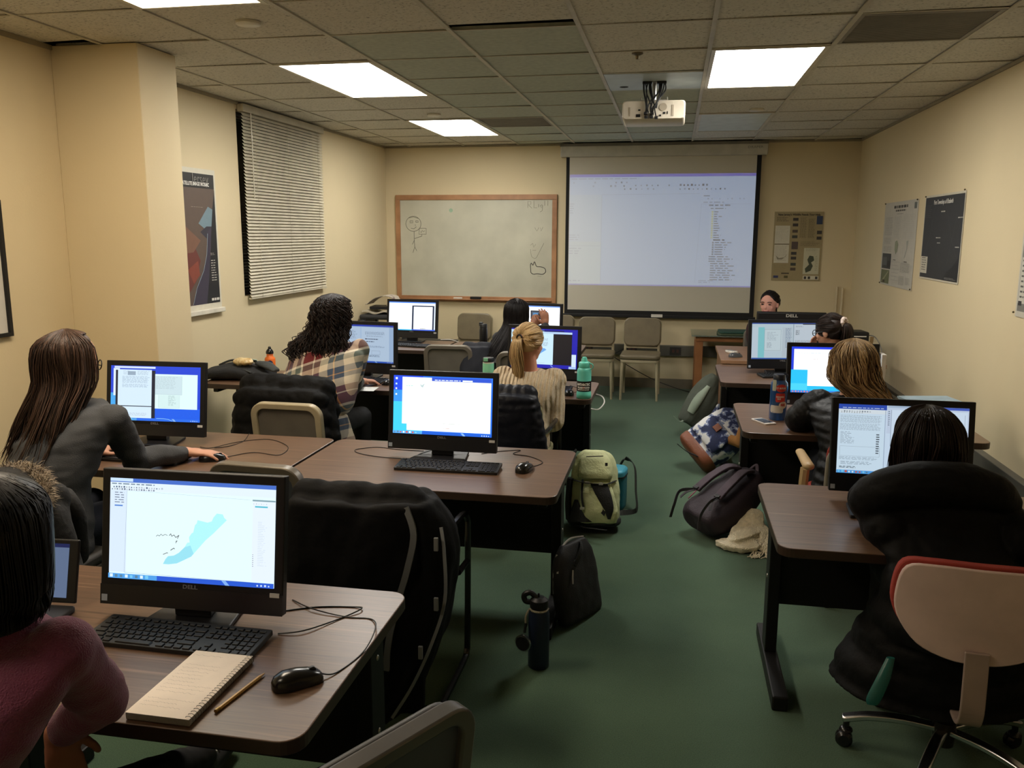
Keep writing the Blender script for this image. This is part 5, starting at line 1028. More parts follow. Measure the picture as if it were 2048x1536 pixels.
sticker(bb, -PI/2+0.15, 0.176, 0.62, 0.021, RED); sticker(bb, -PI/2+0.1, 0.125, 0.55, 0.024, RED, 0.0459, False); sticker(bb, -PI/2+0.45, 0.085, 0.5, 0.019, (226, 214, 196), 0.0461); sticker(bb, -PI/2-0.3, 0.062, 0.8, 0.020, (206, 200, 190), 0.0457, False); sticker(bb, -PI/2-0.7, 0.19, 0.25, 0.03, (176, 180, 160), 0.0457, False)
curved_text(bb, 'BUTLER', 0.011, 0.0466, 0.176, white_ink, a0=-PI/2+0.3, sx=0.9); curved_text(bb, 'THE NORTH', 0.0095, 0.0468, 0.129, white_ink, a0=-PI/2+0.05, sx=0.8); curved_text(bb, 'FACE', 0.0095, 0.0468, 0.118, white_ink, a0=-PI/2-0.05, sx=0.8); curved_text(bb, 'RISE', 0.017, 0.0468, 0.086, mat('red print', (196, 70, 52), 0.5), a0=-PI/2+0.42, sx=0.8, bold=0.001)
b = B(); pts = cat([(-PI/2-0.5, 0.170), (-PI/2-0.42, 0.182), (-PI/2-0.34, 0.170), (-PI/2-0.26, 0.182), (-PI/2-0.18, 0.172)], 4); b.tube([(0.0462*math.cos(a), 0.0462*math.sin(a), z) for a, z in pts], 0.0009, 4); b.make('curled_mark', white_ink, bb)
# 5 orange bottle
ob = bottle('water_bottle', 'orange metal bottle with a black loop cap near the left wall', -2.715, 5.36, T, [('body', [(0, 0), (0.033, 0), (0.036, 0.005), (0.036, 0.12), (0.033, 0.13), (0.023, 0.138), (0.0225, 0.158), (0, 0.158)], mat('orange enamel', (222, 110, 40), 0.28)), ('cap', [(0, 0.158), (0.026, 0.158), (0.026, 0.172), (0.018, 0.186), (0.011, 0.192), (0.01, 0.203), (0.006, 0.207), (0, 0.207)], mat('glossy black cap', (18, 17, 17), 0.15))])
sticker(ob, -PI/2+0.45, 0.085, 0.62, 0.03, (40, 48, 84), 0.0365); sticker(ob, -PI/2-0.65, 0.05, 0.4, 0.025, (120, 160, 60), 0.0365)
curved_text(ob, 'klean', 0.020, 0.0371, 0.093, white_ink, a0=-PI/2+0.45, sx=0.9, bold=0.001); curved_text(ob, 'kanteen', 0.013, 0.0371, 0.073, white_ink, a0=-PI/2+0.45, sx=0.9, bold=0.0008)
# 6 tall black bottle
kb = bottle('water_bottle', 'tall black bottle standing on the front left desk beside the long black hair', -1.565, 6.96, T, [('body', [(0, 0), (0.033, 0), (0.035, 0.004), (0.035, 0.175), (0.031, 0.19), (0, 0.19)], mat('matte black bottle', (14, 14, 16), 0.4)), ('lid', [(0, 0.19), (0.032, 0.19), (0.032, 0.222), (0.028, 0.226), (0, 0.226)], black_pl)])
b = B(); b.box(-0.036, -0.012, 0.205, -0.004, 0.012, 0.24); b.make('flip_lid', black_pl, kb, sm=0, bev=0.006)
# phones
ph = thing('phone', 'white phone lying beside the clear blue bottle', 'phone', (0.497, 4.545, T), math.radians(28))
b = B(); b.prism(rrect(-0.034, -0.069, 0.034, 0.069, 0.009), 0.0, 0.0085); b.make('body', mat('white phone case', (208, 200, 194), 0.3), ph, sm=0, bev=0.002)
b = B(); b.prism(rrect(-0.029, -0.051, 0.029, 0.051, 0.002), 0.0085, 0.0090); b.make('screen', mat('dark phone glass', (52, 54, 60), 0.08), ph, sm=0)
b = B(); b.lathe([(0, 0), (0.005, 0), (0.005, 0.0006), (0, 0.0006)], c=(0, -0.060, 0.0085)); b.make('home_button', mat('grey button', (150, 146, 142), 0.3), ph)
ph = thing('phone_handset', 'small white handset with a grey display on the front right desk', 'phone', (0.485, 7.02, 0.71), math.radians(30))
b = B(); b.prism(rrect(-0.03, -0.06, 0.03, 0.06, 0.022), 0, 0.02); b.make('body', white_pl, ph, sm=0, bev=0.006)
b = B(); b.box(-0.02, 0.012, 0.02, 0.02, 0.045, 0.0212); b.make('display', mat('grey display', (120, 126, 120), 0.3), ph, sm=0)
b = B()
for i in range(3):
    for j in range(4): b.cbox((-0.014+i*0.014, -0.045+j*0.013, 0.0208), (0.008, 0.007, 0.002))
b.make('keypad', mat('grey buttons', (150, 150, 150), 0.5), ph, sm=0)
# papers near plaid person
for x, y, r, lab, w, h in ((-1.93, 5.02, 0.1, 'white sheet of paper under the forearm of the plaid shawl', 0.2, 0.14), (-2.62, 5.30, 0.3, 'small white paper beside the orange bottle', 0.09, 0.07), (-2.02, 5.40, 0.0, 'white paper behind the keyboard before the plaid shawl', 0.2, 0.12)):
    b = B(); b.box(-w/2, -h/2, 0, w/2, h/2, 0.0015); tag(b.make('paper_sheet', mat('white paper', (214, 214, 210), 0.7), loc=(x, y, T+0.0005), rot=(0, 0, r), sm=0), lab, 'paper')
# stack of papers at right wall
for i, (c, dz, lab) in enumerate((((196, 200, 204), 0.0, 'lower pale booklet stacked at the wall end of the second right desk'), ((150, 172, 186), 0.018, 'upper blue-grey booklet stacked at the wall end of the second right desk'))):
    b = B(); b.box(-0.14, -0.1, 0, 0.14, 0.1, 0.017); tag(b.make('booklet', mat('booklet cover %d' % i, c, 0.5), loc=(1.40+0.01*i, 4.90-0.01*i, T+0.06+dz), rot=(0, 0, 0.1+0.1*i), sm=0, bev=0.002), lab, 'booklet')
b = B(); b.box(-0.15, -0.11, 0, 0.15, 0.11, 0.058); tag(b.make('document_box', mat('white document box', (190, 188, 182), 0.6), loc=(1.39, 4.92, T+0.001), rot=(0, 0, 0.08), sm=0, bev=0.003), 'white flat document box under the booklets at the second right desk', 'box')
# small printer / card reader, third right desk
pr = thing('label_printer', 'small black box printer with a white stripe against the right wall', 'printer', (1.50, 7.35, 0.71), math.radians(6))
b = B(); b.box(-0.1, -0.1, 0, 0.075, 0.1, 0.17); b.make('body', black_pl, pr, sm=0, bev=0.012)
b = B(); b.box(-0.05, -0.104, 0.13, 0.05, -0.1, 0.138); b.box(-0.08, -0.103, 0.09, 0.02, -0.1, 0.093); b.make('paper_slot', white_pl, pr, sm=0)
b = B(); b.tube(cat([(0.075, -0.03, 0.14), (0.12, -0.1, 0.13), (0.14, -0.2, 0.05), (0.13, -0.25, -0.05)], 5), 0.004, 6); b.make('cable', mat('grey cable', (110, 108, 104), 0.5), pr)
b = B(); b.box(-0.012, -0.0, 0, 0.012, 0.012, 0.20); tag(b.make('wooden_ruler', mat('brown ruler wood', (120, 96, 60), 0.5), loc=(1.46, 6.66, 0.71), sm=0), 'brown wooden ruler standing upright near the right wall', 'ruler'); bpy.data.objects['wooden_ruler'].rotation_euler = (0, math.radians(4), 0)
t = thing('ring_binder', 'white binder standing on edge just right of the second right monitor', 'binder', (1.158, 4.93, T), 0)
b = B(); b.box(-0.012, -0.02, 0, 0.012, 0.06, 0.33); b.make('cover', white_pl, t, sm=0, bev=0.002)
b = B(); b.box(-0.0115, 0.055, 0.004, 0.0085, 0.0625, 0.326); b.make('spine', mat('grey spine', (120, 120, 120), 0.5), t, sm=0)
b = B(); b.box(-0.07, -0.05, 0, 0.07, 0.05, 0.25); b.M = tr(0, 0, 0.25)@rotx(-0.3); b.box(-0.06, -0.03, 0, 0.06, 0.03, 0.03); tag(b.make('desk_scanner', mat('grey scanner case', (110, 108, 100), 0.5), loc=(1.22, 7.42, 0.71), sm=0, bev=0.01), 'grey machine top showing behind the turned away monitor', 'scanner')
# stand in the left corner with newspapers and binders
st = thing('equipment_stand', 'dark plastic stand holding papers in the front left corner', 'stand', (-2.96, 8.45, 0), 0)
dk = mat('charcoal moulded plastic', (44, 46, 50), 0.5)
b = B(); b.box(-0.21, -0.2, 0.78, 0.21, 0.2, 0.83); b.box(-0.21, -0.2, 0.60, -0.15, 0.2, 0.78); b.make('top_shelf', dk, st, sm=0, bev=0.02)
for sx in (-1, 1):
    for sy in (-1, 1):
        b = B(); b.box(sx*0.17-0.035, sy*0.16-0.03, 0, sx*0.17+0.035, sy*0.16+0.03, 0.79); b.make('leg', dk, st, sm=0, bev=0.01)
b = B(); b.box(-0.2, -0.19, 0.3, 0.2, 0.19, 0.33); b.make('middle_shelf', dk, st, sm=0, bev=0.005)
b = B(); b.rings([[(x, y, 0.003+0.012*math.sin(x*30)) for y in (-0.14, 0.14)]+[(x, y, 0.006+0.012*math.sin(x*30)+0.012) for y in (0.14, -0.14)] for x in [-0.19+0.02*k for k in range(20)]]); tag(b.make('newspaper', mat('folded newsprint', (196, 188, 168), 0.8), loc=(-2.96, 8.43, 0.842), sm=0), 'folded newspaper lying lowest on the corner stand', 'newspaper')
b = B(); b.prism(rrect(-0.17, -0.12, 0.17, 0.12, 0.02), 0, 0.03); tag(b.make('binder', black_pl, loc=(-2.92, 8.44, 0.880), rot=(0, 0, 0.1), sm=0, bev=0.006), 'black binder on the newspaper on the corner stand', 'binder')
b = B(); R = []
for k in range(26):
    a = k/25; x = -0.2+0.36*a
    z = 0.014+0.09*max(0, math.sin((a-0.05)*PI*0.95))**0.8*(1 if a < 0.8 else 1)
    if a > 0.8: x = -0.2+0.36*0.8+0.05*math.sin((a-0.8)*5*PI/2); z = 0.075-0.07*(a-0.8)*5*0.9
    R.append([(x, -0.11, z), (x, 0.11, z), (x, 0.11, z+0.006), (x, -0.11, z+0.006)])
b.rings(R); tag(b.make('magazine', ramp_mat('printed magazine', [(0.4, (190, 180, 166)), (0.55, (150, 138, 130)), (0.62, (110, 80, 78))], 9, (1, 1, 1), 0.5, 2, interp='CONSTANT'), loc=(-2.93, 8.44, 0.912), sm=0), 'curled open magazine topmost on the corner stand', 'magazine')
b = B(); b.box(-0.12, -0.09, 0, 0.12, 0.09, 0.012); tag(b.make('envelope', mat('cream envelope', (206, 190, 160), 0.7), loc=(-2.66, 8.47, 0.838), rot=(0, 0, -0.1), sm=0), 'cream envelope sticking out right of the curled magazine', 'envelope')
bpy.data.objects['envelope'].location = (-2.845, 8.50, 0.9105); bpy.data.objects['envelope'].location.x = -2.80
# ================================================================ PEOPLE
V3 = Vector
def ik(S_, W, l1, l2, pole):
    d = W-S_; L = min(d.length, (l1+l2)*0.995); u = d.normalized()
    a = (l1*l1-l2*l2+L*L)/(2*L); h = math.sqrt(max(l1*l1-a*a, 0)); p = pole-u*pole.dot(u); p.normalize()
    return S_+u*a+p*h
def hand(b, wr, d, up, side, curl=0.35, s=1.0, thumb=0.8, spread=0.06):
    d = d.normalized(); up = (up-d*up.dot(d)).normalized(); lat = d.cross(up)*side
    b.cap(wr-d*0.01, wr+d*0.03*s, 0.024*s, 0.030*s, flat=(up, 0.62)); b.cap(wr+d*0.03*s, wr+d*0.075*s, 0.034*s, 0.036*s, flat=(up, 0.36))
    for i, L in enumerate((0.068, 0.076, 0.070, 0.054)):
        p = wr+d*(0.083-0.003*i*i*0.7)*s+lat*(0.029-0.0195*i)*s; fd = (d+lat*(spread*(1.4-i))).normalized(); nu = up.copy(); r = 0.0088*s if i < 3 else 0.0078*s
        p0 = p-fd*0.02*s
        b.cap(p0, p, r*1.1, r, n=10, seg=2)
        for j, k in enumerate((0.45, 0.31, 0.24)):
            a = curl*(0.75, 1.15, 0.8)[j]; fd, nu = (fd*math.cos(a)-nu*math.sin(a)).normalized(), (nu*math.cos(a)+fd*math.sin(a)).normalized()
            q = p+fd*L*k*s*1.08; b.cap(p, q, r, r*0.92, n=10, seg=2); p = q; r *= 0.93
    p = wr+d*0.022*s+lat*0.022*s-up*0.006*s; td = (d*0.72+lat*thumb-up*0.25).normalized()
    b.cap(p, p+td*0.036*s, 0.0135*s, 0.0105*s, n=10, seg=2); p = p+td*0.036*s; td = (td*0.75+d*0.5).normalized(); b.cap(p, p+td*0.028*s, 0.0105*s, 0.0095*s, n=10, seg=2); p = p+td*0.028*s; td = (td*0.8+d*0.4-up*curl*0.4).normalized(); b.cap(p, p+td*0.022*s, 0.0095*s, 0.008*s, n=10, seg=2)
class Person: pass
def skeleton(label, x, y, yaw, head, face, hipz=0.545, wr=None, wl=None, shw=0.165, poleR=None, poleL=None, leg=0.0, skin=None, k=1.0, foot=None, er=None, el=None, shz=0.055, bow=0.035):
    P = Person(); P.root = V3((x, y, 0)); P.t = thing('person', label, 'person', (x, y, 0), 0)
    P.f = V3((-math.sin(yaw), math.cos(yaw), 0)); P.r = V3((math.cos(yaw), math.sin(yaw), 0)); up = V3((0, 0, 1))
    P.H = V3(head)-P.root; P.F = V3(face).normalized(); P.S = P.F.cross(up).normalized(); P.U = P.S.cross(P.F).normalized()
    P.P = V3((0, 0, hipz)); P.N = P.H-up*0.155-V3((P.F.x, P.F.y, 0))*0.005
    P.k = k; P.bow = bow
    P.SR = P.N+P.r*shw-up*shz; P.SL = P.N-P.r*shw-up*shz
    P.WR = V3(wr)-P.root if wr else P.P+P.f*0.25+P.r*0.12+up*0.08
    P.WL = V3(wl)-P.root if wl else P.P+P.f*0.25-P.r*0.12+up*0.08
    P.ER = ik(P.SR, P.WR, 0.27, 0.245, poleR or (P.r*0.6-up-P.f*0.5)); P.EL = ik(P.SL, P.WL, 0.27, 0.245, poleL or (-P.r*0.6-up-P.f*0.5))
    if er: P.ER = V3(er)-P.root
    if el: P.EL = V3(el)-P.root
    P.HR = P.P+P.r*0.09; P.HL = P.P-P.r*0.09
    P.KR = P.HR+P.f*0.40+P.r*0.03-up*0.02; P.KL = P.HL+P.f*0.40-P.r*0.03-up*0.02
    P.AR = V3((P.KR.x, P.KR.y, 0.09))+P.f*leg; P.AL = V3((P.KL.x, P.KL.y, 0.09))+P.f*leg
    if foot: P.AR = V3(foot)-P.root; P.KR = ik(P.HR, P.AR, 0.42, 0.42, up+P.f*0.3)
    P.skin = skin
    return P
def torso_secs(P, s=1.0, add=0.0, bot=0.46, neck=0.055):
    N = P.N-V3((0, 0, 0.0)); P0 = V3((P.P.x, P.P.y, bot)); A = []
    for q, rx, ry in ((0, 0.165, 0.125), (0.18, 0.155, 0.12), (0.42, 0.125, 0.10), (0.68, 0.145, 0.108), (0.86, 0.155, 0.095), (0.945, 0.125, 0.075), (1.0, neck, neck)):
        c = P0+(N-P0)*q; c = c-P.f*P.bow*math.sin(q*PI)
        A.append((c, P.r*(rx*s+add), P.f*(ry*s+add)))
    return A
def body(P, handR=None, handL=None, size=0.0055, nose=True):
    """handX=(dir, up, curl)"""
    b = B(); M = Matrix((P.S, P.F, P.U)).transposed().to_4x4(); H_ = P.H
    b.ell(H_+P.U*0.022-P.F*0.012, (0.074, 0.092, 0.088), M, 22, 16); b.ell(H_+P.F*0.012-P.U*0.025, (0.062, 0.074, 0.075), M, 20, 14); b.ell(H_+P.F*0.035-P.U*0.072, (0.040, 0.042, 0.034), M, 16, 10)
    b.ell(H_+P.F*0.078-P.U*0.022, (0.011, 0.02, 0.017), M, 12, 8); b.ell(H_+P.F*0.078-P.U*0.004, (0.007, 0.012, 0.022), M, 10, 8)
    b.ell(H_+P.F*0.068+P.U*0.022, (0.045, 0.012, 0.010), M, 14, 8); b.ell(H_+P.F*0.074-P.U*0.052, (0.022, 0.01, 0.009), M, 12, 8)
    for s in (-1, 1): b.ell(H_+P.S*0.074*s-P.U*0.008-P.F*0.01, (0.009, 0.019, 0.03), M, 12, 8); b.ell(H_+P.S*0.036*s+P.F*0.055-P.U*0.026, (0.02, 0.016, 0.02), M, 12, 8)
    b.cap(H_-P.U*0.06-P.F*0.02, P.N-V3((0, 0, 0.03)), 0.052, 0.056)
    b.loft(torso_secs(P, 0.90, -0.006), 20, 4)
    for S_, E, W in ((P.SR, P.ER, P.WR), (P.SL, P.EL, P.WL)):
        b.ell(S_, (0.048, 0.048, 0.048), n=14, m=10); b.cap(S_, E, 0.043, 0.034); b.cap(E, W, 0.034, 0.023)
    for Hh, K, A in ((P.HR, P.KR, P.AR), (P.HL, P.KL, P.AL)):
        b.cap(Hh, K, 0.068, 0.05); b.cap(K, A, 0.048, 0.034); b.cap(A-V3((0, 0, 0.04)), A+P.f*0.14-V3((0, 0, 0.055)), 0.03, 0.026)
    for W, E, hd, side in ((P.WR, P.ER, handR, -1), (P.WL, P.EL, handL, 1)):
        d = (W-E).normalized()
        if hd: hand(b, W, V3(hd[0]), V3(hd[1]), side, hd[2], hd[3] if len(hd) > 3 else 1.0)
        else: hand(b, W, (d+P.f*0.5).normalized(), V3((0, 0, 1)), side, 0.4)
    return b.vox('body', P.skin, P.t, size, 4)
def top(P, m, s=1.06, add=0.012, arm=0.012, size=0.009, cuff=0.035, name='sweater', bulge=None, collar=0.0, disp=None, extra=None, hem=0.46, abul=None, smooth=6, neck=0.058):
    b = B(); b.loft(torso_secs(P, s, add, hem, neck), 26, 4, bulge=bulge)
    for S_, E, W in ((P.SR, P.ER, P.WR), (P.SL, P.EL, P.WL)):
        d = (W-E).normalized(); b.ell(S_-V3((0, 0, 0.01)), (0.05+arm, 0.05+arm, 0.05+arm), n=16, m=10)
        b.cap(S_, E, 0.047+arm, 0.042+arm, n=18, bulge=abul); b.cap(E, W-d*cuff, 0.042+arm, 0.029+arm*0.8, n=18, bulge=abul)
    if collar: b.cap(P.N-V3((0, 0, 0.02)), P.N+V3((0, 0, collar)), 0.062+add, 0.058+add*0.7, n=18)
    if extra: extra(b)
    return b.vox(name, m, P.t, size, smooth, disp=disp or folds(9, 0.006, (1, 1, 1.6)))
def trousers(P, m, add=0.014, shoe=None):
    b = B(); b.ell(P.P-V3((0, 0, 0.01)), (0.18, 0.15, 0.085), Matrix((P.r, P.f, V3((0, 0, 1)))).transposed().to_4x4(), 20, 12)
    for Hh, K, A in ((P.HR, P.KR, P.AR), (P.HL, P.KL, P.AL)):
        b.cap(Hh, K, 0.078, 0.058+add*0.3); b.cap(K, A, 0.058, 0.044)
    b.vox('trousers', m, P.t, 0.011, 4, disp=folds(12, 0.004))
    for A in (P.AR, P.AL):
        b = B(); b.cap(A-V3((0, 0, 0.045))-P.f*0.035, A+P.f*0.15-V3((0, 0, 0.055)), 0.040, 0.033, flat=(P.r, 1.0)); b.cap(A+V3((0, 0, 0.0)), A-V3((0, 0, 0.04)), 0.042, 0.042); b.vox('shoe', shoe or mat('dark boot leather', (34, 28, 26), 0.5), P.t, 0.007, 4)
def hair(P, secs, m, n=500, w=0.0022, open_=None, curl=None, jit=0.004, seed=1, name='hair', base=0.965, res=5, lo=0.86, spread=0.04, steps=None, wave=0.006):
    """open_=(theta, half width, t0, t1, scale)"""
    rr = random.Random(seed); Q = cat([tuple(c)+tuple(u)+tuple(v) for c, u, v in secs], res); N = len(Q)-1
    def sc(th, t):
        if not open_: return 1.0
        a = abs((th-open_[0]+PI) % (2*PI)-PI)
        if t < open_[2] or t > open_[3]: return 1.0
        k = min(1.0, max(0.0, (open_[1]-a)/0.25)); k *= min(1.0, (t-open_[2])/0.12)
        return 1-(1-open_[4])*k
    def pt(th, t, k):
        f = min(max(t, 0), 0.9999)*N; i = int(f); g = f-i; q = [a+(b-a)*g for a, b in zip(Q[i], Q[i+1])]
        return V3(q[0:3])+(V3(q[3:6])*math.cos(th)+V3(q[6:9])*math.sin(th))*k
    b = B(); R = []
    nb_ = 28
    for j in range(N*2+1):
        t = j/(N*2.0); R.append([pt(2*PI*i/nb_, t, base*sc(2*PI*i/nb_, t)) for i in range(nb_)])
    b.rings(R)
    st = steps or (30 if curl else 12)
    for _ in range(n):
        th = rr.uniform(0, 2*PI); t0 = rr.random()**2*0.25; t1 = rr.uniform(lo, 1.0)
        if sc(th, min(1, (open_[2]+0.1) if open_ else 0)) < 0.97 and open_:
            t1 = min(t1, open_[2]+0.02)
            if t1-t0 < 0.1: t0 = 0
        k0 = rr.uniform(0.97, 1.03); dth = rr.uniform(-spread, spread)*3; ph = rr.uniform(0, 6.28); ja = rr.uniform(-jit, jit); am = curl[0]*rr.uniform(0.6, 1.3) if curl else 0
        pts = []
        for j in range(st+1):
            t = t0+(t1-t0)*j/st; tt = th+dth*t*t
            p = pt(tt, t, k0*sc(tt, t)); 
            k = 1+ja/0.08*t*1.2
            c0 = pt(tt, t, 0); p = c0+(p-c0)*k
            if curl:
                g = min(1, t*3); o1 = (p-c0).normalized() if (p-c0).length > 1e-4 else V3((1, 0, 0)); ax = (pt(tt, min(1, t+0.02), 1)-pt(tt, max(0, t-0.02), 1)); o2 = o1.cross(ax.normalized() if ax.length > 1e-5 else V3((0, 0, 1)))
                a = ph+t*curl[1]*2*PI; p = p+(o1*math.cos(a)+o2*math.sin(a))*am*g
            if wave:
                q_ = V3((th*3.0+seed, t*3.2, ja*60)); g2 = wave*min(1, t*1.6); p = p+V3((noise.noise(q_), noise.noise(q_+V3((9, 0, 0))), 0.3*noise.noise(q_+V3((0, 9, 0)))))*g2*2
            pts.append(p)
        b.tube(pts, [w*1.1]*(st-1)+[w*0.8, w*0.25], 4 if w > 0.003 else 3)
    return b.make(name, m, P.t, sm=180)
def Z_(z): return V3((0, 0, z))
skin = mat('light skin', (196, 146, 122), 0.5, var=(30, 0.05), spec=0.35); skin2 = mat('warm tan skin', (160, 108, 82), 0.5, var=(30, 0.05), spec=0.35)
jeans_black = mat('black trousers', (20, 20, 24), 0.8); jeans = mat('dark blue denim', (36, 42, 58), 0.85, bump=(400, 0.2))
def head_long(P, drop, back, wid, thick, r=(0.088, 0.108), top=0.125, cx=0.0, tipx=0.0, tipw=None):
    """straight hair from crown to drop metres under the head centre"""
    S_, F, H_ = P.S, V3((P.F.x, P.F.y, 0)).normalized(), P.H
    A = [(H_+Z_(top)-F*0.02, S_*0.012, F*0.012), (H_+Z_(top*0.86)-F*0.018, S_*0.052, F*0.062), (H_+Z_(top*0.55)-F*0.014, S_*r[0]*0.93, F*r[1]*0.95), (H_+Z_(0.0)-F*0.018, S_*r[0], F*r[1]), (H_-Z_(0.075)-F*0.022, S_*r[0]*1.0, F*r[1]*0.92)]
    n = 4
    for i in range(1, n+1):
        q = i/n; A.append((H_-Z_(0.075+(drop-0.075)*q)-F*(0.022+(back-0.022)*q)+S_*tipx*q*q, S_*(r[0]+(wid-r[0])*q), F*(r[1]*0.9+(thick-r[1]*0.9)*min(1, q*1.4))))
    return A
# ---- 1 purple sweater, foreground left
P = skeleton('person in a purple sweater with short black hair at the lower left edge', -1.33, 0.98, 0.05, (-1.145, 1.20, 1.13), (-0.25, 1, -0.35), wr=(-1.193, 1.362, 0.655), wl=(-1.42, 1.30, 0.60), er=(-1.055, 1.325, 0.775), skin=skin2, foot=(-1.345, 2.10, 0.10), shw=0.115, hipz=0.545, shz=0.03)
body(P, handR=((0.1, 0.1, -0.95), (0.7, -0.5, 0.1), 0.4), handL=((0.3, 0.8, -0.2), (0, 0, 1), 0.5))
pur = mat('purple knit wool', (120, 54, 86), 0.95, bump=(320, 0.6), sheen=0.3, var=(14, 0.12))
def ribs(b): b.cap(P.N-Z_(0.02), P.N+Z_(0.025)-P.f*0.01, 0.078, 0.068, n=18)
top(P, pur, 1.08, 0.018, 0.008, 0.008, cuff=0.04, extra=ribs, disp=folds(10, 0.007, (1, 1, 1.5), 3.1)); trousers(P, jeans_black, shoe=mat('dark grey trainer', (46, 48, 52), 0.7))
b = B()
for i in range(6): y_ = 0.05+0.016*i; b.tube(cat([P.AR+P.f*y_+V3((-0.02, 0, -0.012-0.003*i)), P.AR+P.f*(y_+0.01)+V3((0.0, 0, -0.004-0.004*i)), P.AR+P.f*y_+V3((0.022, 0, -0.012-0.003*i))], 4), 0.003, 6)
b.make('shoe_laces', mat('pale laces', (176, 178, 176), 0.8), P.t)
hair(P, head_long(P, 0.13, 0.035, 0.085, 0.085, r=(0.098, 0.118), top=0.128), hair_mat('black hair', (10, 9, 9), (26, 22, 21)), 900, 0.0016, open_=(PI/2, 1.15, 0.32, 1.0, 0.80), seed=2, lo=0.8)
# ---- 2 long brown hair, grey sweater
P = skeleton('person with long brown hair and glasses in a charcoal sweater using a mouse', -2.33, 2.66, -0.12, (-2.275, 2.87, 1.165), (0.62, 0.8, -0.22), wr=(-2.045, 3.235, 0.72), wl=(-2.45, 3.16, 0.72), skin=skin, shw=0.165, er=(-2.145, 3.02, 0.735))
body(P, handR=((0.92, 0.36, -0.10), (0.05, 0.1, 1), 0.22, 1.12), handL=((0.3, 1, 0), (0, 0, 1), 0.3))
top(P, mat('charcoal jersey', (66, 68, 72), 0.9, bump=(250, 0.3), var=(8, 0.1)), 1.12, 0.026, 0.012, 0.009, cuff=0.03, disp=folds(8, 0.009, (1, 1, 2.2), 1.2)); trousers(P, jeans)
hair(P, head_long(P, 0.38, 0.175, 0.175, 0.08, r=(0.097, 0.115), top=0.126, tipx=-0.03), hair_mat('long brown hair', (30, 22, 19), (94, 70, 57)), 1700, 0.0018, open_=(PI/2, 1.0, 0.12, 1.0, 0.78), jit=0.022, seed=3, lo=0.68, wave=0.016)
b = B(); 
for s in (-1, 1):
    c_ = P.H+P.F*0.086+P.S*0.034*s+P.U*0.0; b.tube([c_+P.S*0.024*math.cos(a)+P.U*0.019*math.sin(a) for a in [2*PI*k/16 for k in range(16)]], 0.0022, 6, closed=True); b.tube([c_+P.S*0.024*s, P.H+P.S*0.080*s+P.U*0.005], 0.002, 6)
b.tube([P.H+P.F*0.088+P.S*0.01, P.H+P.F*0.088-P.S*0.01], 0.002, 6); b.make('glasses', black_pl, P.t)
# ---- 3 plaid shawl, curly hair
def plaid():
    m = bpy.data.materials.new('plaid wool'); m.use_nodes = True; nt = m.node_tree; q = nt.nodes['Principled BSDF']; q.inputs['Roughness'].default_value = 0.95; q.inputs['Sheen Weight'].default_value = 0.2; q.inputs['Specular IOR Level'].default_value = 0.15
    tc = nt.nodes.new('ShaderNodeTexCoord'); mp = nt.nodes.new('ShaderNodeMapping'); mp.inputs['Rotation'].default_value = (0.15, 0.35, 0.3); nt.links.new(tc.outputs['Object'], mp.inputs['Vector'])
    sp = nt.nodes.new('ShaderNodeSeparateXYZ'); nt.links.new(mp.outputs[0], sp.inputs[0]); outs = []
    for ax, off in (('X', 0.02), ('Z', 0.09)):
        a = nt.nodes.new('ShaderNodeMath'); a.operation = 'MULTIPLY_ADD'; a.inputs[1].default_value = 3.4; a.inputs[2].default_value = off; nt.links.new(sp.outputs[ax], a.inputs[0])
        fr = nt.nodes.new('ShaderNodeMath'); fr.operation = 'FRACT'; nt.links.new(a.outputs[0], fr.inputs[0])
        r = nt.nodes.new('ShaderNodeValToRGB'); r.color_ramp.interpolation = 'CONSTANT'; nt.links.new(fr.outputs[0], r.inputs[0]); e = r.color_ramp.elements
        cs = [(0, (104, 38, 40)), (0.2, (210, 196, 176)), (0.225, (104, 38, 40)), (0.34, (206, 192, 168)), (0.5, (64, 76, 94)), (0.58, (196, 150, 96)), (0.6, (64, 76, 94)), (0.72, (206, 192, 168)), (0.84, (84, 92, 84)), (0.95, (214, 204, 186))]
        e[0].color = lin(cs[0][1]); e[1].position = cs[1][0]; e[1].color = lin(cs[1][1])
        for p_, c_ in cs[2:]: n_ = e.new(p_); n_.color = lin(c_)
        outs.append(r)
    mx = nt.nodes.new('ShaderNodeMix'); mx.data_type = 'RGBA'; mx.inputs[0].default_value = 0.5; nt.links.new(outs[0].outputs[0], mx.inputs[6]); nt.links.new(outs[1].outputs[0], mx.inputs[7]); nt.links.new(mx.outputs[2], q.inputs['Base Color'])
    n = nt.nodes.new('ShaderNodeTexNoise'); n.inputs['Scale'].default_value = 300; bp = nt.nodes.new('ShaderNodeBump'); bp.inputs['Strength'].default_value = 0.5; bp.inputs['Distance'].default_value = 0.003; nt.links.new(tc.outputs['Object'], n.inputs['Vector']); nt.links.new(n.outputs[0], bp.inputs['Height']); nt.links.new(bp.outputs[0], q.inputs['Normal'])
    return m
P = skeleton('person with long dark curly hair wearing a plaid shawl in the third row', -2.06, 4.55, -0.12, (-2.005, 4.80, 1.175), (0.55, 0.85, -0.25), wr=(-1.965, 5.10, 0.72), wl=(-2.2, 5.14, 0.72), skin=skin, er=(-1.925, 4.87, 0.715))
body(P, handR=((0.7, 0.7, -0.12), (0, 0.1, 1), 0.25), handL=((0, 1, 0), (0, 0, 1), 0.3), size=0.006)
top(P, mat('dark green knit sleeve', (56, 58, 54), 0.9), 1.05, 0.010, 0.010, 0.01, cuff=0.02); trousers(P, mat('black leggings', (28, 28, 30), 0.85))
N = P.N; b = B(); f, r = P.f, P.r
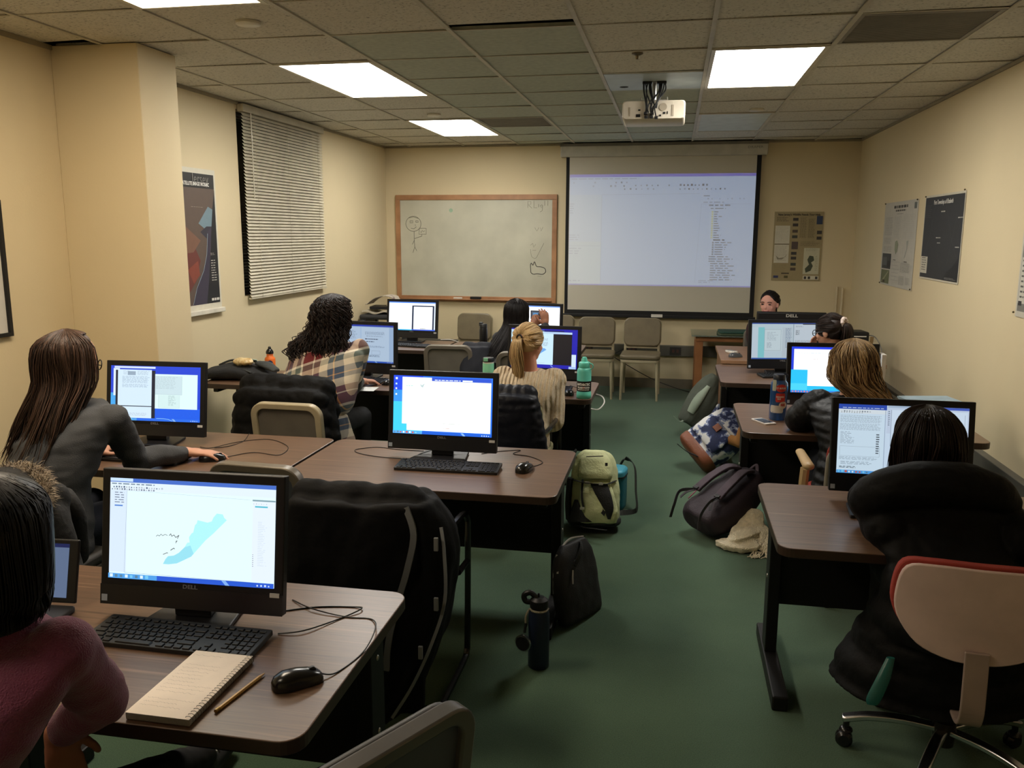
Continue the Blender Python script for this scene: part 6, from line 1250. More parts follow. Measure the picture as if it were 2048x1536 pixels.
TL = lambda dz: (P.P+(N-P.P)*(1-dz/(N.z-P.P.z)))-f*0.045*math.sin(min(1, dz/(N.z-P.P.z))*PI); b.loft([(N+Z_(0.03), r*0.05, f*0.05), (N+Z_(0.0)-f*0.01, r*0.085, f*0.075), (TL(0.045)-f*0.005, r*0.215, f*0.125), (TL(0.12), r*0.235, f*0.155), (TL(0.24), r*0.25, f*0.165), (TL(0.34)+r*0.01, r*0.235, f*0.165), (TL(0.40)+r*0.02, r*0.20, f*0.14)], 28, 4)
b.cap(P.SR+r*0.0, P.ER-r*0.01-f*0.02+Z_(0.02), 0.07, 0.062); b.cap(P.SL-r*0.01, P.SL-r*0.04-Z_(0.2), 0.075, 0.075)
b.vox('shawl', plaid(), P.t, 0.009, 5, disp=folds(7, 0.010, (1.6, 1.6, 0.6), 5.0))
hm = hair_mat('dark curly hair', (12, 8, 8), (44, 31, 26), 0.5); F = P.f; S_ = P.S; H_ = P.H
hair(P, [(H_+Z_(0.125)-F*0.01, r*0.012, f*0.012), (H_+Z_(0.108)-f*0.012, r*0.062, f*0.068), (H_+Z_(0.065)-f*0.015, r*0.094, f*0.105), (H_-f*0.02, r*0.105, f*0.115), (H_-Z_(0.08)-f*0.03-r*0.01, r*0.108, f*0.10), (H_-Z_(0.15)-f*0.09-r*0.035, r*0.135, f*0.07), (H_-Z_(0.22)-f*0.13-r*0.06, r*0.15, f*0.055), (H_-Z_(0.30)-f*0.145-r*0.045, r*0.10, f*0.04)], hm, 950, 0.0026, open_=(PI/2-0.35, 1.0, 0.25, 1.0, 0.78), curl=(0.011, 9), jit=0.03, seed=5, lo=0.62, spread=0.08, wave=0.012, steps=44)
# shawl corner hanging beside the chair
b = B(); b.loft([(V3((0.20, -0.08, 0.62)), r*0.03, f*0.09), (V3((0.235, -0.06, 0.50)), r*0.022, f*0.09), (V3((0.26, -0.02, 0.36)), r*0.018, f*0.07), (V3((0.27, 0.0, 0.26)), r*0.014, f*0.05)], 16, 4)
b.vox('shawl_end', bpy.data.materials['plaid wool'], P.t, 0.008, 3, disp=folds(10, 0.006))
b = B()
for i in range(16): x_ = -0.05+0.10*i/15; b.tube([(0.27, x_, 0.265), (0.272+random.uniform(-0.008, 0.008), x_, 0.225)], 0.0025, 4)
b.make('fringe', mat('cream fringe', (190, 178, 156), 0.9), P.t)
# ---- 4 cream sweater, blond ponytail
def pony(P, m, tie, tail, n=600, high=False, w=0.0018, seed=1, rs=(0.076, 0.083, 0.072), tn=260, tw=0.0022, curl=None):
    S_, U, F, H_ = P.S, P.U, P.F, P.H; T_ = tie
    ctr = H_+U*0.026-F*0.012
    A = [(ctr+F*0.082+U*0.012, S_*0.030, U*0.026), (ctr+F*0.066+U*0.006, S_*0.057, U*0.060), (ctr+F*0.03, S_*rs[0]*1.0, U*0.083), (ctr-F*0.01, S_*(rs[0]+0.007), U*0.092), (ctr-F*0.045-U*0.004, S_*rs[1]*0.93, U*0.084), (ctr-F*0.078-U*0.002, S_*0.056, U*0.058), (T_, S_*0.014, U*0.014)]
    if high: A = [(ctr+F*0.066+U*0.044, S_*0.030, U*0.016), (ctr+F*0.054+U*0.028, S_*0.058, U*0.046), (ctr+F*0.022+U*0.012, S_*0.072, U*0.072)]+A[3:]
    hair(P, A, m, n, w, open_=(-PI/2, 1.15 if high else 0.95, -0.01, 0.52, 0.80), seed=seed, lo=0.97, jit=0.001, spread=0.01)
    hair(P, [(T_, S_*0.012, U*0.012)]+tail, m, tn, tw, seed=seed+7, name='ponytail', lo=0.75, jit=0.015, spread=0.06, curl=curl)
P = skeleton('person with a blond ponytail and a cream ribbed sweater in the third row', -0.86, 4.60, 0.02, (-0.80, 4.76, 1.04), (0.42, 0.9, -0.12), wr=(-0.72, 4.93, 0.62), wl=(-0.95, 4.95, 0.62), skin=mat('pinkish skin', (206, 148, 124), 0.5, var=(30, 0.05)), er=(-0.655, 4.70, 0.60), el=(-0.985, 4.72, 0.60), shw=0.145, hipz=0.545)
body(P, handR=((-0.1, 1, 0), (0, 0, 1), 0.3), handL=((0.2, 1, 0), (0, 0, 1), 0.3), size=0.006)
crm = mat('cream ribbed wool', (206, 186, 154), 0.95, bump=(160, 0.7), sheen=0.2, var=(60, 0.10))
nt = crm.node_tree; wv = nt.nodes.new('ShaderNodeTexWave'); wv.inputs['Scale'].default_value = 14; wv.inputs['Distortion'].default_value = 1.0; wv.bands_direction = 'X'
bp = [n_ for n_ in nt.nodes if n_.type == 'BUMP'][0]; b2 = nt.nodes.new('ShaderNodeBump'); b2.inputs['Strength'].default_value = 0.9; b2.inputs['Distance'].default_value = 0.012
nt.links.new([n_ for n_ in nt.nodes if n_.type == 'TEX_COORD'][0].outputs['Object'], wv.inputs['Vector']); nt.links.new(wv.outputs['Fac'], b2.inputs['Height']); nt.links.new(bp.outputs[0], b2.inputs['Normal']); nt.links.new(b2.outputs[0], nt.nodes['Principled BSDF'].inputs['Normal'])
top(P, crm, 1.12, 0.022, 0.026, 0.008, cuff=0.0, disp=folds(9, 0.007), collar=0.0); trousers(P, mat('black leggings', (28, 28, 30)), shoe=mat('brown suede boot', (52, 42, 36), 0.9))
bl_m = hair_mat('blond hair', (142, 110, 72), (226, 194, 142))
tie = P.H-P.F*0.098+P.U*0.028
pony(P, bl_m, tie, [(tie-P.F*0.03-Z_(0.02), P.S*0.028, V3((0, 0.024, 0))), (tie-P.F*0.04-Z_(0.09), P.S*0.040, V3((0, 0.03, 0))), (tie-P.F*0.02-Z_(0.17), P.S*0.036, V3((0, 0.026, 0))), (tie+P.F*0.0-Z_(0.285), P.S*0.022, V3((0, 0.018, 0)))], 700, False, 0.0017, 11, tn=420)
b = B(); b.tube([tie-P.F*0.008+(P.S*math.cos(a)+P.U*math.sin(a))*0.016 for a in [2*PI*k/14 for k in range(14)]], 0.005, 6, closed=True); b.make('hair_tie', black_pl, P.t)
# ---- 5 long straight black hair, holding a phone
P = skeleton('person with long straight black hair holding up a phone in the front left row', -1.20, 6.38, -0.1, (-1.205, 6.60, 1.035), (0.45, 0.9, -0.1), wr=(-1.02, 6.86, 0.915), wl=(-1.13, 6.88, 0.905), skin=skin2, er=(-1.02, 6.68, 0.74), el=(-1.30, 6.72, 0.74), hipz=0.545, shw=0.15)
body(P, handR=((-0.12, 0.1, 1), (0.35, -0.9, 0.1), 0.42), handL=((0.25, 0.3, 0.8), (-0.2, -0.9, 0.3), 0.45), size=0.0055)
top(P, mat('dark grey zip top', (50, 50, 52), 0.9), 1.08, 0.015, 0.014, 0.01, cuff=0.02, collar=0.03); trousers(P, jeans)
hair(P, head_long(P, 0.36, 0.27, 0.15, 0.06, r=(0.090, 0.108), top=0.12, tipx=-0.06), hair_mat('straight black hair', (9, 8, 9), (34, 27, 26)), 900, 0.002, open_=(PI/2, 0.95, 0.22, 1.0, 0.78), seed=13, jit=0.006, lo=0.85)
t = thing('phone', 'phone held sideways in front of a white monitor, its screen showing the lecture', 'phone', (-1.085, 6.91, 0.995), math.radians(-14))
b = B(); b.box(-0.072, -0.004, -0.036, 0.072, 0.004, 0.036); b.make('body', black_pl, t, sm=0, bev=0.003)
q = Pic(0.098, 0.058, 0.6); q.r(0, 0, 1, 1, (110, 120, 140)); q.r(0.15, 0.3, 0.6, 0.8, (120, 190, 250)); q.r(0.62, 0.2, 0.95, 0.7, (70, 60, 56)); q.r(0.1, 0.05, 0.4, 0.28, (190, 220, 240)); q.make('screen', t, (-0.014, -0.0045, -0.029))
# ---- 6 glasses, scrunchie, third row right
P = skeleton('person with glasses and a dark ponytail in a pale scrunchie, chin on hand', 0.96, 5.30, 0.1, (0.985, 5.60, 1.055), (-0.75, 0.62, -0.15), wr=(1.10, 5.74, 0.73), wl=(0.905, 5.70, 0.90), skin=skin, hipz=0.545, el=(0.90, 5.78, 0.70))
body(P, handR=((0, 1, 0), (0, 0, 1), 0.4), handL=((-0.04, -0.16, 0.95), (-0.75, 0.6, 0.0), 0.4, 0.95), size=0.0055)
top(P, mat('black knit top', (26, 25, 27), 0.9), 1.08, 0.015, 0.014, 0.01, cuff=0.0); trousers(P, jeans_black)
tie = P.H-P.F*0.095+P.U*0.052
pony(P, hair_mat('dark brown hair', (20, 14, 13), (50, 36, 31)), tie, [(tie-P.F*0.02-Z_(0.015), P.S*0.026, P.F*0.022), (tie-P.F*0.03-Z_(0.07), P.S*0.034, P.F*0.028), (tie-P.F*0.02-Z_(0.14), P.S*0.03, P.F*0.024), (tie-Z_(0.2), P.S*0.016, P.F*0.014)], 700, False, 0.0017, 17)
b = B(); b.tube([tie-P.F*0.006+(P.S*math.cos(a)+P.U*math.sin(a))*0.023 for a in [2*PI*k/18 for k in range(18)]], [0.011+0.003*(k % 2) for k in range(18)], 8, closed=True); b.make('scrunchie', mat('pale pink scrunchie', (214, 196, 188), 0.9), P.t)
b = B()
for s in (-1, 1):
    c_ = P.H+P.F*0.086+P.S*0.034*s; b.tube([c_+P.S*0.024*math.cos(a)+P.U*0.019*math.sin(a) for a in [2*PI*k/16 for k in range(16)]], 0.0025, 6, closed=True); b.tube([c_+P.S*0.024*s, P.H+P.S*0.080*s+P.U*0.005], 0.0022, 6)
b.make('glasses', mat('dark blue grey frame', (40, 50, 62), 0.3), P.t)
# ---- 7 blond waves, black puffer
puf = mat('black quilted nylon', (12, 12, 14), 0.5, bump=(60, 0.25), spec=0.2)
P = skeleton('person with long wavy dark blond hair in a black quilted jacket, second right row', 0.90, 4.06, 0.0, (0.885, 4.36, 1.035), (-0.12, 0.85, -0.55), wr=(0.76, 4.56, 0.74), wl=(0.72, 4.55, 0.745), skin=skin, el=(0.655, 4.37, 0.745), er=(1.12, 4.37, 0.745), hipz=0.545, shw=0.15)
body(P, handR=((-0.5, 0.8, 0), (0, 0, 1), 0.3), handL=((0.5, 0.8, 0), (0, 0, 1), 0.3), size=0.007)
def hood7(b): b.cap(P.N-P.f*0.07-P.r*0.05-Z_(0.045), P.N-P.f*0.07+P.r*0.05-Z_(0.045), 0.055, 0.055, n=18, bulge=(0.03, 0.06)); b.cap(P.N-P.f*0.095-P.r*0.05-Z_(0.11), P.N-P.f*0.095+P.r*0.05-Z_(0.11), 0.05, 0.05, n=18)
top(P, puf, 1.14, 0.03, 0.034, 0.007, cuff=0.0, name='puffer_jacket', bulge=(0.052, 0.06), abul=(0.05, 0.10), extra=hood7, disp=folds(16, 0.004), smooth=3); trousers(P, jeans)
hair(P, [(P.H+Z_(0.125)-P.f*0.01, P.r*0.012, P.f*0.012), (P.H+Z_(0.107)-P.f*0.016, P.r*0.058, P.f*0.066), (P.H+Z_(0.06)-P.f*0.02, P.r*0.09, P.f*0.105), (P.H-P.f*0.025, P.r*0.097, P.f*0.108), (P.H-Z_(0.07)-P.f*0.04+P.r*0.005, P.r*0.099, P.f*0.09), (P.H-Z_(0.12)-P.f*0.07+P.r*0.045, P.r*0.088, P.f*0.065), (P.H-Z_(0.19)-P.f*0.085+P.r*0.10, P.r*0.075, P.f*0.045), (P.H-Z_(0.28)-P.f*0.085+P.r*0.15, P.r*0.075, P.f*0.035)], hair_mat('dark blond hair', (80, 62, 46), (200, 166, 120)), 1300, 0.0020, open_=(PI/2, 1.0, 0.2, 1.0, 0.8), curl=(0.008, 2.5), jit=0.02, seed=19, lo=0.7, wave=0.016)
# ---- 8 black coat, foreground right
P = skeleton('person in a big black hooded coat with dark hair, bent over the nearest right desk', 0.895, 2.60, 0.0, (0.845, 2.94, 0.99), (0.0, 0.75, -0.66), wr=(0.90, 3.0, 0.74), wl=(0.80, 3.0, 0.74), skin=skin, el=(0.70, 2.74, 0.745), er=(1.085, 2.70, 0.745), hipz=0.545, shw=0.15, bow=0.09)
body(P, handR=((-0.5, 0.8, 0), (0, 0, 1), 0.3), handL=((0.5, 0.8, 0), (0, 0, 1), 0.3), size=0.008)
coat = mat('black padded coat cloth', (12, 12, 13), 0.7, bump=(30, 0.35), spec=0.15)
def coat8(b):
    b.loft([(V3((0.0, 0.03, 0.66)), P.r*0.215, P.f*0.155), (V3((0.0, 0.04, 0.55)), P.r*0.235, P.f*0.18), (V3((-0.01, 0.09, 0.42)), P.r*0.265, P.f*0.225), (V3((-0.03, 0.10, 0.31)), P.r*0.295, P.f*0.225), (V3((-0.04, 0.10, 0.245)), P.r*0.305, P.f*0.23)], 32, 4, bulge=(0.10, 0.05))
    N = P.N
    b.tube(cat([V3(q_)-P.root for q_ in ((0.63, 2.82, 0.775), (0.67, 2.755, 0.85), (0.76, 2.725, 0.895), (0.86, 2.715, 0.905), (0.97, 2.725, 0.89), (1.055, 2.77, 0.835))], 5), [0.04, 0.05, 0.058, 0.064, 0.068, 0.07, 0.072, 0.073, 0.074, 0.075, 0.075, 0.075, 0.075, 0.075, 0.075, 0.074, 0.073, 0.072, 0.07, 0.067, 0.064, 0.060, 0.056, 0.05, 0.045, 0.04], 16)
    b.loft([(V3((0.0, 0.10, 0.66)), P.r*0.20, P.f*0.10), (V3((-0.03, 0.155, 0.76)), P.r*0.215, P.f*0.10), (V3((-0.04, 0.17, 0.83)), P.r*0.20, P.f*0.085), (V3((-0.04, 0.20, 0.88)), P.r*0.14, P.f*0.07)], 24, 4)
top(P, coat, 1.18, 0.035, 0.034, 0.008, cuff=-0.01, name='hooded_coat', bulge=(0.11, 0.05), abul=(0.10, 0.09), extra=coat8, disp=folds(11, 0.006, (1, 1, 1.5), 2.0), smooth=4); trousers(P, jeans_black, shoe=mat('grey white trainer', (120, 118, 116), 0.6))
hair(P, [(P.H+Z_(0.118)-P.f*0.0, P.r*0.012, P.f*0.012), (P.H+Z_(0.10)-P.f*0.01, P.r*0.062, P.f*0.07), (P.H+Z_(0.055)-P.f*0.02, P.r*0.094, P.f*0.105), (P.H-Z_(0.0)-P.f*0.025, P.r*0.103, P.f*0.110), (P.H-Z_(0.065)-P.f*0.025, P.r*0.105, P.f*0.095), (P.H-Z_(0.13)-P.f*0.02, P.r*0.10, P.f*0.08)], hair_mat('dark straight hair', (22, 15, 13), (46, 33, 28)), 1100, 0.0015, open_=(PI/2, 1.0, 0.3, 1.0, 0.8), jit=0.006, seed=23, lo=0.82)
b = B(); b.loft([(V3((-0.215, -0.085, 0.415)), P.r*0.012, P.f*0.008), (V3((-0.235, -0.105, 0.36)), P.r*0.02, P.f*0.009), (V3((-0.26, -0.12, 0.30)), P.r*0.022, P.f*0.008), (V3((-0.265, -0.125, 0.28)), P.r*0.015, P.f*0.004)], 12, 4); b.make('pocket_ribbon', mat('teal satin', (30, 96, 92), 0.3), P.t)
# ---- 9 instructor
P = skeleton('smiling person with pulled back dark hair facing the class above the turned away monitor', 0.84, 7.86, PI, (0.83, 7.68, 1.06), (-0.42, -0.9, -0.03), wr=(0.78, 7.44, 0.76), wl=(0.92, 7.44, 0.76), er=(0.72, 7.72, 0.70), el=(0.97, 7.72, 0.70), shw=0.13, skin=mat('rosy skin', (208, 150, 132), 0.5, var=(40, 0.04)), hipz=0.545)
body(P, handR=((0, -1, 0), (0, 0, 1), 0.3), handL=((0, -1, 0), (0, 0, 1), 0.3), size=0.0045)
top(P, mat('dark maroon jumper', (60, 34, 38), 0.9), 1.06, 0.012, 0.012, 0.01); trousers(P, jeans_black)
M_ = Matrix((P.S, P.F, P.U)).transposed().to_4x4()
for s in (-1, 1):
    e_ = P.H+P.F*0.077+P.S*0.031*s+P.U*0.004
    b = B(); b.ell(e_, (0.0125, 0.006, 0.006), M_, 12, 8); b.make('eye', mat('dark eye', (46, 32, 28), 0.2), P.t)
    b = B(); b.tube([e_+P.U*0.019-P.S*0.016*s+P.F*0.006, e_+P.U*0.023+P.F*0.006, e_+P.U*0.017+P.S*0.018*s-P.F*0.003], 0.0028, 6); b.make('eyebrow', mat('dark brow', (52, 36, 32), 0.8), P.t)
b = B(); b.tube(cat([P.H+P.F*0.072-P.U*0.050-P.S*0.028, P.H+P.F*0.0845-P.U*0.056, P.H+P.F*0.072-P.U*0.050+P.S*0.028], 6), [0.002]*2+[0.004]*9+[0.002]*2, 8); b.make('lips', mat('rosy lips', (168, 84, 84), 0.4), P.t)
tie = P.H-P.F*0.095-P.U*0.005
pony(P, hair_mat('very dark hair', (14, 10, 10), (34, 25, 24)), tie, [(tie-P.F*0.01-Z_(0.03), P.S*0.03, P.F*0.02), (tie-P.F*0.0-Z_(0.09), P.S*0.034, P.F*0.022), (tie-Z_(0.15), P.S*0.022, P.F*0.014)], 600, True, 0.0018, 29)
# ================================================================ COATS, BAGS
def jacket(label, x, y, rz, m, w=0.24, top=0.83, drop=0.5, thick=0.05, bulge=None, sleeves=True, name='jacket', extra=None, size=0.009, disp=None, seed=0.0, front=0.28, kids=None, smooth=4, sag=0.05, yb=-0.02):
    """garment folded over a chair back: local y=0 is the chair back"""
    t = thing(name, label, 'jacket', (x, y, 0), rz)
    b = B()
    def slab(y0, y1, ztop, zbot, wt, wb):
        b.loft([(V3((0, y0, ztop)), V3((wt*0.86, 0, 0)), V3((0, thick*0.8, 0))), (V3((0, y0, ztop-0.05)), V3((wt*1.0, 0, 0)), V3((0, thick, 0))), (V3((0, (y0+y1)/2, (ztop+zbot)/2)), V3(((wt+wb)/2*1.05, 0, 0)), V3((0, thick*1.05, 0))), (V3((0, y1, zbot+0.03)), V3((wb, 0, 0)), V3((0, thick, 0))), (V3((0, y1, zbot)), V3((wb*0.95, 0, 0)), V3((0, thick*0.6, 0)))], 28, 4, bulge=bulge, pw=0.8)
    slab(-thick*0.9+yb, -thick*1.0-0.03+yb, top, top-drop, w, w*1.05)
    slab(thick*0.9+0.03, thick+0.05, top-0.01, top-front, w*0.9, w*0.9)
    b.cap((-w*0.8, -0.005, top-0.01), (w*0.8, -0.005, top-0.01), thick*0.95, thick*0.95, n=18, bulge=bulge)
    if sleeves:
        for s in (-1, 1):
            b.cap((s*w*0.85, -0.03, top-0.05), (s*(w+0.015), -0.05, top-0.27), 0.055, 0.052, bulge=bulge); b.cap((s*(w+0.015), -0.05, top-0.27), (s*(w-0.0), -0.02, top-0.50), 0.052, 0.042, bulge=bulge)
    if extra: extra(b)
    b.vox('cloth', m, t, size, smooth, disp=disp or folds(8, 0.010, (1.3, 1.3, 0.7), seed))
    if kids: kids(t)
    return t
blk = mat('black jacket cloth', (11, 11, 13), 0.75, bump=(30, 0.3), spec=0.15)
blk2 = mat('black down jacket nylon', (10, 10, 11), 0.7, bump=(40, 0.3), spec=0.15)
nvy = mat('navy quilted nylon', (13, 16, 27), 0.5, bump=(50, 0.2), spec=0.25)
# big black jacket with grey piping on the sled chair
def j1x(b):
    b.loft([(V3((0.17, 0.0, 0.80)), V3((0.09, 0, 0)), V3((0, 0.11, 0))), (V3((0.25, 0.02, 0.66)), V3((0.075, 0, 0)), V3((0, 0.14, 0))), (V3((0.26, 0.02, 0.45)), V3((0.05, 0, 0)), V3((0, 0.13, 0))), (V3((0.20, -0.05, 0.22)), V3((0.045, 0, 0)), V3((0, 0.11, 0))), (V3((0.10, -0.10, 0.06)), V3((0.04, 0, 0)), V3((0, 0.06, 0)))], 22, 4)
def j1k(t):
    gp = mat('grey reflective piping', (120, 122, 124), 0.4)
    b = B(); b.tube(cat([(0.30, -0.085, 0.735), (0.315, -0.105, 0.66), (0.318, -0.115, 0.5), (0.28, -0.145, 0.36), (0.22, -0.16, 0.22), (0.15, -0.165, 0.10)], 6), 0, flat=(0.010, 0.006, (0, 1, 0))); b.make('zip_piping', gp, t, sm=0)
    b = B(); b.tube(cat([(0.19, -0.105, 0.80), (0.222, -0.128, 0.72), (0.20, -0.135, 0.6), (0.165, -0.14, 0.48), (0.14, -0.155, 0.36), (0.13, -0.155, 0.26)], 6), 0, flat=(0.020, 0.008, (0, 1, 0))); b.make('grey_lining_edge', mat('grey fleece lining', (96, 98, 100), 0.9), t, sm=0)
    for (x, y_, z) in ((0.293, -0.115, 0.69), (0.298, -0.14, 0.50), (0.25, -0.16, 0.34)):
        b = B(); b.box(x-0.007, y_-0.010, z-0.022, x+0.007, y_, z+0.022); b.make('reflective_tab', gp, t, sm=0, bev=0.002)
jacket('big black jacket with grey piping hung on the black tubular chair', -1.00, 2.575, 0.0, blk, 0.235, 0.80, 0.70, 0.055, extra=j1x, kids=j1k, seed=3.3, sleeves=False)
# puffer on the chair of the plaid person
jacket('black puffy down jacket over the chair of the person in the plaid shawl', -2.08, 4.30, 0.0, blk2, 0.26, 0.825, 0.48, 0.075, bulge=(0.10, 0.10), seed=1.7, disp=folds(14, 0.008, (1, 1, 1), 1.7), smooth=3)
sc = steel_chair('steel chair buried under the black puffy down jacket in the third row', -2.08, 4.50, 0.0, steel_beige, pad_olive, pan_grey)
# navy puffer on cream sweater person's chair
jacket('navy quilted down jacket over the chair of the person in the cream sweater', -0.905, 4.33, 0.0, nvy, 0.22, 0.83, 0.52, 0.055, bulge=(0.045, 0.12), seed=2.2, disp=folds(16, 0.004), smooth=3, size=0.008)
# dark jacket front left chair
jacket('dark jacket draped over the right side of the grey chair in the front left row', -1.50, 6.47, -0.10, mat('dark navy jacket cloth', (22, 24, 34), 0.8), 0.12, 0.785, 0.28, 0.04, sleeves=False, seed=4.0)
# parka with fur hood, far left
def fur_kids(t):
    rr = random.Random(9); b = B()
    path = cat([(0.00, 0.03, 0.865), (0.10, 0.02, 0.870), (0.18, -0.02, 0.845), (0.225, -0.08, 0.80), (0.215, -0.12, 0.75)], 12)
    for i in range(3200):
        p = V3(rr.choice(path)); d = V3((rr.gauss(0, 1), rr.gauss(0, 1), rr.gauss(0, 1))).normalized(); L = rr.uniform(0.016, 0.034)
        p = p+V3((rr.gauss(0, 0.006), rr.gauss(0, 0.006), rr.gauss(0, 0.006))); b.tube([p+d*0.008, p+d*(0.012+L*0.6)+V3((0.004, 0, 0.002)), p+d*(0.010+L)+V3((0.010, 0, -0.002))], [0.0011, 0.0009, 0.0002], 3)
    b.tube([V3(q) for q in path], 0.02, 8); b.make('fur_trim', hair_mat('brown grey fur', (84, 74, 66), (214, 198, 176), 0.8), t, sm=180)
    b = B()
    b.ell((0.175, -0.135, 0.70), (0.007, 0.004, 0.007)); b.make('snap_button', mat('dark snap', (40, 40, 42), 0.3, 0.8), t)
    b = B(); b.tube(cat([(0.20, -0.12, 0.76), (0.19, -0.13, 0.62), (0.21, -0.12, 0.50)], 5), 0, flat=(0.012, 0.008, (0, 1, 0))); b.make('zip_flap', mat('dark zip flap', (46, 46, 48), 0.7), t, sm=0)
def hoodx(b): b.ell((0.03, -0.02, 0.80), (0.19, 0.11, 0.085)); b.cap((0.2, -0.05, 0.74), (0.25, -0.03, 0.5), 0.07, 0.06); b.cap((0.12, -0.1, 0.8), (0.28, -0.06, 0.55), 0.06, 0.05)
jacket('black parka with a brown fur trimmed hood on a chair at the left edge', -2.19, 2.36, 0.0, mat('black parka cotton', (30, 30, 32), 0.8, bump=(60, 0.3)), 0.25, 0.80, 0.55, 0.06, extra=hoodx, kids=fur_kids, seed=6.1)
steel_chair('steel chair under the black parka with the fur trimmed hood', -2.30, 2.575, 0.0, steel_grey, pad_dark, pan_dark)
# more seats for seated people hidden from view
steel_chair('steel chair under the person in the purple sweater', -1.32, 1.02, 0.0, steel_grey, pad_dark, pan_dark)
steel_chair('steel chair under the person with the long straight black hair', -1.08, 6.35, 0.0, steel_grey, pad_dark, pan_grey)
steel_chair('steel chair under the person with the dark ponytail at right', 0.95, 5.28, 0.0, steel_grey, pad_dark, pan_grey)
steel_chair('steel chair under the smiling person facing the class', 0.86, 7.9, PI, steel_grey, pad_dark, pan_grey)
# ---------------------------------------------------------------- backpacks
def strap(b, pts, w=0.025, th=0.004, up=(0, 0, 1)): b.tube(cat(pts, 5), 0, flat=(w, th, up))
def pack(label, loc, R, mats, build, name='backpack', catn='backpack'):
    t = thing(name, label, catn, loc); t.rotation_euler = R; build(t, mats); return t
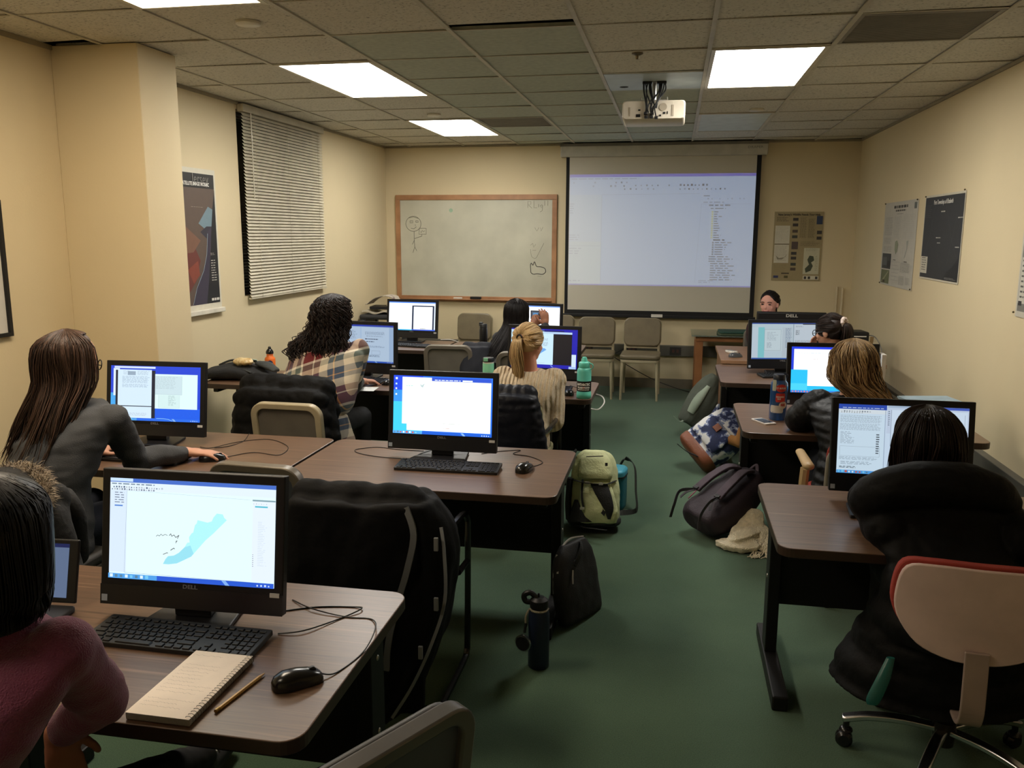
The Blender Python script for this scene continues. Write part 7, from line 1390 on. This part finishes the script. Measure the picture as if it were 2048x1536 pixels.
# lime green backpack leaning on the desk leg, seen from its front/right side
def bp_green(t, m):
    b = B(); b.loft([(V3((0, 0, 0.005)), V3((0.12, 0, 0)), V3((0, 0.085, 0))), (V3((0, 0, 0.03)), V3((0.15, 0, 0)), V3((0, 0.11, 0))), (V3((0, 0.0, 0.18)), V3((0.155, 0, 0)), V3((0, 0.115, 0))), (V3((0, 0.01, 0.33)), V3((0.14, 0, 0)), V3((0, 0.10, 0))), (V3((0, 0.02, 0.44)), V3((0.11, 0, 0)), V3((0, 0.075, 0))), (V3((0, 0.025, 0.475)), V3((0.06, 0, 0)), V3((0, 0.045, 0)))], 30, 4, pw=0.75)
    b.vox('main_body', m[0], t, 0.009, 3, disp=folds(11, 0.007))
    b = B(); b.loft([(V3((0.0, -0.09, 0.30)), V3((0.10, 0, 0)), V3((0, 0.045, 0))), (V3((0.0, -0.088, 0.34)), V3((0.105, 0, 0)), V3((0, 0.05, 0))), (V3((0, -0.065, 0.42)), V3((0.095, 0, 0)), V3((0, 0.045, 0))), (V3((0, -0.035, 0.47)), V3((0.06, 0, 0)), V3((0, 0.04, 0)))], 26, 4, pw=0.8); b.vox('top_pocket', m[0], t, 0.008, 3, disp=folds(12, 0.004))
    b = B(); b.loft([(V3((0.02, -0.11, 0.03)), V3((0.11, 0, 0)), V3((0, 0.035, 0))), (V3((0.02, -0.125, 0.10)), V3((0.115, 0, 0)), V3((0, 0.045, 0))), (V3((0.01, -0.118, 0.20)), V3((0.105, 0, 0)), V3((0, 0.04, 0))), (V3((0.0, -0.10, 0.28)), V3((0.085, 0, 0)), V3((0, 0.025, 0)))], 26, 4, pw=0.8); b.vox('front_pocket', m[0], t, 0.008, 3, disp=folds(14, 0.005))
    b = B(); b.loft([(V3((0.0, -0.0, 0.0)), V3((0.135, 0, 0)), V3((0, 0.11, 0))), (V3((0, -0.01, 0.02)), V3((0.158, 0, 0)), V3((0, 0.132, 0))), (V3((0, 0, 0.05)), V3((0.160, 0, 0)), V3((0, 0.125, 0))), (V3((0, 0, 0.052)), V3((0.12, 0, 0)), V3((0, 0.1, 0)))], 28, 3, pw=0.8); b.make('black_base', m[1], t)
    b = B(); 
    for pts in ([(0.035, -0.1565, 0.235), (0.075, -0.160, 0.20), (0.08, -0.166, 0.14), (0.05, -0.172, 0.08), (0.03, -0.170, 0.10), (0.035, -0.168, 0.17)],): 
        b.poly([V3(p) for p in pts])
    b.loft([(V3((0.02, -0.138, 0.275)), V3((0.05, 0, 0)), V3((0, 0.010, 0))), (V3((0.045, -0.155, 0.21)), V3((0.046, 0, 0)), V3((0, 0.014, 0))), (V3((0.07, -0.160, 0.13)), V3((0.036, 0, 0)), V3((0, 0.014, 0))), (V3((0.08, -0.152, 0.06)), V3((0.010, 0, 0)), V3((0, 0.010, 0)))], 16, 4)
    b.loft([(V3((-0.11, -0.11, 0.17)), V3((0.012, 0, 0)), V3((0, 0.03, 0))), (V3((-0.10, -0.125, 0.11)), V3((0.04, 0, 0)), V3((0, 0.032, 0))), (V3((-0.08, -0.13, 0.04)), V3((0.075, 0, 0)), V3((0, 0.036, 0)))], 16, 4); b.make('black_panel', m[1], t)
    b = B(); b.loft([(V3((-0.145, -0.02, 0.30)), V3((0.02, 0, 0)), V3((0, 0.07, 0))), (V3((-0.155, -0.03, 0.15)), V3((0.02, 0, 0)), V3((0, 0.075, 0))), (V3((-0.15, -0.03, 0.04)), V3((0.02, 0, 0)), V3((0, 0.07, 0)))], 18, 4); b.make('side_panel', m[1], t)
    b = B(); strap(b, [(-0.15, -0.04, 0.30), (-0.09, -0.145, 0.285), (0.0, -0.152, 0.275), (0.07, -0.142, 0.275), (0.125, -0.06, 0.29)], 0.016, 0.004); strap(b, [(-0.075, -0.14, 0.30), (-0.08, -0.165, 0.2), (-0.07, -0.168, 0.13)], 0.013, 0.004, (0, 1, 0)); strap(b, [(-0.11, 0.05, 0.47), (-0.17, 0.0, 0.38), (-0.175, -0.01, 0.25)], 0.03, 0.01, (1, 0, 0)); strap(b, [(-0.15, -0.02, 0.04), (-0.08, -0.15, 0.012), (0.0, -0.22, 0.008), (0.06, -0.26, 0.008)], 0.016, 0.003); b.make('webbing_strap', m[1], t, sm=0)
    b = B()
    for x, y_, z in ((0.03, -0.158, 0.276), (-0.078, -0.174, 0.125), (-0.05, -0.157, 0.28)): b.cbox((x, y_, z), (0.026, 0.006, 0.016))
    b.make('buckle', mat('pale grey buckle', (170, 170, 160), 0.4), t, sm=0, bev=0.002)
    b = B(); b.tube([(-0.055, -0.118, 0.44), (0.045, -0.118, 0.445)], 0.003, 5); b.box(0.055, -0.14, 0.385, 0.07, -0.136, 0.405); b.make('zip', m[1], t, sm=0)
lime = mat('lime green ripstop', (206, 212, 164), 0.7, bump=(90, 0.3)); bkc = mat('black pack cloth', (26, 27, 28), 0.8, bump=(120, 0.3))
pack('lime green and black backpack sitting against the second row desk leg', (-0.395, 4.62, 0.02), (math.radians(-12), 0, math.radians(8)), [lime, bkc], bp_green).scale = (0.95, 0.95, 0.9)
# teal cooler bag
t = thing('cooler_bag', 'teal soft lunch cooler with a black shoulder strap behind the lime backpack', 'cooler bag', (-0.345, 5.04, 0), math.radians(-10))
b = B(); b.loft([(V3((0, 0, 0.0)), V3((0.095, 0, 0)), V3((0, 0.075, 0))), (V3((0, 0, 0.02)), V3((0.105, 0, 0)), V3((0, 0.085, 0))), (V3((0, 0, 0.2)), V3((0.105, 0, 0)), V3((0, 0.085, 0))), (V3((0, 0, 0.215)), V3((0.1, 0, 0)), V3((0, 0.08, 0)))], 32, 4, pw=0.45); b.make('insulated_body', mat('dark teal nylon', (28, 104, 118), 0.5, bump=(30, 0.4)), t)
b = B(); b.loft([(V3((0, 0, 0.214)), V3((0.107, 0, 0)), V3((0, 0.087, 0))), (V3((0, 0, 0.24)), V3((0.107, 0, 0)), V3((0, 0.087, 0))), (V3((0, 0, 0.252)), V3((0.096, 0, 0)), V3((0, 0.077, 0)))], 32, 4, pw=0.45); b.make('lid', mat('sky teal nylon', (68, 158, 184), 0.5, bump=(40, 0.2)), t)
b = B(); b.loft([(V3((0, 0, 0.205)), V3((0.109, 0, 0)), V3((0, 0.089, 0))), (V3((0, 0, 0.214)), V3((0.109, 0, 0)), V3((0, 0.089, 0)))], 32, 3, pw=0.45); b.make('zip_band', bkc, t)
b = B(); strap(b, [(0.03, 0.09, 0.2), (0.07, 0.12, 0.28), (0.14, 0.08, 0.25), (0.17, 0.0, 0.12), (0.19, -0.06, 0.02), (0.14, -0.12, 0.012), (0.06, -0.13, 0.02), (-0.02, -0.1, 0.08), (-0.03, -0.092, 0.19)], 0.036, 0.004, (1, 0, 0.2)); b.make('shoulder_strap', mat('dark grey webbing', (44, 46, 42), 0.8), t, sm=0)
b = B(); b.box(0.0, -0.097, 0.04, 0.07, -0.085, 0.13); b.make('mesh_pocket', bkc, t, sm=0, bev=0.004)
# black flat laptop bag leaning on the desk foot
t = thing('laptop_bag', 'slim black laptop bag with white zips leaning by the second row desk leg', 'bag', (-0.345, 3.47, 0.0)); t.scale = (0.92, 0.92, 0.92); t.rotation_euler = (math.radians(-4), math.radians(-13), math.radians(-24))
b = B(); b.loft([(V3((0, 0, 0.0)), V3((0.030, 0, 0)), V3((0, 0.155, 0))), (V3((0, 0, 0.03)), V3((0.044, 0, 0)), V3((0, 0.17, 0))), (V3((0, 0, 0.16)), V3((0.048, 0, 0)), V3((0, 0.175, 0))), (V3((0, 0.01, 0.30)), V3((0.038, 0, 0)), V3((0, 0.15, 0))), (V3((0, 0.02, 0.365)), V3((0.022, 0, 0)), V3((0, 0.10, 0)))], 30, 4, pw=0.6); b.vox('main_body', mat('black ballistic nylon', (20, 20, 21), 0.7, bump=(150, 0.2)), t, 0.008, 3, disp=folds(9, 0.005))
b = B(); b.tube(cat([(0.0, 0.12, 0.365), (0.0, 0.0, 0.378), (0.004, -0.10, 0.34), (0.01, -0.155, 0.25)], 6), 0, flat=(0.009, 0.005, (0, 0, 1))); b.make('main_zip', mat('pale zip tape', (176, 172, 166), 0.6), t, sm=0)
b = B(); b.tube(cat([(-0.004, -0.118, 0.33), (-0.012, -0.150, 0.26), (-0.016, -0.170, 0.16)], 5), 0, flat=(0.009, 0.004, (0, -1, 0.2))); b.make('side_zip', mat('pale zip tape', (176, 172, 166)), t, sm=0)
b = B(); b.tube([(0.046, -0.02, 0.30), (0.050, -0.06, 0.285)], 0.004, 5); b.tube(cat([(0.050, -0.085, 0.25), (0.053, -0.1, 0.22), (0.052, -0.105, 0.19)], 4), 0.004, 5); b.make('white_cord', mat('pale zip tape', (176, 172, 166)), t)
b = B(); strap(b, [(0.03, 0.05, 0.35), (0.07, -0.02, 0.33), (0.06, -0.08, 0.27)], 0.022, 0.008, (1, 0, 0)); b.make('carry_handle', bkc, t, sm=0)
# purple backpack lying back
def bp_purple(t, m):
    # local: back panel (with straps) at -y; standing along z, later tipped over
    b = B(); b.loft([(V3((0, 0.01, 0.0)), V3((0.10, 0, 0)), V3((0, 0.06, 0))), (V3((0, 0.015, 0.03)), V3((0.135, 0, 0)), V3((0, 0.085, 0))), (V3((0, 0.03, 0.15)), V3((0.15, 0, 0)), V3((0, 0.11, 0))), (V3((0, 0.025, 0.32)), V3((0.142, 0, 0)), V3((0, 0.10, 0))), (V3((0, 0.01, 0.43)), V3((0.11, 0, 0)), V3((0, 0.07, 0))), (V3((0, 0.0, 0.47)), V3((0.05, 0, 0)), V3((0, 0.035, 0)))], 30, 4, pw=0.75)
    b.vox('main_body', m[0], t, 0.009, 3, disp=folds(10, 0.007))
    for s in (-1, 1):
        b = B(); b.tube(cat([(s*0.045, -0.065, 0.42), (s*0.062, -0.108, 0.36), (s*0.078, -0.115, 0.26), (s*0.085, -0.108, 0.17), (s*0.088, -0.10, 0.13)], 6), 0, flat=(0.055, 0.018, (0, -1, 0.2))); o = b.make('shoulder_strap', m[1], t, sm=40, bev=0.006)
        b = B(); b.tube(cat([(s*0.088, -0.103, 0.13), (s*0.10, -0.12, 0.08), (s*0.125, -0.10, 0.04)], 5), 0, flat=(0.02, 0.003, (0, -1, 0))); b.tube(cat([(s*0.09, -0.11, 0.12), (s*0.12, -0.14, 0.05), (s*0.11, -0.10, -0.02), (s*0.12, -0.04, -0.07)], 5), 0, flat=(0.018, 0.003, (1, 0, 0))); b.make('webbing', mat('grey webbing', (66, 64, 70), 0.8), o, sm=0)
        b = B(); b.cbox((s*0.088, -0.115, 0.135), (0.036, 0.012, 0.02)); b.make('buckle', mat('dark buckle', (52, 52, 56), 0.3), o, sm=0, bev=0.003)
    b = B(); b.tube(cat([(-0.118, -0.065, 0.08), (-0.125, -0.07, 0.2), (-0.115, -0.065, 0.3)], 5), 0, flat=(0.006, 0.004, (0, -1, 0))); b.make('red_piping', mat('plum piping', (130, 50, 76), 0.6), t, sm=0)
    b = B(); b.tube(cat([(-0.03, -0.02, 0.468), (0, -0.04, 0.50), (0.03, -0.02, 0.468)], 5), 0, flat=(0.018, 0.006, (0, -1, 0))); b.make('haul_loop', m[1], t, sm=0)
pl_m = mat('dark purple nylon', (44, 34, 44), 0.7, bump=(120, 0.25)); pl_s = mat('mauve grey mesh', (70, 58, 68), 0.8, bump=(400, 0.4))
t = pack('dark purple backpack lying on its side in the aisle by the second right desk', (0, 0, 0), (0, 0, 0), [pl_m, pl_s], bp_purple)
# axis of the pack runs from (0.20,4.66,0.10) base to (0.48,4.92,0.28) crown, straps towards the viewer/left
def aim(t, p0, p1, back):
    z = (V3(p1)-V3(p0)).normalized(); y_ = -V3(back); y_ = (y_-z*y_.dot(z)).normalized(); x_ = y_.cross(z)
    M = Matrix((x_, y_, z)).transposed().to_4x4(); M.translation = V3(p0); t.matrix_world = M; t.location = M.translation; t.rotation_euler = M.to_euler()
aim(t, (0.17, 4.56, 0.10), (0.435, 4.77, 0.28), (-0.55, -0.45, 0.75))
# knitted scarf in a heap
scf = mat('cream knitted yarn', (226, 214, 186), 0.95, bump=(140, 1.0), var=(50, 0.12), sheen=0.3)
t = thing('scarf', 'cream knitted scarf with a fringe heaped on the carpet beside the purple backpack', 'scarf', (0.43, 4.46, 0))
b = B(); b.tube(cat([(-0.13, 0.02, 0.025), (-0.09, -0.04, 0.03), (0.0, -0.06, 0.035), (0.055, -0.03, 0.05), (0.0, 0.02, 0.06), (-0.05, 0.03, 0.07), (-0.01, 0.08, 0.10), (0.03, 0.13, 0.15), (0.065, 0.11, 0.155), (0.06, 0.05, 0.10), (0.01, -0.01, 0.09), (-0.06, -0.02, 0.06), (-0.05, 0.04, 0.03)], 6), 0, flat=(0.062, 0.034, (0.2, -0.5, 1)))
b.vox('knit_body', scf, t, 0.006, 2, disp=folds(26, 0.004))
b = B(); b.tube(cat([(0.055, 0.09, 0.12), (0.095, 0.03, 0.09), (0.10, -0.03, 0.05), (0.075, -0.07, 0.02)], 6), 0, flat=(0.065, 0.024, (0.2, -0.6, 1))); b.vox('loose_end', scf, t, 0.006, 3, disp=folds(22, 0.004))
b = B(); rr = random.Random(2)
for i in range(15):
    x_ = 0.035+0.0055*i; b.tube(cat([(x_, -0.075, 0.018), (x_-0.01+rr.uniform(-0.015, 0.01), -0.105, 0.008), (x_-0.03+rr.uniform(-0.03, 0.02), -0.13+rr.uniform(-0.01, 0.01), 0.006)], 3), 0.0028, 5)
b.make('fringe', scf, t)
# floral backpack
flo = ramp_mat('blue and white floral canvas', [(0.0, (28, 36, 70)), (0.45, (34, 44, 84)), (0.50, (120, 130, 160)), (0.54, (206, 206, 206)), (1.0, (222, 220, 212))], 13, (1, 1, 1), 0.8, 4, interp='CONSTANT')
lea = mat('brown leather', (118, 66, 42), 0.5, bump=(60, 0.3))
def bp_flo(t, m):
    b = B(); b.loft([(V3((0, 0, 0.06)), V3((0.135, 0, 0)), V3((0, 0.09, 0))), (V3((0, 0, 0.1)), V3((0.145, 0, 0)), V3((0, 0.098, 0))), (V3((0, 0, 0.26)), V3((0.145, 0, 0)), V3((0, 0.09, 0))), (V3((0, 0, 0.36)), V3((0.125, 0, 0)), V3((0, 0.07, 0))), (V3((0, 0, 0.40)), V3((0.08, 0, 0)), V3((0, 0.045, 0)))], 30, 4, pw=0.65); b.vox('main_body', m[0], t, 0.009, 3, disp=folds(12, 0.006))
    b = B(); b.loft([(V3((0, 0, 0.0)), V3((0.11, 0, 0)), V3((0, 0.07, 0))), (V3((0, 0, 0.02)), V3((0.143, 0, 0)), V3((0, 0.098, 0))), (V3((0, 0, 0.07)), V3((0.147, 0, 0)), V3((0, 0.100, 0))), (V3((0, 0, 0.075)), V3((0.14, 0, 0)), V3((0, 0.09, 0)))], 30, 4, pw=0.65); b.make('leather_base', m[1], t)
    b = B(); b.loft([(V3((0, -0.085, 0.10)), V3((0.11, 0, 0)), V3((0, 0.03, 0))), (V3((0, -0.095, 0.16)), V3((0.115, 0, 0)), V3((0, 0.04, 0))), (V3((0, -0.085, 0.26)), V3((0.10, 0, 0)), V3((0, 0.03, 0)))], 26, 4, pw=0.7); b.vox('front_pocket', m[0], t, 0.008, 3)
    b = B(); b.box(-0.022, -0.136, 0.20, 0.022, -0.128, 0.245); b.make('leather_patch', m[1], t, sm=0, bev=0.002)
    b = B(); b.tube(cat([(-0.05, 0.08, 0.36), (-0.03, 0.16, 0.40), (0.0, 0.2, 0.28), (0.0, 0.14, 0.12)], 6), 0, flat=(0.06, 0.014, (0, 1, 0.3))); b.make('shoulder_strap', m[0], t, sm=40, bev=0.004)
    b = B(); strap(b, [(0.06, -0.09, 0.02), (0.02, -0.16, -0.02), (-0.04, -0.2, -0.04)], 0.02, 0.004); b.make('loose_webbing', bkc, t, sm=0)
t = pack('blue and white floral backpack with a brown leather base, tipped over', (0, 0, 0), (0, 0, 0), [flo, lea], bp_flo)
aim(t, (0.175, 5.97, 0.105), (0.43, 6.04, 0.30), (-0.25, -0.85, 0.55)); t.scale = (1.12, 1.12, 1.12)
t2 = thing('lunch_bag', 'small upright floral pouch beyond the blue and white floral backpack', 'pouch', (0.40, 6.62, 0), 0.1)
b = B(); b.loft([(V3((0, 0, 0)), V3((0.09, 0, 0)), V3((0, 0.05, 0))), (V3((0, 0, 0.03)), V3((0.10, 0, 0)), V3((0, 0.06, 0))), (V3((0.0, 0, 0.25)), V3((0.085, 0, 0)), V3((0, 0.05, 0))), (V3((0.01, 0, 0.36)), V3((0.04, 0, 0)), V3((0, 0.02, 0)))], 24, 4, pw=0.7); b.vox('cloth_body', flo, t2, 0.009, 2, disp=folds(12, 0.006))
b = B(); b.tube(cat([(0.085, -0.045, 0.02), (0.085, -0.05, 0.2), (0.04, -0.02, 0.365)], 6), 0.005, 6); b.make('white_piping', white_pl, t2)
# brown suede boot behind the floral bag (someone's foot under the desk)
b = B(); b.cap((0, -0.02, 0.045), (0, 0.16, 0.04), 0.045, 0.036); b.cap((0, -0.02, 0.04), (0, -0.03, 0.20), 0.045, 0.05); o = b.vox('boot', mat('tan suede', (150, 104, 56), 0.95, bump=(200, 0.4)), None, 0.007, 4); o.scale = (0.85, 0.85, 0.85); o.location = (0.47, 5.88, 0.21); o.rotation_euler = (0.2, 0.0, 1.2); tag(o, 'tan suede boot lying on the floral backpack under the third right desk', 'boot')
# grey green backpack leaning on the third right desk
def bp_grey(t, m):
    b = B(); b.loft([(V3((0, 0, 0.0)), V3((0.09, 0, 0)), V3((0, 0.05, 0))), (V3((0, 0, 0.03)), V3((0.125, 0, 0)), V3((0, 0.075, 0))), (V3((0, 0, 0.22)), V3((0.135, 0, 0)), V3((0, 0.085, 0))), (V3((0, 0, 0.38)), V3((0.115, 0, 0)), V3((0, 0.07, 0))), (V3((0, 0, 0.46)), V3((0.06, 0, 0)), V3((0, 0.04, 0)))], 28, 4, pw=0.75); b.vox('main_body', m[0], t, 0.009, 3, disp=folds(9, 0.010, (1.6, 1.6, 0.6)))
    b = B(); b.loft([(V3((-0.09, -0.05, 0.10)), V3((0.03, 0, 0)), V3((0, 0.04, 0))), (V3((-0.095, -0.06, 0.22)), V3((0.035, 0, 0)), V3((0, 0.045, 0))), (V3((-0.07, -0.05, 0.36)), V3((0.02, 0, 0)), V3((0, 0.03, 0)))], 16, 4); b.make('pale_side_panel', m[1], t)
    b = B(); strap(b, [(0.06, -0.07, 0.42), (0.11, -0.12, 0.33), (0.11, -0.12, 0.22), (0.09, -0.08, 0.12)], 0.045, 0.012, (0, 1, 0)); b.make('shoulder_strap', m[2], t, sm=0, bev=0.004)
    b = B(); strap(b, [(0.05, -0.08, 0.40), (0.075, -0.12, 0.3), (0.07, -0.11, 0.2)], 0.008, 0.006, (0, 1, 0)); b.make('pale_trim', m[1], t, sm=0)
    b = B(); strap(b, [(-0.08, -0.02, 0.03), (-0.14, -0.06, -0.005), (-0.21, -0.05, 0.01)], 0.014, 0.003); b.make('loose_webbing', m[1], t, sm=0)
t = pack('grey green backpack leaning against the end of the third right desk', (0, 0, 0), (0, 0, 0), [mat('grey green nylon', (74, 80, 70), 0.8, bump=(120, 0.2)), mat('pale sage nylon', (138, 150, 134), 0.8), mat('dark sage strap', (60, 64, 58), 0.8)], bp_grey)
aim(t, (0.175, 7.0, 0.10), (0.375, 7.05, 0.48), (0.5, -0.8, 0.0))
# black messenger bag on the third row left desk with wrapped food on top
t = thing('messenger_bag', 'black soft messenger bag lying on the third row desk by the left wall', 'bag', (-2.92, 5.25, T), math.radians(6))
b = B(); b.loft([(V3((-0.19, 0, 0.012)), V3((0, 0.12, 0)), V3((0, 0, 0.012))), (V3((-0.15, 0, 0.035)), V3((0, 0.15, 0)), V3((0, 0, 0.035))), (V3((0.0, 0, 0.052)), V3((0, 0.165, 0)), V3((0, 0, 0.05))), (V3((0.16, 0, 0.042)), V3((0, 0.15, 0)), V3((0, 0, 0.04))), (V3((0.25, 0, 0.02)), V3((0, 0.12, 0)), V3((0, 0, 0.02)))], 26, 5, pw=0.75); b.vox('main_body', mat('black canvas', (22, 22, 23), 0.85, bump=(100, 0.3)), t, 0.009, 3, disp=folds(9, 0.008))
b = B(); b.tube(cat([(-0.1, -0.02, 0.09), (-0.02, -0.0, 0.12), (0.08, 0.02, 0.112)], 5), 0, flat=(0.03, 0.012, (0, 0, 1))); b.tube(cat([(0.04, -0.11, 0.085), (0.12, -0.13, 0.075), (0.17, -0.14, 0.06)], 5), 0, flat=(0.014, 0.004, (0, 0, 1))); b.make('strap', mat('dark grey webbing', (44, 46, 42)), t, sm=0)
b = B(); b.ell((0, 0, 0.03), (0.075, 0.045, 0.028)); o = b.vox('wrapped_food', ramp_mat('crumpled food wrapper', [(0.3, (176, 132, 66)), (0.5, (206, 186, 140)), (0.65, (190, 150, 90)), (0.75, (214, 206, 180))], 30, (1, 1, 1), 0.4, 3), None, 0.005, 1, disp=folds(40, 0.006)); o.location = (-2.83, 5.20, T+0.090); tag(o, 'yellowish wrapped snack lying on the black messenger bag', 'snack')
b = B(); b.box(-0.035, -0.03, 0, 0.035, 0.03, 0.004); tag(b.make('paper_note', mat('pale green card', (186, 206, 198), 0.6), loc=(-2.79, 5.25, T+0.120), rot=(-0.5, 0.1, 0.2), sm=0), 'pale green card standing on the wrapped snack', 'card')
b = B(); b.loft([(V3((-0.08, 0, 0.015)), V3((0, 0.035, 0)), V3((0, 0, 0.014))), (V3((0, 0, 0.025)), V3((0, 0.05, 0)), V3((0, 0, 0.024))), (V3((0.09, 0, 0.015)), V3((0, 0.035, 0)), V3((0, 0, 0.014)))], 18, 4); o = b.vox('glove', mat('dark grey fleece', (52, 54, 52), 0.9), None, 0.006, 3, disp=folds(20, 0.004)); o.location = (-2.69, 5.25, T+0.070); o.rotation_euler = (0, 0.25, -0.3); tag(o, 'dark grey glove beside the snack on the black messenger bag', 'glove')
# metal bracket / castor block on floor by floral bag
b = B(); b.box(-0.016, -0.016, 0, 0.016, 0.016, 0.075); tag(b.make('steel_block', mat('pewter steel', (120, 118, 108), 0.35, 0.6), loc=(0.415, 6.16, 0), bev=0.003), 'small bare steel block on the carpet beside the floral backpack', 'steel block')
bpy.data.batch_remove([t.data for t in JUNK]+JUNK)
bpy.data.scenes.remove(WS)
